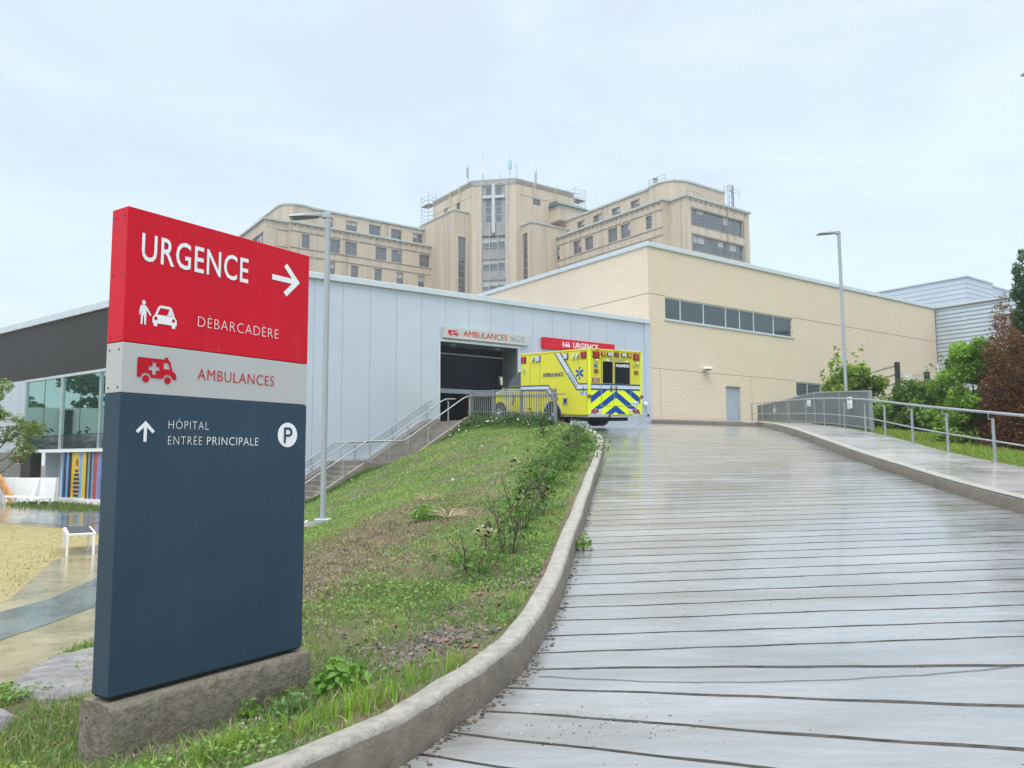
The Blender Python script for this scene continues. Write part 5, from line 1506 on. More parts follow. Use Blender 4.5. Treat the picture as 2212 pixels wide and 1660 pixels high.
# side doors and compartments (raised skins)
def skin(P, a0, a1, z0, z1, name, mat, par=amb, d=-.012):
    b = MB(FA)
    pbox(b, P, a0, a1, z0, z1, d, .01); return b.build(name, mat, par, bevel=.006)
def seam(P, a0, a1, z0, z1, par, w=.012, d=-.003):
    b = MB(FA)
    for q in ((a0 - w, a1 + w, z0 - w, z0), (a0 - w, a1 + w, z1, z1 + w), (a0 - w, a0, z0, z1), (a1, a1 + w, z0, z1)): pbox(b, P, *q, d, .01)
    return b.build('seam', m_seamd, par)
for a0, a1, z0, z1 in ((.12, 1.04, .44, 2.29), (2.66, 3.22, .5, 2.27), (3.25, 3.79, .5, 2.27)):
    dd = skin(SD, a0, a1, z0, z1, 'side_door', m_ylw); seam(SD, a0, a1, z0, z1, dd)
    if a0 < 1:
        b = MB(FA); pbox(b, SD, .24, .31, 1.22, 1.42, -.03, -.013, m_chrome); pbox(b, SD, .255, .295, 1.27, 1.33, -.038, -.031, m_dark); b.build('latch', None, dd, bevel=.004)
# side graphics
g = lambda y, z, d: (-1.2365 - d, y, z)
g2 = lambda y, z, d: (-1.239 - d, y, z)
g3 = lambda y, z, d: (-1.2415 - d, y, z)
b = MB(FA)
band = [(1.80, 2.57), (1.50, 2.57), (.51, 1.475), (.08, 1.475), (.08, 1.285), (.62, 1.285)]
b.poly([band], g, 0)
low = [(3.79, 1.45), (2.15, 1.45), (1.62, .95), (1.88, .95), (2.28, 1.285), (3.79, 1.285)]
b.poly([low], g, 0)
cabb = [(3.86, 1.44), (5.05, 1.47), (5.05, 1.40), (3.86, 1.30)]
b.build('reflective_stripe', m_stripe, amb)
b = MB(FA)
def tape(p, q, w):
    p = Vector(p); q = Vector(q); n = Vector((-(q - p).y, (q - p).x)).normalized() * w / 2
    b.poly([[tuple(p + n), tuple(q + n), tuple(q - n), tuple(p - n)]], g2, 0)
for p, q in (((1.50, 2.57), (.51, 1.475)), ((.51, 1.475), (.08, 1.475)), ((1.80, 2.57), (.62, 1.285)), ((.62, 1.285), (.08, 1.285)), ((3.79, 1.45), (2.15, 1.45)), ((2.15, 1.45), (1.62, .95)), ((3.79, 1.285), (2.28, 1.285)), ((2.28, 1.285), (1.88, .95))): tape(p, q, .045)
b.build('blue_tape', m_navy, amb)
mir = lambda x, y, d: (-1.2415 - d, -x, y)
b = MB(FA); text_fit(b, 'AMBULANCE', -2.46, -1.33, 1.765, 1.90, mir, heavy=.006); b.build('lettering', m_navy, amb)
b = MB(FA)
tx = Vector((-1.12, 1.87)); tdir = (Vector((-.56, 1.285 + .06)) - Vector((-1.12, 1.955))).normalized(); tn = Vector((-tdir.y, tdir.x))
slant = lambda x, y, d: (-1.2415, -(-1.085 + tdir.x * x + tn.x * y), 1.855 + tdir.y * x + tn.y * y)
text_fit(b, 'PARAMEDIC', 0, .70, .005, .085, slant); b.build('lettering', m_navy, amb)
b = MB(FA); b.poly([[(y, z) for y, z in ((-.49, 1.09), (-.10, 1.09), (-.10, 1.215), (-.49, 1.215))]], lambda x, y, d: (-1.239, -x, y), 0); b.build('number_label', m_stripe, amb)
b = MB(FA); text_fit(b, '911', -.43, -.13, 1.105, 1.20, mir, bold=.02); b.build('lettering', m_blue, amb)
def star(P, cx, cz, r, par=amb, name='star_of_life'):
    b = MB(FA); b.poly([[(cx + x, cz + z) for x, z in star_poly(r)]], P, 0, m_blue)
    sn = [(-.012, -.13), (.008, -.13), (.006, -.06), (.03, -.03), (.006, .02), (.03, .06), (.008, .10), (.010, .14), (-.010, .14), (-.012, .10), (.008, .06), (-.014, .02), (.008, -.03), (-.012, -.06)]
    P2 = lambda x, y, d: P(x, y, .0022)
    b.poly([[(cx + x * r / .2, cz + z * r / .2) for x, z in sn]], P2, 0, m_stripe)
    return b.build(name, None, par)
star(lambda y, z, d: (-1.2365 - d, y, z), .475, 1.84, .215)
# lamps
def lens(P, a0, a1, z0, z1, mat, name='warning_light'):
    b = MB(FA); pbox(b, P, a0 - .018, a1 + .018, z0 - .018, z1 + .018, -.03, -.001); o_ = b.build(name, m_black, amb, bevel=.012)
    b = MB(FA); pbox(b, P, a0, a1, z0, z1, -.055, -.0305); b.build('lens', mat, o_, bevel=.02)
    return o_
lens(SD, .16, .40, 2.35, 2.54, m_lred); lens(SD, 3.50, 3.75, 2.32, 2.52, m_lred); lens(SD, 1.10, 1.30, 2.35, 2.54, m_lclr, 'scene_light'); lens(SD, 2.64, 2.87, 2.33, 2.53, m_lclr, 'scene_light')
for y, z in ((.77, 2.43), (.55, 2.43), (3.02, 2.41), (3.56, 2.05)):
    b = MB(FA); b.hexa([(-1.225, y - .05, z - .09), (-1.34, y - .04, z - .07), (-1.34, y + .04, z - .07), (-1.225, y + .05, z - .09)], [(-1.225, y - .05, z + .09), (-1.27, y - .04, z + .08), (-1.27, y + .04, z + .08), (-1.225, y + .05, z + .09)])
    b.build('flood_light', m_chrome, amb, bevel=.008)
b = MB(FA); pbox(b, SD, 1.11, 1.35, .77, 1.02, -.02, -.002, m_chrome); pbox(b, SD, 1.16, 1.30, .82, .97, -.024, -.0205, m_dark); b.build('fuel_flap', None, amb, bevel=.005)
# rear wall: tape, doors, lamps
r1 = lambda x, z, d: (x, -.003 - d, z)
r2 = lambda x, z, d: (x, -.0225 - d, z)
rear = MB(FA); rear.box(-1.15, 1.13, -.006, .02, .45, 1.27); rear.build('chevron_field', m_fluo, amb)
dl = []
for a0, a1, nm in ((-.68, -.125, 'rear_door'), (-.105, .675, 'rear_door')):
    b = MB(FA); pbox(b, RD, a0, a1, 1.29, 2.36, -.02, .01, m_ylwd); pbox(b, RD, a0, a1, .745, 1.2895, -.02, .01, m_fluo); dl.append(b.build(nm, None, amb, bevel=.004)); seam(RD, a0, a1, .745, 2.36, dl[-1], .014, -.008)
for dr, (a0, a1, z0, z1) in zip(dl, ((-.64, -.19, 1.51, 2.24), (-.08, .62, 1.50, 2.23))):
    b = MB(FA); pbox(b, RD, a0, a1, z0, z1, -.035, -.0205); w_ = b.build('window', m_awin, dr, bevel=.03)
for dr, x in zip(dl, (-.27, -.03)):
    b = MB(FA); pbox(b, RD, x - .045, x + .045, 1.22, 1.42, -.05, -.0205, m_chrome); pbox(b, RD, x - .02, x + .02, 1.26, 1.36, -.06, -.0505, m_dark); b.build('handle', None, dr, bevel=.006)
# chevrons: inverted V stripes, clipped to field and to doors
def chev(P, xa, xb, za, zb, mb):
    for k in range(-1, 4):
        top = 1.25 + .48 * k
        for sgn in (-1, 1):
            e = 1.25
            p = [(-.03, top), (-.03 + sgn * e, top - .60 * e), (-.03 + sgn * e, top - .60 * e - .225), (-.03, top - .225)]
            p = clip_poly(clip_poly(clip_poly(clip_poly(p, 1, 0, xb), -1, 0, -xa), 0, 1, zb), 0, -1, -za)
            if len(p) > 2: mb.poly([p], P, 0)
b = MB(FA)
rc = lambda x, z, d: (x, -.009 - d, z); rdc = lambda x, z, d: (x, -.023 - d, z)
chev(rc, -1.15, -.70, .46, 1.265, b); chev(rc, .70, 1.13, .46, 1.265, b); chev(rc, -.70, .70, .46, .725, b)
b.build('chevron', m_blue, amb)
for dr, xa, xb in ((dl[0], -.68, -.125), (dl[1], -.105, .675)):
    b = MB(FA); chev(rdc, xa, xb, .75, 1.28, b); b.build('chevron', m_blue, dr)
for par, P, xa, xb in ((amb, rc, -1.15, -.70), (dl[0], rdc, -.68, -.125), (dl[1], rdc, -.105, .675), (amb, rc, .70, 1.13)):
    b = MB(FA); b.poly([[(xa, 1.30), (xb, 1.30), (xb, 1.47), (xa, 1.47)]], P, 0); b.build('reflective_stripe', m_stripe, par)
    P2 = (lambda P: lambda x, z, d: P(x, z, .0025))(P)
    b = MB(FA)
    for z in (1.30, 1.465): b.poly([[(xa, z - .025), (xb, z - .025), (xb, z + .025), (xa, z + .025)]], P2, 0)
    b.build('blue_tape', m_navy, par)
for a0, a1, m, nm in ((-1.06, -.80, m_lred, 0), (.82, 1.08, m_lred, 0)): lens(RD, a0, a1, 2.345, 2.55, m)
for a0, m in ((-.69, m_lamb), (-.41, m_lclr), (-.09, m_lred), (.24, m_lclr), (.53, m_lamb)): lens(RD, a0, a0 + .19, 2.435, 2.55, m)
b = MB(FA); text_fit(b, 'AMBULANCE', -.39, .35, 2.262, 2.345, r2); b.build('lettering', M('grey blue lettering', (.22, .30, .36), .5), dl[0])
b = MB(FA); text_fit(b, 'PARAMÉDIC', -.04, .60, 2.07, 2.17, lambda x, z, d: (x, -.0375 - d, z), heavy=.007); b.build('lettering', m_letter, dl[1])
b = MB(FA); text_fit(b, '0170', .79, 1.09, 2.05, 2.17, r1, bold=.0); b.build('lettering', M('dark grey lettering', (.10, .11, .12), .5), amb)
star(r1, -.94, 2.08, .11)
for a0 in (-1.03, .84):
    b = MB(FA); pbox(b, RD, a0, a0 + .19, 1.84, 1.97, -.045, 0); b.build('marker_lamp', m_brn, amb, bevel=.02)
for x, z in ((-.93, 2.27), (.95, 2.24), (-.43, 2.28), (.46, 2.26)):
    b = MB(FA); b.lathe([(.035, 0), (.04, .04), (.015, .07)], (x, -.02, z), (0, -1, -.3), 10); b.build('door_hook', m_chrome, amb, smooth=50)
b = MB(FA); b.poly([[(-1.10, 1.52), (-.77, 1.52), (-.77, 1.68), (-1.10, 1.68)]], r1, 0); wl_ = b.build('warning_label', m_lred, amb)
b = MB(FA)
for k in range(4): b.poly([[(-1.05, 1.545 + .034 * k), (-.83 + .02 * (k % 2), 1.545 + .034 * k), (-.83 + .02 * (k % 2), 1.558 + .034 * k), (-1.05, 1.558 + .034 * k)]], lambda x, z, d: (x, -.0055, z), 0)
b.build('print', m_stripe, wl_)
for x, m in ((-1.07, m_lred), (-.905, m_lred), (-.74, m_lclr), (.66, m_lclr), (.83, m_lred), (.99, m_lred)):
    b = MB(FA); b.lathe([(.082, 0), (.082, .02), (.07, .026)], (x, -.0, .57), (0, -1, 0), 20); t_ = b.build('tail_lamp', m_chrome, amb, smooth=40)
    b = MB(FA); b.lathe([(.068, 0), (.064, .018), (.03, .026)], (x, -.026, .57), (0, -1, 0), 20); b.build('lens', m, t_, smooth=40)
b = MB(FA); pbox(b, RD, .74, 1.05, .74, .90, -.03, -.007); pl_ = b.build('licence_plate', m_white, amb, bevel=.004)
b = MB(FA); text_fit(b, 'FWT 183', .77, 1.02, .775, .85, lambda x, z, d: (x, -.0325, z), bold=.01); b.build('lettering', m_navy, pl_)
b = MB(FA)
for x in (-1.27, 1.16): b.box(x, x + .11, -.05, .05, 1.0, 1.12)
b.build('side_marker', m_brn, amb, bevel=.01)
b = MB(FA)
for x in (-.9, -.83, -1.12, 1.12, .9, -.1, .0, .1): b.lathe([(.018, 0), (.012, .02)], (x, -.012, 2.625), (0, -1, 0), 8)
b.build('clearance_light', m_black, amb)
b = MB(FA)
b.box(-1.28, -.55, -.30, .0, .37, .47); b.box(.72, 1.28, -.30, .0, .37, .47); bu = b.build('bumper_end', m_bumper, amb, bevel=.008)
b = MB(FA); b.box(-.548, .718, -.34, .0, .355, .41); b.build('rear_step', m_bumper, amb, bevel=.006)
b = MB(FA); b.box(-.62, -.5495, -.31, -.01, .372, .465); b.box(1.20, 1.285, -.312, -.01, .372, .465); b.build('bumper_pad', m_black, amb)
# chassis, wheels
b = MB(FA); b.box(-.5, .5, .3, 5.2, .28, .42); b.box(-.95, .9, .35, 1.2, .22, .42); b.box(-.9, .9, 1.9, 2.1, .3, .44); b.build('chassis', m_black, amb)
def wheel(x, y, r, w, dual=False):
    b = MB(FA); sgn = -1 if x < 0 else 1
    prof = [(r * .62, -w / 2), (r * .93, -w / 2), (r, -w / 2 + .03), (r, w / 2 - .03), (r * .93, w / 2), (r * .62, w / 2)]
    b.lathe(prof, (x, y, r), (sgn, 0, 0), 28); wh = b.build('wheel', m_black, amb, smooth=50)
    b = MB(FA); b.lathe([(r * .62, .0), (r * .60, .03), (r * .36, -.03), (r * .2, .05), (r * .12, .06)], (x + sgn * w / 2 * 1.0, y, r), (sgn, 0, 0), 24); b.build('rim', m_chrome, wh, smooth=40)
for x in (-1.06, 1.06): wheel(x, 1.92, .385, .26)
for x in (-.76, .76): wheel(x, 1.92, .385, .24)
for x in (-.93, .93): wheel(x, 5.46, .385, .25)
b = MB(FA)
for k in range(14):
    a = pi * k / 14; a2 = pi * (k + 1) / 14; R0, R1_ = .47, .52
    b.hexa([(-1.245, 1.92 + R0 * cos(a), .40 + R0 * sin(a)), (-1.245, 1.92 + R1_ * cos(a), .40 + R1_ * sin(a)), (-1.245, 1.92 + R1_ * cos(a2), .40 + R1_ * sin(a2)), (-1.245, 1.92 + R0 * cos(a2), .40 + R0 * sin(a2))],
           [(-1.215, 1.92 + R0 * cos(a), .40 + R0 * sin(a)), (-1.215, 1.92 + R1_ * cos(a), .40 + R1_ * sin(a)), (-1.215, 1.92 + R1_ * cos(a2), .40 + R1_ * sin(a2)), (-1.215, 1.92 + R0 * cos(a2), .40 + R0 * sin(a2))])
b.build('wheel_arch', m_chrome, amb)
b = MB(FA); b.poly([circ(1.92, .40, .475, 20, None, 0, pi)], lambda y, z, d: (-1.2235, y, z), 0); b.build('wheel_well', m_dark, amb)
# van cab: lofted cross sections from the box forward to the nose
secs = [  # y, half width at sill, half width at belt, half width at roof, z belt, z roof
    (3.845, .98, .99, .84, 1.42, 2.14), (4.25, .98, .99, .84, 1.42, 2.16), (4.50, .98, .99, .82, 1.43, 2.06), (4.80, .98, .985, .78, 1.43, 1.80), (5.08, .98, .975, .76, 1.43, 1.52), (5.25, .975, .96, .74, 1.41, 1.47),
    (5.60, .965, .94, .72, 1.32, 1.40), (5.90, .94, .90, .68, 1.18, 1.27), (6.02, .90, .86, .64, .95, 1.05), (6.06, .86, .84, .62, .75, .8)]
V = []; k = 12
for y, ws, wb, wr, zb, zr_ in secs:
    half = [(ws * .96, .45), (ws, .60), (ws, .9), (wb, zb), (wr + .03, zr_ - .06), (wr * .8, zr_)]
    ring_ = [(-x, y, z) for x, z in half] + [(x, y, z) for x, z in half[::-1]]
    V += ring_
fs_ = [(i * k + j, i * k + j + 1, (i + 1) * k + j + 1, (i + 1) * k + j) for i in range(len(secs) - 1) for j in range(k - 1)]
fs_ += [tuple(range(k))[::-1], tuple((len(secs) - 1) * k + j for j in range(k))]
b = MB(FA); b.add(V, fs_); b.build('cab_body', m_ylw, amb, smooth=35)
for sgn in (-1, 1):
    b = MB(FA); b.poly([[(3.93, 1.47), (5.0, 1.49), (4.74, 1.76), (4.47, 1.98), (4.2, 2.05), (3.93, 2.05)]], lambda y, z, d: (sgn * (.99 - (z - 1.42) * .20 + .016), y, z), 0); b.build('cab_side_window', m_cabw, amb)
b = MB(FA); b.hexa([(-.8, 5.09, 1.535), (.8, 5.09, 1.535), (.8, 5.06, 1.52), (-.8, 5.06, 1.52)], [(-.68, 4.53, 2.08), (.68, 4.53, 2.08), (.68, 4.5, 2.06), (-.68, 4.5, 2.06)]); b.build('windscreen', m_cabw, amb)
b = MB(FA)
b.poly([[(3.9, 1.37), (5.2, 1.40), (5.2, 1.46), (3.9, 1.45)]], lambda y, z, d: (-.998, y, z), 0, m_navy); b.poly([[(3.9, 1.28), (5.9, 1.20), (5.9, 1.25), (3.9, 1.365)]], lambda y, z, d: (-.999, y, z), 0, m_stripe)
b.build('cab_stripe', None, amb)
sh_ = [(-.5, .55), (-.35, 1), (.35, 1), (.5, .55), (.32, -.8), (0, -1), (-.32, -.8)]
b = MB(FA); b.poly([[(4.60 + x * .16, 1.0 + z * .19) for x, z in sh_]], lambda y, z, d: (-.999, y, z), 0, m_navy); b.poly([[(4.60 + x * .1, 1.0 + z * .11) for x, z in sh_]], lambda y, z, d: (-1.002, y, z), 0, m_stripe); b.build('door_crest', None, amb)
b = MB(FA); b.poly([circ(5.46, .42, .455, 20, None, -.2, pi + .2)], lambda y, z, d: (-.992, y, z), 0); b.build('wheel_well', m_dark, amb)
b = MB(FA); b.box(-.985, -.98, 3.9, 3.905, .6, 1.4); b.box(-.988, -.982, 5.02, 5.03, .55, 1.42); b.build('seam', m_seamd, amb)
b = MB(FA); b.hexa([(-1.20, 5.16, 1.5), (-1.08, 5.16, 1.5), (-1.08, 5.26, 1.5), (-1.20, 5.26, 1.5)], [(-1.24, 5.14, 1.86), (-1.10, 5.14, 1.86), (-1.10, 5.27, 1.86), (-1.24, 5.27, 1.86)], m_black); b.tube([(-1.14, 5.2, 1.5), (-1.08, 5.12, 1.42), (-.97, 5.05, 1.40)], .03, 6, m_black)
mi_ = b.build('door_mirror', None, amb, bevel=.02); b = MB(FA); b.poly([[(-1.20, 1.53), (-1.10, 1.53), (-1.12, 1.84), (-1.235, 1.84)]], lambda x, z, d: (x, 5.135, z), 0); b.build('mirror_glass', m_lclr, mi_)
b = MB(FA); b.box(-.93, .93, 6.0, 6.14, .45, .66); b.build('front_bumper', m_chrome, amb, bevel=.02)
b = MB(FA)
for x in (-.9, .6): b.box(x, x + .3, 5.98, 6.05, .85, 1.02)
b.build('headlight', m_lclr, amb, bevel=.02)

# ------------------------------------------------------------------ foliage builders
def blades(name, P, zf, h, w, cols, mat=None, lean=.45, kind='stuff', jit=.35):
    """many bent grass blades as one mesh; P (n,2) positions, h/w arrays or scalars"""
    n = len(P)
    h = np.broadcast_to(h, n) * RNG.uniform(1 - jit, 1 + jit, n); w = np.broadcast_to(w, n) * RNG.uniform(.7, 1.3, n)
    z = zf(P[:, 0], P[:, 1])
    a = RNG.uniform(0, 2 * pi, n); ld = RNG.uniform(0, 2 * pi, n); ll = np.abs(RNG.normal(0, lean, n)) * h
    dx, dy = np.cos(a) * w / 2, np.sin(a) * w / 2
    lx, ly = np.cos(ld) * ll, np.sin(ld) * ll
    B = np.c_[P, z - .01]
    V = np.empty((n, 5, 3))
    V[:, 0] = B + np.c_[-dx, -dy, 0 * dx]; V[:, 1] = B + np.c_[dx, dy, 0 * dx]
    m = B + np.c_[lx * .35, ly * .35, h * .6]
    V[:, 2] = m + np.c_[-dx, -dy, 0 * dx] * .8; V[:, 3] = m + np.c_[dx, dy, 0 * dx] * .8
    V[:, 4] = B + np.c_[lx, ly, h * np.sqrt(np.maximum(.15, 1 - np.minimum(.85, (ll / h) ** 2 * .6)))]
    t = np.array([(0, 1, 3), (0, 3, 2), (2, 3, 4)])
    F = (np.arange(n)[:, None, None] * 5 + t[None]).reshape(-1, 3)
    C = np.repeat(cols, 5, axis=0)
    o = np_obj(name, V.reshape(-1, 3), F, mat or m_grass, col=C)
    return tag(o, kind=kind) if kind else o

def palette(n, base, var=.25, alt=None, altp=0):
    c = np.array(base)[None] * RNG.uniform(1 - var, 1 + var, (n, 1)) * RNG.uniform(.92, 1.08, (n, 3))
    if alt is not None:
        k = RNG.random(n) < altp
        c[k] = np.array(alt)[None] * RNG.uniform(.75, 1.2, (k.sum(), 1))
    return np.clip(c, .002, .9)

def leaf_geo(P, size, cols, up=.5, droop=0.0, asp=.5, N=None):
    """leaf-shaped quads with random aim; returns V, F, C"""
    n = len(P)
    s = np.broadcast_to(size, n) * RNG.uniform(.6, 1.35, n)
    d = RNG.normal(0, 1, (n, 3)); d[:, 2] = d[:, 2] * .6 - droop; d /= np.linalg.norm(d, axis=1)[:, None]
    nr = RNG.normal(0, 1, (n, 3)); nr[:, 2] = np.abs(nr[:, 2]) + up
    sd = np.cross(d, nr); sd /= np.linalg.norm(sd, axis=1)[:, None] + 1e-9
    nn = np.cross(sd, d)
    V = np.empty((n, 4, 3))
    V[:, 0] = P - d * s[:, None] * .5
    V[:, 1] = P + sd * (s * asp * .5)[:, None] + nn * (s * .08)[:, None]
    V[:, 2] = P + d * s[:, None] * .5 - nn * (s * .10)[:, None]
    V[:, 3] = P - sd * (s * asp * .5)[:, None] + nn * (s * .08)[:, None]
    t = np.array([(0, 1, 2), (0, 2, 3)])
    F = (np.arange(n)[:, None, None] * 4 + t[None]).reshape(-1, 3)
    return V.reshape(-1, 3), F, np.repeat(cols, 4, axis=0)

def crown_points(clumps, n, shell=.75):
    """points in ball clumps (x, y, z, rx, rz), thicker towards the skin"""
    c = np.array(clumps, float)
    wgt = c[:, 3] ** 2 * c[:, 4]; k = RNG.choice(len(c), n, p=wgt / wgt.sum())
    d = RNG.normal(0, 1, (n, 3)); d /= np.linalg.norm(d, axis=1)[:, None]
    r = RNG.random(n) ** (1 / 3) * (1 - shell) + shell * RNG.random(n) ** .25
    r *= RNG.uniform(.75, 1.12, n)
    return c[k, :3] + d * r[:, None] * np.c_[c[k, 3], c[k, 3], c[k, 4]], k

# ------------------------------------------------------------------ grass of the bank
def bank_sample(n, ta=0.0, tb=1.0):
    i = RNG.uniform(0, len(HA) - 1.001, n); t = RNG.uniform(ta, tb, n) ** 1.0 * (NT - 1.001)
    i0 = i.astype(int); j0 = t.astype(int); fi = (i - i0)[:, None]; fj = (t - j0)[:, None]
    return (HG[i0, j0] * (1 - fi) * (1 - fj) + HG[i0 + 1, j0] * fi * (1 - fj) + HG[i0, j0 + 1] * (1 - fi) * fj + HG[i0 + 1, j0 + 1] * fi * fj)
def patch(x, y, s=1.0, ph=0.0):
    return (np.sin(x * 1.7 * s + 1.1 * np.sin(y * 1.3 * s + ph)) + np.sin(y * 2.1 * s - .8 * np.sin(x * 1.9 * s + ph)) + .6 * np.sin(x * 5.3 * s + y * 3.7 * s + ph)) / 2.6
def brown(x, y):
    """1 on the bare, strawy strip half way up the bank"""
    d = 1.25 * np.exp(-(((x + 2.1 + (y - 9) * -.17) / 1.0) ** 2 + ((y - 9.3) / 3.4) ** 2))
    d = np.maximum(d, .7 * np.exp(-(((x + 1.3) / .7) ** 2 + ((y - 8.2) / 1.0) ** 2)))
    d = np.maximum(d, .9 * np.exp(-(((x + .95) / .6) ** 2 + ((y - 10.7) / .8) ** 2)))
    return np.maximum(d, .8 * np.exp(-(((x + 1.25) / .35) ** 2 + ((y - 5.9) / .6) ** 2)))
bz = lambda x, y: hill_z(x, y) + bumpy(x, y)
def in_sign(p):
    q = p - np.array([-2.044, 4.0]); a = q[:, 0] * .548 * 0 + q @ np.array([sin(R_(33.25)), cos(R_(33.25))]); d = q @ np.array([cos(R_(33.25)), -sin(R_(33.25))])
    return (a > -.05) & (a < 1.32) & (d > -.29) & (d < .055)
N1 = 330000
P = bank_sample(N1, .022)
dcam = np.hypot(P[:, 0], P[:, 1])
keep = RNG.random(N1) < np.clip(11 / dcam, .25, 1) ** 1.0
br = brown(P[:, 0], P[:, 1]) + .28 * patch(P[:, 0], P[:, 1], 1.6)
keep &= RNG.random(N1) < np.clip(1.05 - 1.15 * br, .06, 1)
ra_ = patch(P[:, 0], P[:, 1], 2.7, 1.0)
keep &= RNG.random(N1) < np.clip(.75 + .55 * ra_, .22, 1)
lava = (P[:, 1] < 5.6) & (P[:, 0] > left_x(P[:, 1]) - .85 - .35 * (P[:, 1] < 4.4))
keep &= (P[:, 1] > 2.2) & ~in_sign(P) & (~lava | (RNG.random(N1) < .22))
P = P[keep]; n = len(P); dcam = np.hypot(P[:, 0], P[:, 1])
far = np.clip((dcam - 6) / 16, 0, 1)
c = palette(n, (.17, .272, .075), .3, (.40, .35, .22), .18)
g2_ = patch(P[:, 0], P[:, 1], 1.1, 2.2)[:, None]
c *= np.where(g2_ > .1, np.array([1.25, 1.3, 1.0]), np.array([.92, .95, 1.0]))
bb = np.clip(brown(P[:, 0], P[:, 1]), 0, 1)[:, None]
c = c * (1 - .6 * bb) + np.array([.32, .26, .17]) * .6 * bb
hh = .045 + .035 * RNG.random(n) + .03 * np.clip(patch(P[:, 0], P[:, 1], .9, 4), 0, 1)
blades('grass', P, bz, hh, .007 + .010 * far, c, lean=.75)
# low broad-leaved cover (clover, bindweed)
N2 = 190000
P = bank_sample(N2, .022); dcam = np.hypot(P[:, 0], P[:, 1])
pk = patch(P[:, 0], P[:, 1], 1.9, .6)
keep = (RNG.random(N2) < np.clip(12 / dcam, .3, 1)) & (pk > np.where(dcam < 6.2, .45, -.15)) & (RNG.random(N2) < np.clip(1 - 1.15 * brown(P[:, 0], P[:, 1]), .04, 1)) & ~in_sign(P) & (P[:, 1] > 2.3) & (~((P[:, 1] < 5.4) & (P[:, 0] > left_x(P[:, 1]) - 1.0)) | (RNG.random(N2) < .3))
P = P[keep]; n = len(P)
Z = bz(P[:, 0], P[:, 1]) + RNG.uniform(.01, .07, n)
V, F, C = leaf_geo(np.c_[P, Z], .021 + .026 * np.clip(np.hypot(P[:, 0], P[:, 1]) / 20, 0, 1), palette(n, (.155, .275, .075), .3, (.25, .35, .10), .3), up=1.2, asp=.75)
tag(np_obj('ground_cover', V, F, m_leaf, col=C), kind='stuff')
# straw lying on the bare strip
N3 = 30000
P = np.c_[RNG.normal(-2.0, .95, N3), RNG.normal(9.4, 2.6, N3)]; P[:, 0] += (P[:, 1] - 9.4) * .17
keep = (brown(P[:, 0], P[:, 1]) > .25) & (P[:, 1] > 5.4) & ~in_sign(P); P = P[keep]
blades('straw', P, bz, .045, .0075, palette(len(P), (.40, .33, .235), .35, (.10, .075, .055), .45), lean=2.6)
# lush strip at the top under the bar fence and beside the stairs
q = np.concatenate([np.array([uv2xy(u, v) for u, v in zip(RNG.normal(15.9, .35, 9000), RNG.uniform(20, 25.1, 9000))]),
                    np.array([uv2xy(u, v) for u, v in zip(RNG.uniform(9.5, 16, 5000), 24.9 - np.abs(RNG.normal(0, .35, 5000)))])])
q = q[q[:, 0] < left_x(q[:, 1]) - .2]
blades('tall_grass', q, bz, .15, .02, palette(len(q), (.085, .16, .035), .35, (.2, .2, .07), .12), lean=.6)
N4 = 9000
q = np.array([uv2xy(u, v) for u, v in zip(RNG.normal(15.85, .2, N4), RNG.uniform(19.9, 25.1, N4))]); q = q[q[:, 0] < left_x(q[:, 1]) - .15]
n = len(q)
V, F, C = leaf_geo(np.c_[q, bz(q[:, 0], q[:, 1]) + np.abs(RNG.normal(0, .10, n)) * (1.1 + 1.3 * patch(q[:, 0] * 2, q[:, 1] * 2, 1))], .08, palette(n, (.06, .125, .04), .35, (.12, .2, .05), .3), asp=.7)
tag(np_obj('weed_strip', V, F, m_leaf, col=C), kind='stuff')
# lush grass and weeds beside the sign footing along the kerb
N5 = 5200
q = np.c_[RNG.uniform(-2.0, -.3, N5), np.zeros(N5)]
q[:, 1] = 2.85 + (q[:, 0] + 2.0) * .88 + np.abs(RNG.normal(0, .24, N5)) + .12
keep = (q[:, 0] < left_x(q[:, 1]) - .22) & ~in_sign(q) & (patch(q[:, 0], q[:, 1], 3.3, .4) > -.25); q = q[keep]
q = q[RNG.random(len(q)) < .22]
blades('kerb_grass', q, bz, .13, .0065, palette(len(q), (.22, .37, .05), .3, (.36, .36, .15), .15), lean=.5)
q = np.c_[RNG.uniform(-3.5, -2.2, 2600), RNG.uniform(2.6, 4.6, 2600)]; q = q[~in_sign(q)]
blades('verge_grass', q, lambda x, y: np.maximum(bz(x, y), low_z(x, y)) , .075, .007, palette(len(q), (.16, .24, .04), .3, (.33, .30, .16), .3), lean=.7)
q = np.c_[RNG.uniform(-4.6, -2.3, 9000), RNG.uniform(3.2, 8.4, 9000)]
q = q[(q[:, 0] > np.interp(q[:, 1], [4.6, 5.74, 7.57, 9.3], [-3.5, -3.66, -3.98, -4.45])) & ~in_sign(q) & (patch(q[:, 0], q[:, 1], 2.4) > -.4)]
blades('verge_grass', q, lambda x, y: np.maximum(bz(x, y), low_z(x, y)), .05, .007, palette(len(q), (.15, .21, .05), .3, (.34, .32, .2), .3), lean=.9)

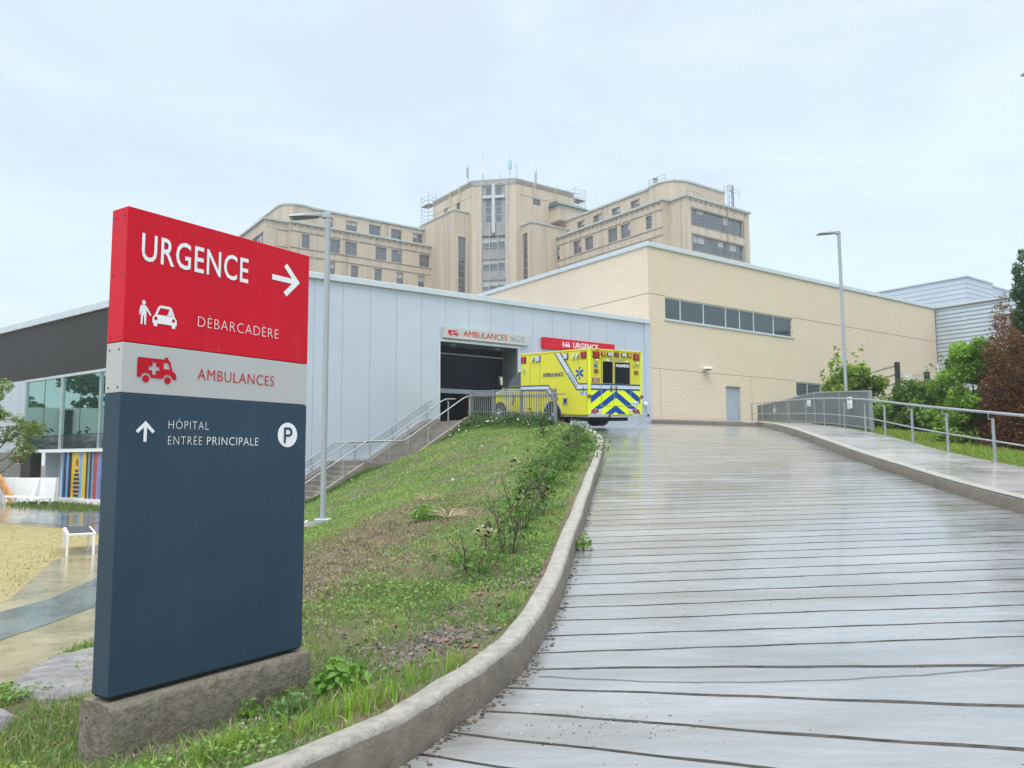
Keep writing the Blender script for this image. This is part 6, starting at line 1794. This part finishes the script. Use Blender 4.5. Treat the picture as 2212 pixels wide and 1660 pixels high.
# broad-leaved weeds by the kerb, each a plant
def weed(label, x, y, r, h, n, col, lf=.05):
    z = float(road_z(x, y)) if x > left_x(y) else float(bz(x, y)[0])
    t = thing('weed', label, 'weed', (x, y, z), group=None)
    a = RNG.uniform(0, 2 * pi, n); rr = r * np.sqrt(RNG.random(n)); zz = z + h * (1 - (rr / r) ** 2 * .7) * RNG.uniform(.25, 1, n)
    V, F, C = leaf_geo(np.c_[x + rr * np.cos(a), y + rr * np.sin(a), zz], lf, palette(n, col, .25), up=1.0, droop=.2, asp=.55)
    np_obj('leaves', V, F, m_leaf, t, col=C)
    b = MB()
    for k in range(7):
        aa = RNG.uniform(0, 2 * pi); b.tube([(x, y, z - .02), (x + r * .35 * cos(aa), y + r * .35 * sin(aa), z + h * .45), (x + r * .8 * cos(aa), y + r * .8 * sin(aa), z + h * .8)], [.004, .003, .0015], 4)
    b.build('stem', M('green stem', (.12, .18, .05), .6), t)
weed('broad-leaved bright green weed beside the right end of the sign footing', -1.02, 4.72, .17, .22, 150, (.15, .30, .05), .075)
weed('grey green leafy weed crouching between footing and kerb', -1.22, 4.32, .15, .17, 130, (.13, .24, .09), .05)
weed('low yellow green weed at the foot of the sign footing corner', -2.3, 3.72, .12, .12, 110, (.24, .33, .03), .04)
weed('small leafy weed growing against the middle of the sign footing', -1.52, 4.55, .06, .17, 26, (.16, .30, .05), .055)
weed('bright green tuft in the middle of the bare strip', -1.2, 10.8, .22, .22, 240, (.14, .28, .04), .07)
weed('weed sprouting from the gutter half way along the kerb', .76, 8.35, .09, .2, 60, (.15, .27, .05), .06)

# pale dry grass tussocks
def tussock(label, x, y, r, h, n):
    z = float(bz(x, y)[0])
    a = RNG.uniform(0, 2 * pi, n)
    b = MB()
    for k in range(n):
        hh = h * random.uniform(.4, 1); b.tube([(x, y, z), (x + r * .5 * cos(a[k]), y + r * .5 * sin(a[k]), z + hh * .8), (x + r * cos(a[k]), y + r * sin(a[k]), z + hh)], [.004, .0035, .0015], 4)
    tag(b.build('dry_tussock', M('dry straw', (.46, .37, .24), .8), None, (x, y, z)), label, 'dry tussock')
tussock('fan of dry straw stalks near the top of the bare strip', -.88, 10.65, .3, .14, 40)
tussock('paler dry straw tuft highest on the bare strip', -1.4, 12.6, .22, .15, 26)

# dark stemmed shrubs in a row along the kerb
def stem_shrub(label, x, y, h, ns, nl, dark, green, spread=.35):
    z = float(bz(x, y)[0])
    t = thing('stem_shrub', label, 'shrub', (x, y, z), group='dark stemmed shrubs along the kerb')
    b = MB(); tips = []
    for k in range(ns):
        a = random.uniform(0, 2 * pi); s = random.uniform(.2, 1) * spread; hh = h * random.uniform(.5, 1)
        p = [(x + .06 * cos(a), y + .06 * sin(a), z - .03)]
        for i in range(1, 5):
            f = i / 4; p.append((x + (.06 + s * f ** 1.3) * cos(a) + random.uniform(-.03, .03), y + (.06 + s * f ** 1.3) * sin(a) + random.uniform(-.03, .03), z + hh * f))
        b.tube(p, [.007, .006, .005, .004, .002], 5); tips += p[2:]
        for q in p[2:4]:
            if random.random() < .7:
                e = (q[0] + random.uniform(-.15, .15), q[1] + random.uniform(-.15, .15), q[2] + random.uniform(.04, .18)); b.tube([q, e], [.004, .002], 4); tips.append(e)
    b.build('stems', m_twig, t)
    tips = np.array(tips)
    if dark:
        k = RNG.integers(0, len(tips), dark); c = tips[k[RNG.integers(0, max(2, dark // 6), dark) % len(k)]] + RNG.normal(0, .045, (dark, 3))
        V, F, C = leaf_geo(c, .075, palette(dark, (.030, .020, .018), .4), droop=.4); np_obj('withered_leaves', V, F, m_leaf, t, col=C)
    if green:
        c = np.array([x, y, z + h * .28]) + RNG.normal(0, 1, (green, 3)) * np.array([spread * .55, spread * .55, h * .18]); c[:, 2] = np.maximum(c[:, 2], z + .03)
        V, F, C = leaf_geo(c, nl, palette(green, (.085, .175, .045), .3, (.14, .26, .05), .25), asp=.4, up=.7); np_obj('green_leaves', V, F, m_leaf, t, col=C)
stem_shrub('fern-like shrub with reddish foot nearest the sign, in front of the pebbles', -.34, 7.1, .5, 6, .06, 8, 340, .32)
stem_shrub('bare dark stems beside the white flowers, second along the kerb', -.03, 7.8, .62, 10, .06, 8, 150, .28)
stem_shrub('tallest bare dark stems with a few green fronds, third along the kerb', .08, 8.9, .8, 9, .08, 14, 250, .34)
stem_shrub('short dark stems with black curled leaves, fourth along the kerb', .32, 9.75, .7, 7, .07, 20, 200, .3)
stem_shrub('green based shrub with black leaf clusters half way up the kerb', .45, 12.0, .62, 6, .09, 26, 520, .38)
stem_shrub('bushy green shrub above it with sparse dark tips', .8, 14.0, .7, 6, .09, 24, 700, .48)
stem_shrub('rounded leafy shrub third from the top of the kerb row', 1.15, 15.5, .65, 6, .09, 22, 640, .5)
stem_shrub('leafy shrub second from the top of the kerb row', 1.5, 17.2, .7, 6, .1, 20, 640, .5)
stem_shrub('tall leafy weed shrub at the upper end of the kerb row', 1.72, 20.3, .75, 5, .10, 6, 300, .3)
stem_shrub('black leaved shrub on the crest left of the kerb row', .9, 21.5, .6, 6, .1, 46, 160, .5)
pz = float(bz(-.32, 8.4)[0])
pe = thing('peony', 'cream white flower head drooping among the dark stems', 'flower', (-.32, 8.4, pz))
V, F, C = leaf_geo(np.array([-.32, 8.4, pz + .16]) + RNG.normal(0, .035, (110, 3)) * np.array([1.3, .7, .55]), .04, palette(110, (.58, .55, .42), .12), asp=.8); np_obj('flower_head', V, F, m_leaf, pe, col=C)
b = MB(); b.tube([(-.28, 8.42, pz), (-.30, 8.4, pz + .14)], .006, 5); b.build('stem', m_twig, pe)
nf = 70
q = np.concatenate([bank_sample(40), np.array([uv2xy(u, v) for u, v in zip(RNG.normal(15.7, .4, 30), RNG.uniform(20, 25, 30))])]); q = q[(q[:, 1] > 12) & (q[:, 0] < np.minimum(left_x(q[:, 1]), 2.3) - .45) & ~((q[:, 1] > 24) & (q[:, 0] > .8))]
V, F, C = leaf_geo(np.repeat(np.c_[q, bz(q[:, 0], q[:, 1]) + RNG.uniform(.08, .3, len(q))], 4, axis=0) + RNG.normal(0, .012, (len(q) * 4, 3)), .06, palette(len(q) * 4, (.80, .80, .78), .05), up=2, asp=.9)
tag(np_obj('bindweed_flowers', V, F, m_leaf, col=C), kind='stuff')

# pebbles: lava gravel patches on the bank, by the kerb and at the footing
gp_ = np.concatenate([np.array([-.02, 6.78]) + RNG.normal(0, 1, (330, 2)) * np.array([.17, .22]), np.array([-.62, 5.35]) + RNG.normal(0, 1, (620, 2)) * np.array([.23, .22]), np.array([-.5, 5.95]) + RNG.normal(0, 1, (160, 2)) * np.array([.25, .16]),
                      np.c_[RNG.uniform(-2.1, -.7, 1500), np.zeros(1500)]])
gp_[-1500:, 1] = 3.86 + (gp_[-1500:, 0] + 2.1) * 1.25 - np.abs(RNG.normal(0, .32, 1500))
gp_ = gp_[(gp_[:, 0] < left_x(gp_[:, 1]) - .2) & ~in_sign(gp_)]
tag(chips('gravel', gp_, bz, .010, .028, [(.16, .125, .115), (.11, .10, .10), (.22, .17, .15), (.20, .11, .09), (.07, .065, .065)], m_stone, .65, .5), kind='stuff')
lf_ = np.c_[RNG.uniform(-1.6, -.8, 160), np.zeros(160)]; lf_[:, 1] = 4.25 + (lf_[:, 0] + 1.6) * .95 + RNG.normal(0, .09, 160); lf_ = lf_[~in_sign(lf_) & (lf_[:, 0] < left_x(lf_[:, 1]) - .2)]
V, F, C = leaf_geo(np.c_[lf_, bz(lf_[:, 0], lf_[:, 1]) + RNG.uniform(.01, .06, len(lf_))], .035, palette(len(lf_), (.42, .42, .36), .3), up=1.5, asp=.3)
tag(np_obj('fallen_petals', V, F, m_leaf, col=C), kind='stuff')

# ------------------------------------------------------------------ left lawn
N6 = 46000
y_ = RNG.uniform(5.5, 24, N6) ; x_ = -np.abs(RNG.uniform(0, 1, N6)) * 24
k = (x_ < np.interp(y_, [4, 6, 8.6, 10.04, 14.2, 16.04, 19, 21.5, 23.8], [-5.3, -5.5, -6.05, -6.48, -8.46, -9.16, -9.7, -12.4, -15.9])) & (x_ > -.69 * y_ - 1.2)
P = np.c_[x_[k], y_[k]]; n = len(P)
edge_ = np.exp(-np.abs(P[:, 0] - np.interp(P[:, 1], [6, 8.6, 10.04, 14.2, 16.04, 19], [-5.5, -6.05, -6.48, -8.46, -9.16, -9.7])) / .45) * (P[:, 1] < 17) + .5 * (patch(P[:, 0], P[:, 1], .55, 3) > .75)
c = palette(n, (.47, .40, .20), .2, (.33, .30, .12), .3); g_ = RNG.random(n) < edge_ * .9
c[g_] = palette(g_.sum(), (.21, .24, .05), .3)
blades('lawn_grass', P, low_z, .045, .014, c, lean=1.2)
# green strip before the mural and weeds at the path
q = np.c_[RNG.uniform(0, 1, 2600), RNG.uniform(0, 1, 2600)]; q = np.array([-21, 33.5]) * (1 - q[:, :1]) + np.array([-15.2, 28.8]) * q[:, :1] + np.array([.5, .5]) * RNG.normal(0, .5, (2600, 1)) + RNG.normal(0, .35, (2600, 2))
blades('strip_grass', q, low_z, .13, .04, palette(len(q), (.13, .19, .045), .35), lean=.9)
# boulders of layered stone
m_rock = M('layered pale stone', (.27, .255, .255), .8, var=.3, vs=5, bump=1.0, bs=7, bd=.06, sc=(1, 1.6, 4), stain=((.12, .11, .105), .8, 6, (1, 1.6, 5)))
def boulder(label, pts, z0, z1):
    bm = bmesh.new(); P_ = smooth_line(pts + [pts[0]], 6)[:-1]; c = P_.mean(0)
    rings = []
    for f, zz in ((1.04, z0), (1.06, z0 + (z1 - z0) * .35), (.99, z0 + (z1 - z0) * .62), (.95, z0 + (z1 - z0) * .64), (.93, z0 + (z1 - z0) * .85), (.86, z1 - .01), (.5, z1 + .012), (.25, z1 + .0)):
        rings.append([bm.verts.new((*(c + (p - c) * f * random.uniform(.985, 1.015)), zz + random.uniform(-.008, .008))) for p in P_])
    for r0, r1 in zip(rings[:-1], rings[1:]):
        for i in range(len(P_)): bm.faces.new((r0[i], r0[(i + 1) % len(P_)], r1[(i + 1) % len(P_)], r1[i]))
    bm.faces.new(rings[-1])
    bmesh.ops.recalc_face_normals(bm, faces=bm.faces)
    me = bpy.data.meshes.new('boulder'); bm.to_mesh(me); bm.free(); me.materials.append(m_rock)
    for v in me.vertices: v.co -= Vector((c[0], c[1], z0))
    o = bpy.data.objects.new('boulder', me); COL.objects.link(o); o.location = (c[0], c[1], z0); WM[o.name] = Matrix.Translation(o.location)
    tag(o, label, 'boulder')
boulder('largest flat layered boulder half behind the tall sign', [(-3.55, 5.5), (-3.2, 5.22), (-2.75, 5.3), (-2.5, 5.9), (-2.7, 6.6), (-3.3, 6.75), (-3.7, 6.25)], -.2, .06)
boulder('grey boulder corner at the lower left edge of the photo', [(-3.9, 4.9), (-3.2, 5.05), (-2.98, 4.75), (-3.05, 4.35), (-3.6, 4.2), (-4.1, 4.5)], -.2, .05)
boulder('thin flat stone behind the largest boulder at the path edge', [(-3.95, 7.25), (-3.5, 7.0), (-3.0, 7.2), (-3.1, 7.7), (-3.7, 7.8)], -.25, -.03)

# ------------------------------------------------------------------ trees and shrubs
def limb_tree(t, base, limbs, r0, mat=None):
    for nm, pts, rr in limbs:
        b = MB(); b.tube(pts, rr, 7); b.build(nm, mat or m_bark, t, smooth=60)
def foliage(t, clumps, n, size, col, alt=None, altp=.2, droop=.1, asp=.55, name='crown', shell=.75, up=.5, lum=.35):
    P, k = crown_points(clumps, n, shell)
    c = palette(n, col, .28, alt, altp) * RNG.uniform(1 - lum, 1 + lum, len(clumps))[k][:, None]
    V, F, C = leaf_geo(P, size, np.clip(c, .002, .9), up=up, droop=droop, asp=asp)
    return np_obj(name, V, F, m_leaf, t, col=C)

# young tree at the left edge
tx_, ty_ = -15.25, 22.0
t = thing('young_tree', 'thin young tree with loose tufted leaves at the left edge', 'tree', (tx_, ty_, -.32))
tr_ = [(tx_, ty_, -.4), (tx_ + .03, ty_, .8), (tx_ + .12, ty_, 1.9), (tx_ + .05, ty_, 3.1), (tx_ + .15, ty_, 4.1)]
limbs = [('trunk', tr_, [.07, .06, .045, .03, .012])]
for (z, dx, dy, dz) in ((.9, 1.3, .2, 1.0), (1.2, 1.75, -.3, 1.3), (1.6, .8, .4, .9), (1.4, -1.0, .1, 1.0), (2.2, .7, -.2, .9), (2.3, -.7, .2, 1.0), (2.8, .35, .1, .9), (1.9, 1.45, .2, .75)):
    x0 = np.interp(z, [p[2] for p in tr_], [p[0] for p in tr_]); limbs.append(('limb', [(x0, ty_, z), (x0 + dx * .5, ty_ + dy * .5, z + dz * .35), (x0 + dx, ty_ + dy, z + dz)], [.028, .02, .008]))
limb_tree(t, None, limbs, .07)
cl = []
for nm, p, r in limbs[1:]:
    e = p[-1]; m = p[1]
    for k in range(5):
        f = random.uniform(.45, 1.12); cl.append((m[0] + (e[0] - m[0]) * f + random.uniform(-.2, .2), m[1] + (e[1] - m[1]) * f + random.uniform(-.3, .3), m[2] + (e[2] - m[2]) * f + random.uniform(-.15, .2), random.uniform(.16, .32), random.uniform(.10, .2)))
for k in range(8): cl.append((tx_ + random.uniform(-.4, .5), ty_ + random.uniform(-.3, .3), random.uniform(3.3, 4.25), random.uniform(.2, .33), random.uniform(.15, .25)))
foliage(t, cl, 4200, .10, (.15, .24, .06), (.30, .26, .12), .12)

# big shrub masses behind the railing
def shrub(label, name, cx, cy, rx, ry, z0, z1, n, size, col, alt, seed, sprigs=0, holes=.3, droop=.35):
    rnd = random.Random(seed)
    t = thing(name, label, 'shrub', (cx, cy, z0))
    b = MB()
    for k in range(9):
        a = rnd.uniform(0, 2 * pi); f = rnd.uniform(.3, .8)
        b.tube([(cx + .15 * cos(a), cy + .15 * sin(a), z0 - .1), (cx + rx * f * .4 * cos(a), cy + ry * f * .4 * sin(a), z0 + (z1 - z0) * .35), (cx + rx * f * .75 * cos(a), cy + ry * f * .75 * sin(a), z0 + (z1 - z0) * .75)], [.04, .03, .012], 6)
    b.build('stems', m_bark, t)
    cl = []
    for k in range(74):
        a = rnd.uniform(0, 2 * pi); h = rnd.random(); w = (1 - (2 * h - .9) ** 2 * .55) * rnd.uniform(.35, 1.0)
        s = rnd.uniform(.16, .34) * min(rx, ry)
        cl.append((cx + rx * w * cos(a), cy + ry * w * sin(a), z0 + .15 + (z1 - z0 - .25) * h, s, s * rnd.uniform(.7, 1.1)))
    for k in range(sprigs):
        a = rnd.uniform(0, 2 * pi); w = rnd.uniform(.2, .9); x, y = cx + rx * w * cos(a), cy + ry * w * sin(a)
        for j in range(6): cl.append((x + .08 * j * rnd.uniform(-1, 1), y, z1 - .35 + .22 * j * rnd.uniform(.6, 1.0), .13 - .012 * j, .16))
    foliage(t, cl, n, size, col, alt, .3, droop)
    return t
shrub('light green drooping shrub behind the left part of the dark fence panel', 'leafy_shrub', 13.1, 30.2, 1.5, 1.3, 2.5, 4.5, 5200, .17, (.17, .27, .045), (.26, .34, .06), 1, 4)
shrub('tallest pale green shrub with upright sprigs behind the lamp post', 'leafy_shrub', 12.95, 28.8, 1.15, 1.3, 2.4, 4.9, 7000, .17, (.16, .26, .04), (.25, .33, .06), 2, 7)
shrub('dark green shrub between the fence panel and the mesh gate', 'leafy_shrub', 13.0, 24.6, 1.3, 1.2, 2.0, 3.9, 7000, .14, (.11, .205, .05), (.20, .30, .06), 3, 3)
shrub('mid green shrub in front of the black gate posts', 'leafy_shrub', 15.0, 27.5, 1.5, 1.3, 2.2, 3.4, 7500, .15, (.15, .255, .05), (.22, .30, .05), 4, 4)
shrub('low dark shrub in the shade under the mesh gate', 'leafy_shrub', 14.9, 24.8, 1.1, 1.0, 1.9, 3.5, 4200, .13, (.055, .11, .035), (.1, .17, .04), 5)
# rounded bright green bush
t = shrub('large rounded bright green bush beside the brown cedar', 'green_bush', 11.75, 19.4, 1.1, 1.05, 1.45, 4.35, 30000, .09, (.15, .285, .045), (.25, .37, .06), 6, 0)
shrub('low light green bush at the foot of the large rounded bush', 'green_bush', 10.95, 18.9, .62, .6, 1.5, 2.75, 4200, .10, (.16, .27, .045), (.24, .34, .06), 8, 1)
# cedars
def cedar(label, cx, cy, r, z0, z1, n, col, alt, seed, lean=0, spikes=5, size=.1):
    rnd = random.Random(seed)
    t = thing('cedar', label, 'tree', (cx, cy, z0))
    b = MB(); b.tube([(cx, cy, z0 - .1), (cx, cy, (z0 + z1) / 2), (cx + lean * .6, cy, z1 - 1.6)], [.10, .06, .015], 7); b.build('trunk', m_bark, t)
    cl = []
    for s in range(spikes):
        a = 2 * pi * s / spikes + rnd.uniform(-.4, .4); q = r * rnd.uniform(.25, .6); h1 = z1 - (0 if s == 0 else rnd.uniform(.3, 1.4)); x, y = (cx + lean, cy) if s == 0 else (cx + q * cos(a), cy + q * sin(a))
        m = 16
        for k in range(m):
            f = k / (m - 1); w = r * .62 * (1 - f) ** .75 + .10
            for j in range(5):
                aa = rnd.uniform(0, 2 * pi); cl.append((x + w * .7 * cos(aa), y + w * .7 * sin(aa), z0 + .1 + (h1 - z0 - .1) * f, w * .45 + .07, .24))
    foliage(t, cl, n, size, col, alt, .3, -.45, .38, shell=.7, lum=.4)
    return t
cedar('dead rust brown cedar at the right edge of the picture', 12.3, 18.2, 1.05, 1.4, 5.25, 54000, (.135, .062, .035), (.24, .115, .055), 4, -.55, 6, .075)
cedar('tall dark green columnar cedar behind the dead brown one', 15.75, 23.0, .68, 1.9, 7.6, 42000, (.035, .085, .028), (.075, .15, .035), 5, -.25, 3, .085)
cedar('second rust brown cedar just outside the brown hedge corner', 13.4, 17.2, 1.0, 1.3, 4.9, 22000, (.095, .042, .026), (.20, .09, .03), 6, 0, 5, .08)
# grass at the pavement edge on the right
q = np.c_[np.zeros(15000), RNG.uniform(9, 26, 15000)]; q[:, 0] = np.interp(q[:, 1], OUT[:, 1], OUT[:, 0]) + .04 + np.abs(RNG.normal(0, 1.1, 15000))
blades('right_grass', q, rlawn_z, .07, .016, palette(len(q), (.17, .26, .04), .3, (.30, .30, .09), .2), lean=.8)

# mesh gate with black posts, small sign
mg_ = thing('mesh_gate', 'wire mesh gate between two thick black posts behind the shrubs', 'gate', (18.8, 36, 3.0))
for x, y, zt in ((18.15, 36, 5.92), (19.53, 36, 5.46)):
    b = MB(); b.box(x - .09, x + .09, y - .09, y + .09, 2.4, zt); b.box(x - .05 if x > 19 else x + .09, x - .4 if x > 19 else x + .35, y - .03, y + .03, 4.6 if x > 19 else 4.55, 4.68 if x > 19 else 4.62); b.build('post', m_black, mg_)
b = MB()
for k in range(13): x = 18.26 + .1 * k; b.box(x, x + .008, 35.98, 35.99, 2.9, 5.34)
for k in range(11): z = 3.0 + .23 * k; b.box(18.24, 19.44, 35.97, 35.979, z, z + .010)
for k in range(12): x = 19.65 + .2 * k; b.box(x, x + .008, 35.98, 35.99, 2.9, 5.0)
for k in range(6): z = 3.0 + .4 * k; b.box(19.62, 22, 35.97, 35.979, z, z + .01)
b.build('wire_mesh', m_slat, mg_)
sf = thing('slatted_screen', 'sloping wooden slat screen left of the black gate post', 'screen', (17.3, 37, 4))
m_grey = M('weathered grey board', (.25, .23, .20), .8, var=.2, vs=5)
b = MB()
for k in range(7): z = 5.72 - .42 * k; b.hexa([(15.6, 37.4, z - .75), (18.1, 36.1, z - .02), (18.1, 36.14, z - .02), (15.6, 37.44, z - .75)], [(15.6, 37.4, z - .66), (18.1, 36.1, z + .08), (18.1, 36.14, z + .08), (15.6, 37.44, z - .66)])
b.build('slats', m_grey, sf)
b = MB()
for x, y in ((15.7, 37.38), (16.9, 36.75)): b.box(x, x + .05, y + .06, y + .11, 2.8, 5.3)
b.build('post', m_grey, sf)
sg_ = thing('gate_sign', 'small white oval sign with black lettering on the mesh gate', 'sign', (18.6, 35.94, 5.2))
b = MB(); b.box(18.42, 18.79, 35.945, 35.96, 5.11, 5.32); b.build('sign_panel', m_letter, sg_)
b = MB(); f_ = lambda x, y, d: (x, 35.942, y)
el = lambda rx, ry: [(18.605 + (rx if abs(cos(a)) > 1e-6 else 0) * (1 if cos(a) > 0 else -1) * abs(cos(a)) ** .5, 5.215 + ry * (1 if sin(a) > 0 else -1) * abs(sin(a)) ** .5) for a in np.linspace(.05, 2 * pi + .05, 28, endpoint=False)]
b.poly([el(.165, .078), el(.145, .058)], f_, 0); text_fit(b, 'Lowell', 18.50, 18.71, 5.185, 5.25, f_, bold=.02); b.build('lettering', m_ink, sg_)

# ------------------------------------------------------------------ beyond the left edge: mirrored in the green glass
rnd = random.Random(3)
for i, (x, y, h, lab) in enumerate(((-72, 34, 10.5, 'street tree left of the pale hall, mirrored in the green glass'), (-76, 45, 12, 'tallest street tree behind the pale hall, mirrored in the green glass'), (-74, 56, 10.5, 'rounded street tree behind the hall beside the tallest one'), (-73, 68, 11.5, 'street tree farthest along the pale hall off to the left'))):
    t = thing('street_tree', lab, 'tree', (x, y, -1))
    b = MB(); b.tube([(x, y, -1.3), (x, y, h * .4), (x, y, h * .8)], [.3, .22, .08], 8); b.build('trunk', m_bark, t)
    cl = [(x + rnd.uniform(-4, 4), y + rnd.uniform(-4.5, 4.5), h * rnd.uniform(.35, .92), rnd.uniform(1.2, 2.2), rnd.uniform(1, 1.8)) for _ in range(24)]
    foliage(t, cl, 3600, .8, (.05, .105, .03), (.10, .17, .04), .3)
hall = thing('low_hall', 'low pale hall off to the left, mirrored in the green glass', 'building', (-62, 50, -1))
b = MB(); b.box(-70, -60, 26, 84, -1.3, 6.3); b.build('wall', m_white, hall)
for k in range(9):
    b = MB(); b.box(-59.98, -59.7, 30 + 5.2 * k, 31.1 + 5.2 * k, -1, 6.1); b.build('pier', m_dark, hall)
hd = thing('hedge', 'dark clipped hedge off to the left before the pale hall', 'hedge', (-52, 50, -1))
foliage(hd, [(-52 + rnd.uniform(-1, 1), 28 + 1.0 * k, 1.4 + rnd.uniform(-.2, .3), 1.5, 2.9) for k in range(48)], 9000, .5, (.03, .07, .025), (.06, .11, .03), .3, name='leaves')

# ------------------------------------------------------------------ thin rain haze in the air
hm = bpy.data.materials.new('rain haze'); hm.use_nodes = True
ht = hm.node_tree; ht.nodes.clear()
ho = ht.nodes.new('ShaderNodeOutputMaterial'); hv = ht.nodes.new('ShaderNodeVolumePrincipled')
hv.inputs['Color'].default_value = (.93, .96, 1.0, 1); hv.inputs['Density'].default_value = .0009; hv.inputs['Anisotropy'].default_value = .2
ht.links.new(hv.outputs[0], ho.inputs['Volume'])
b = MB(); b.box(-400, 420, -390, 430, -2.4, 54)
tag(b.build('haze', hm), kind='stuff')
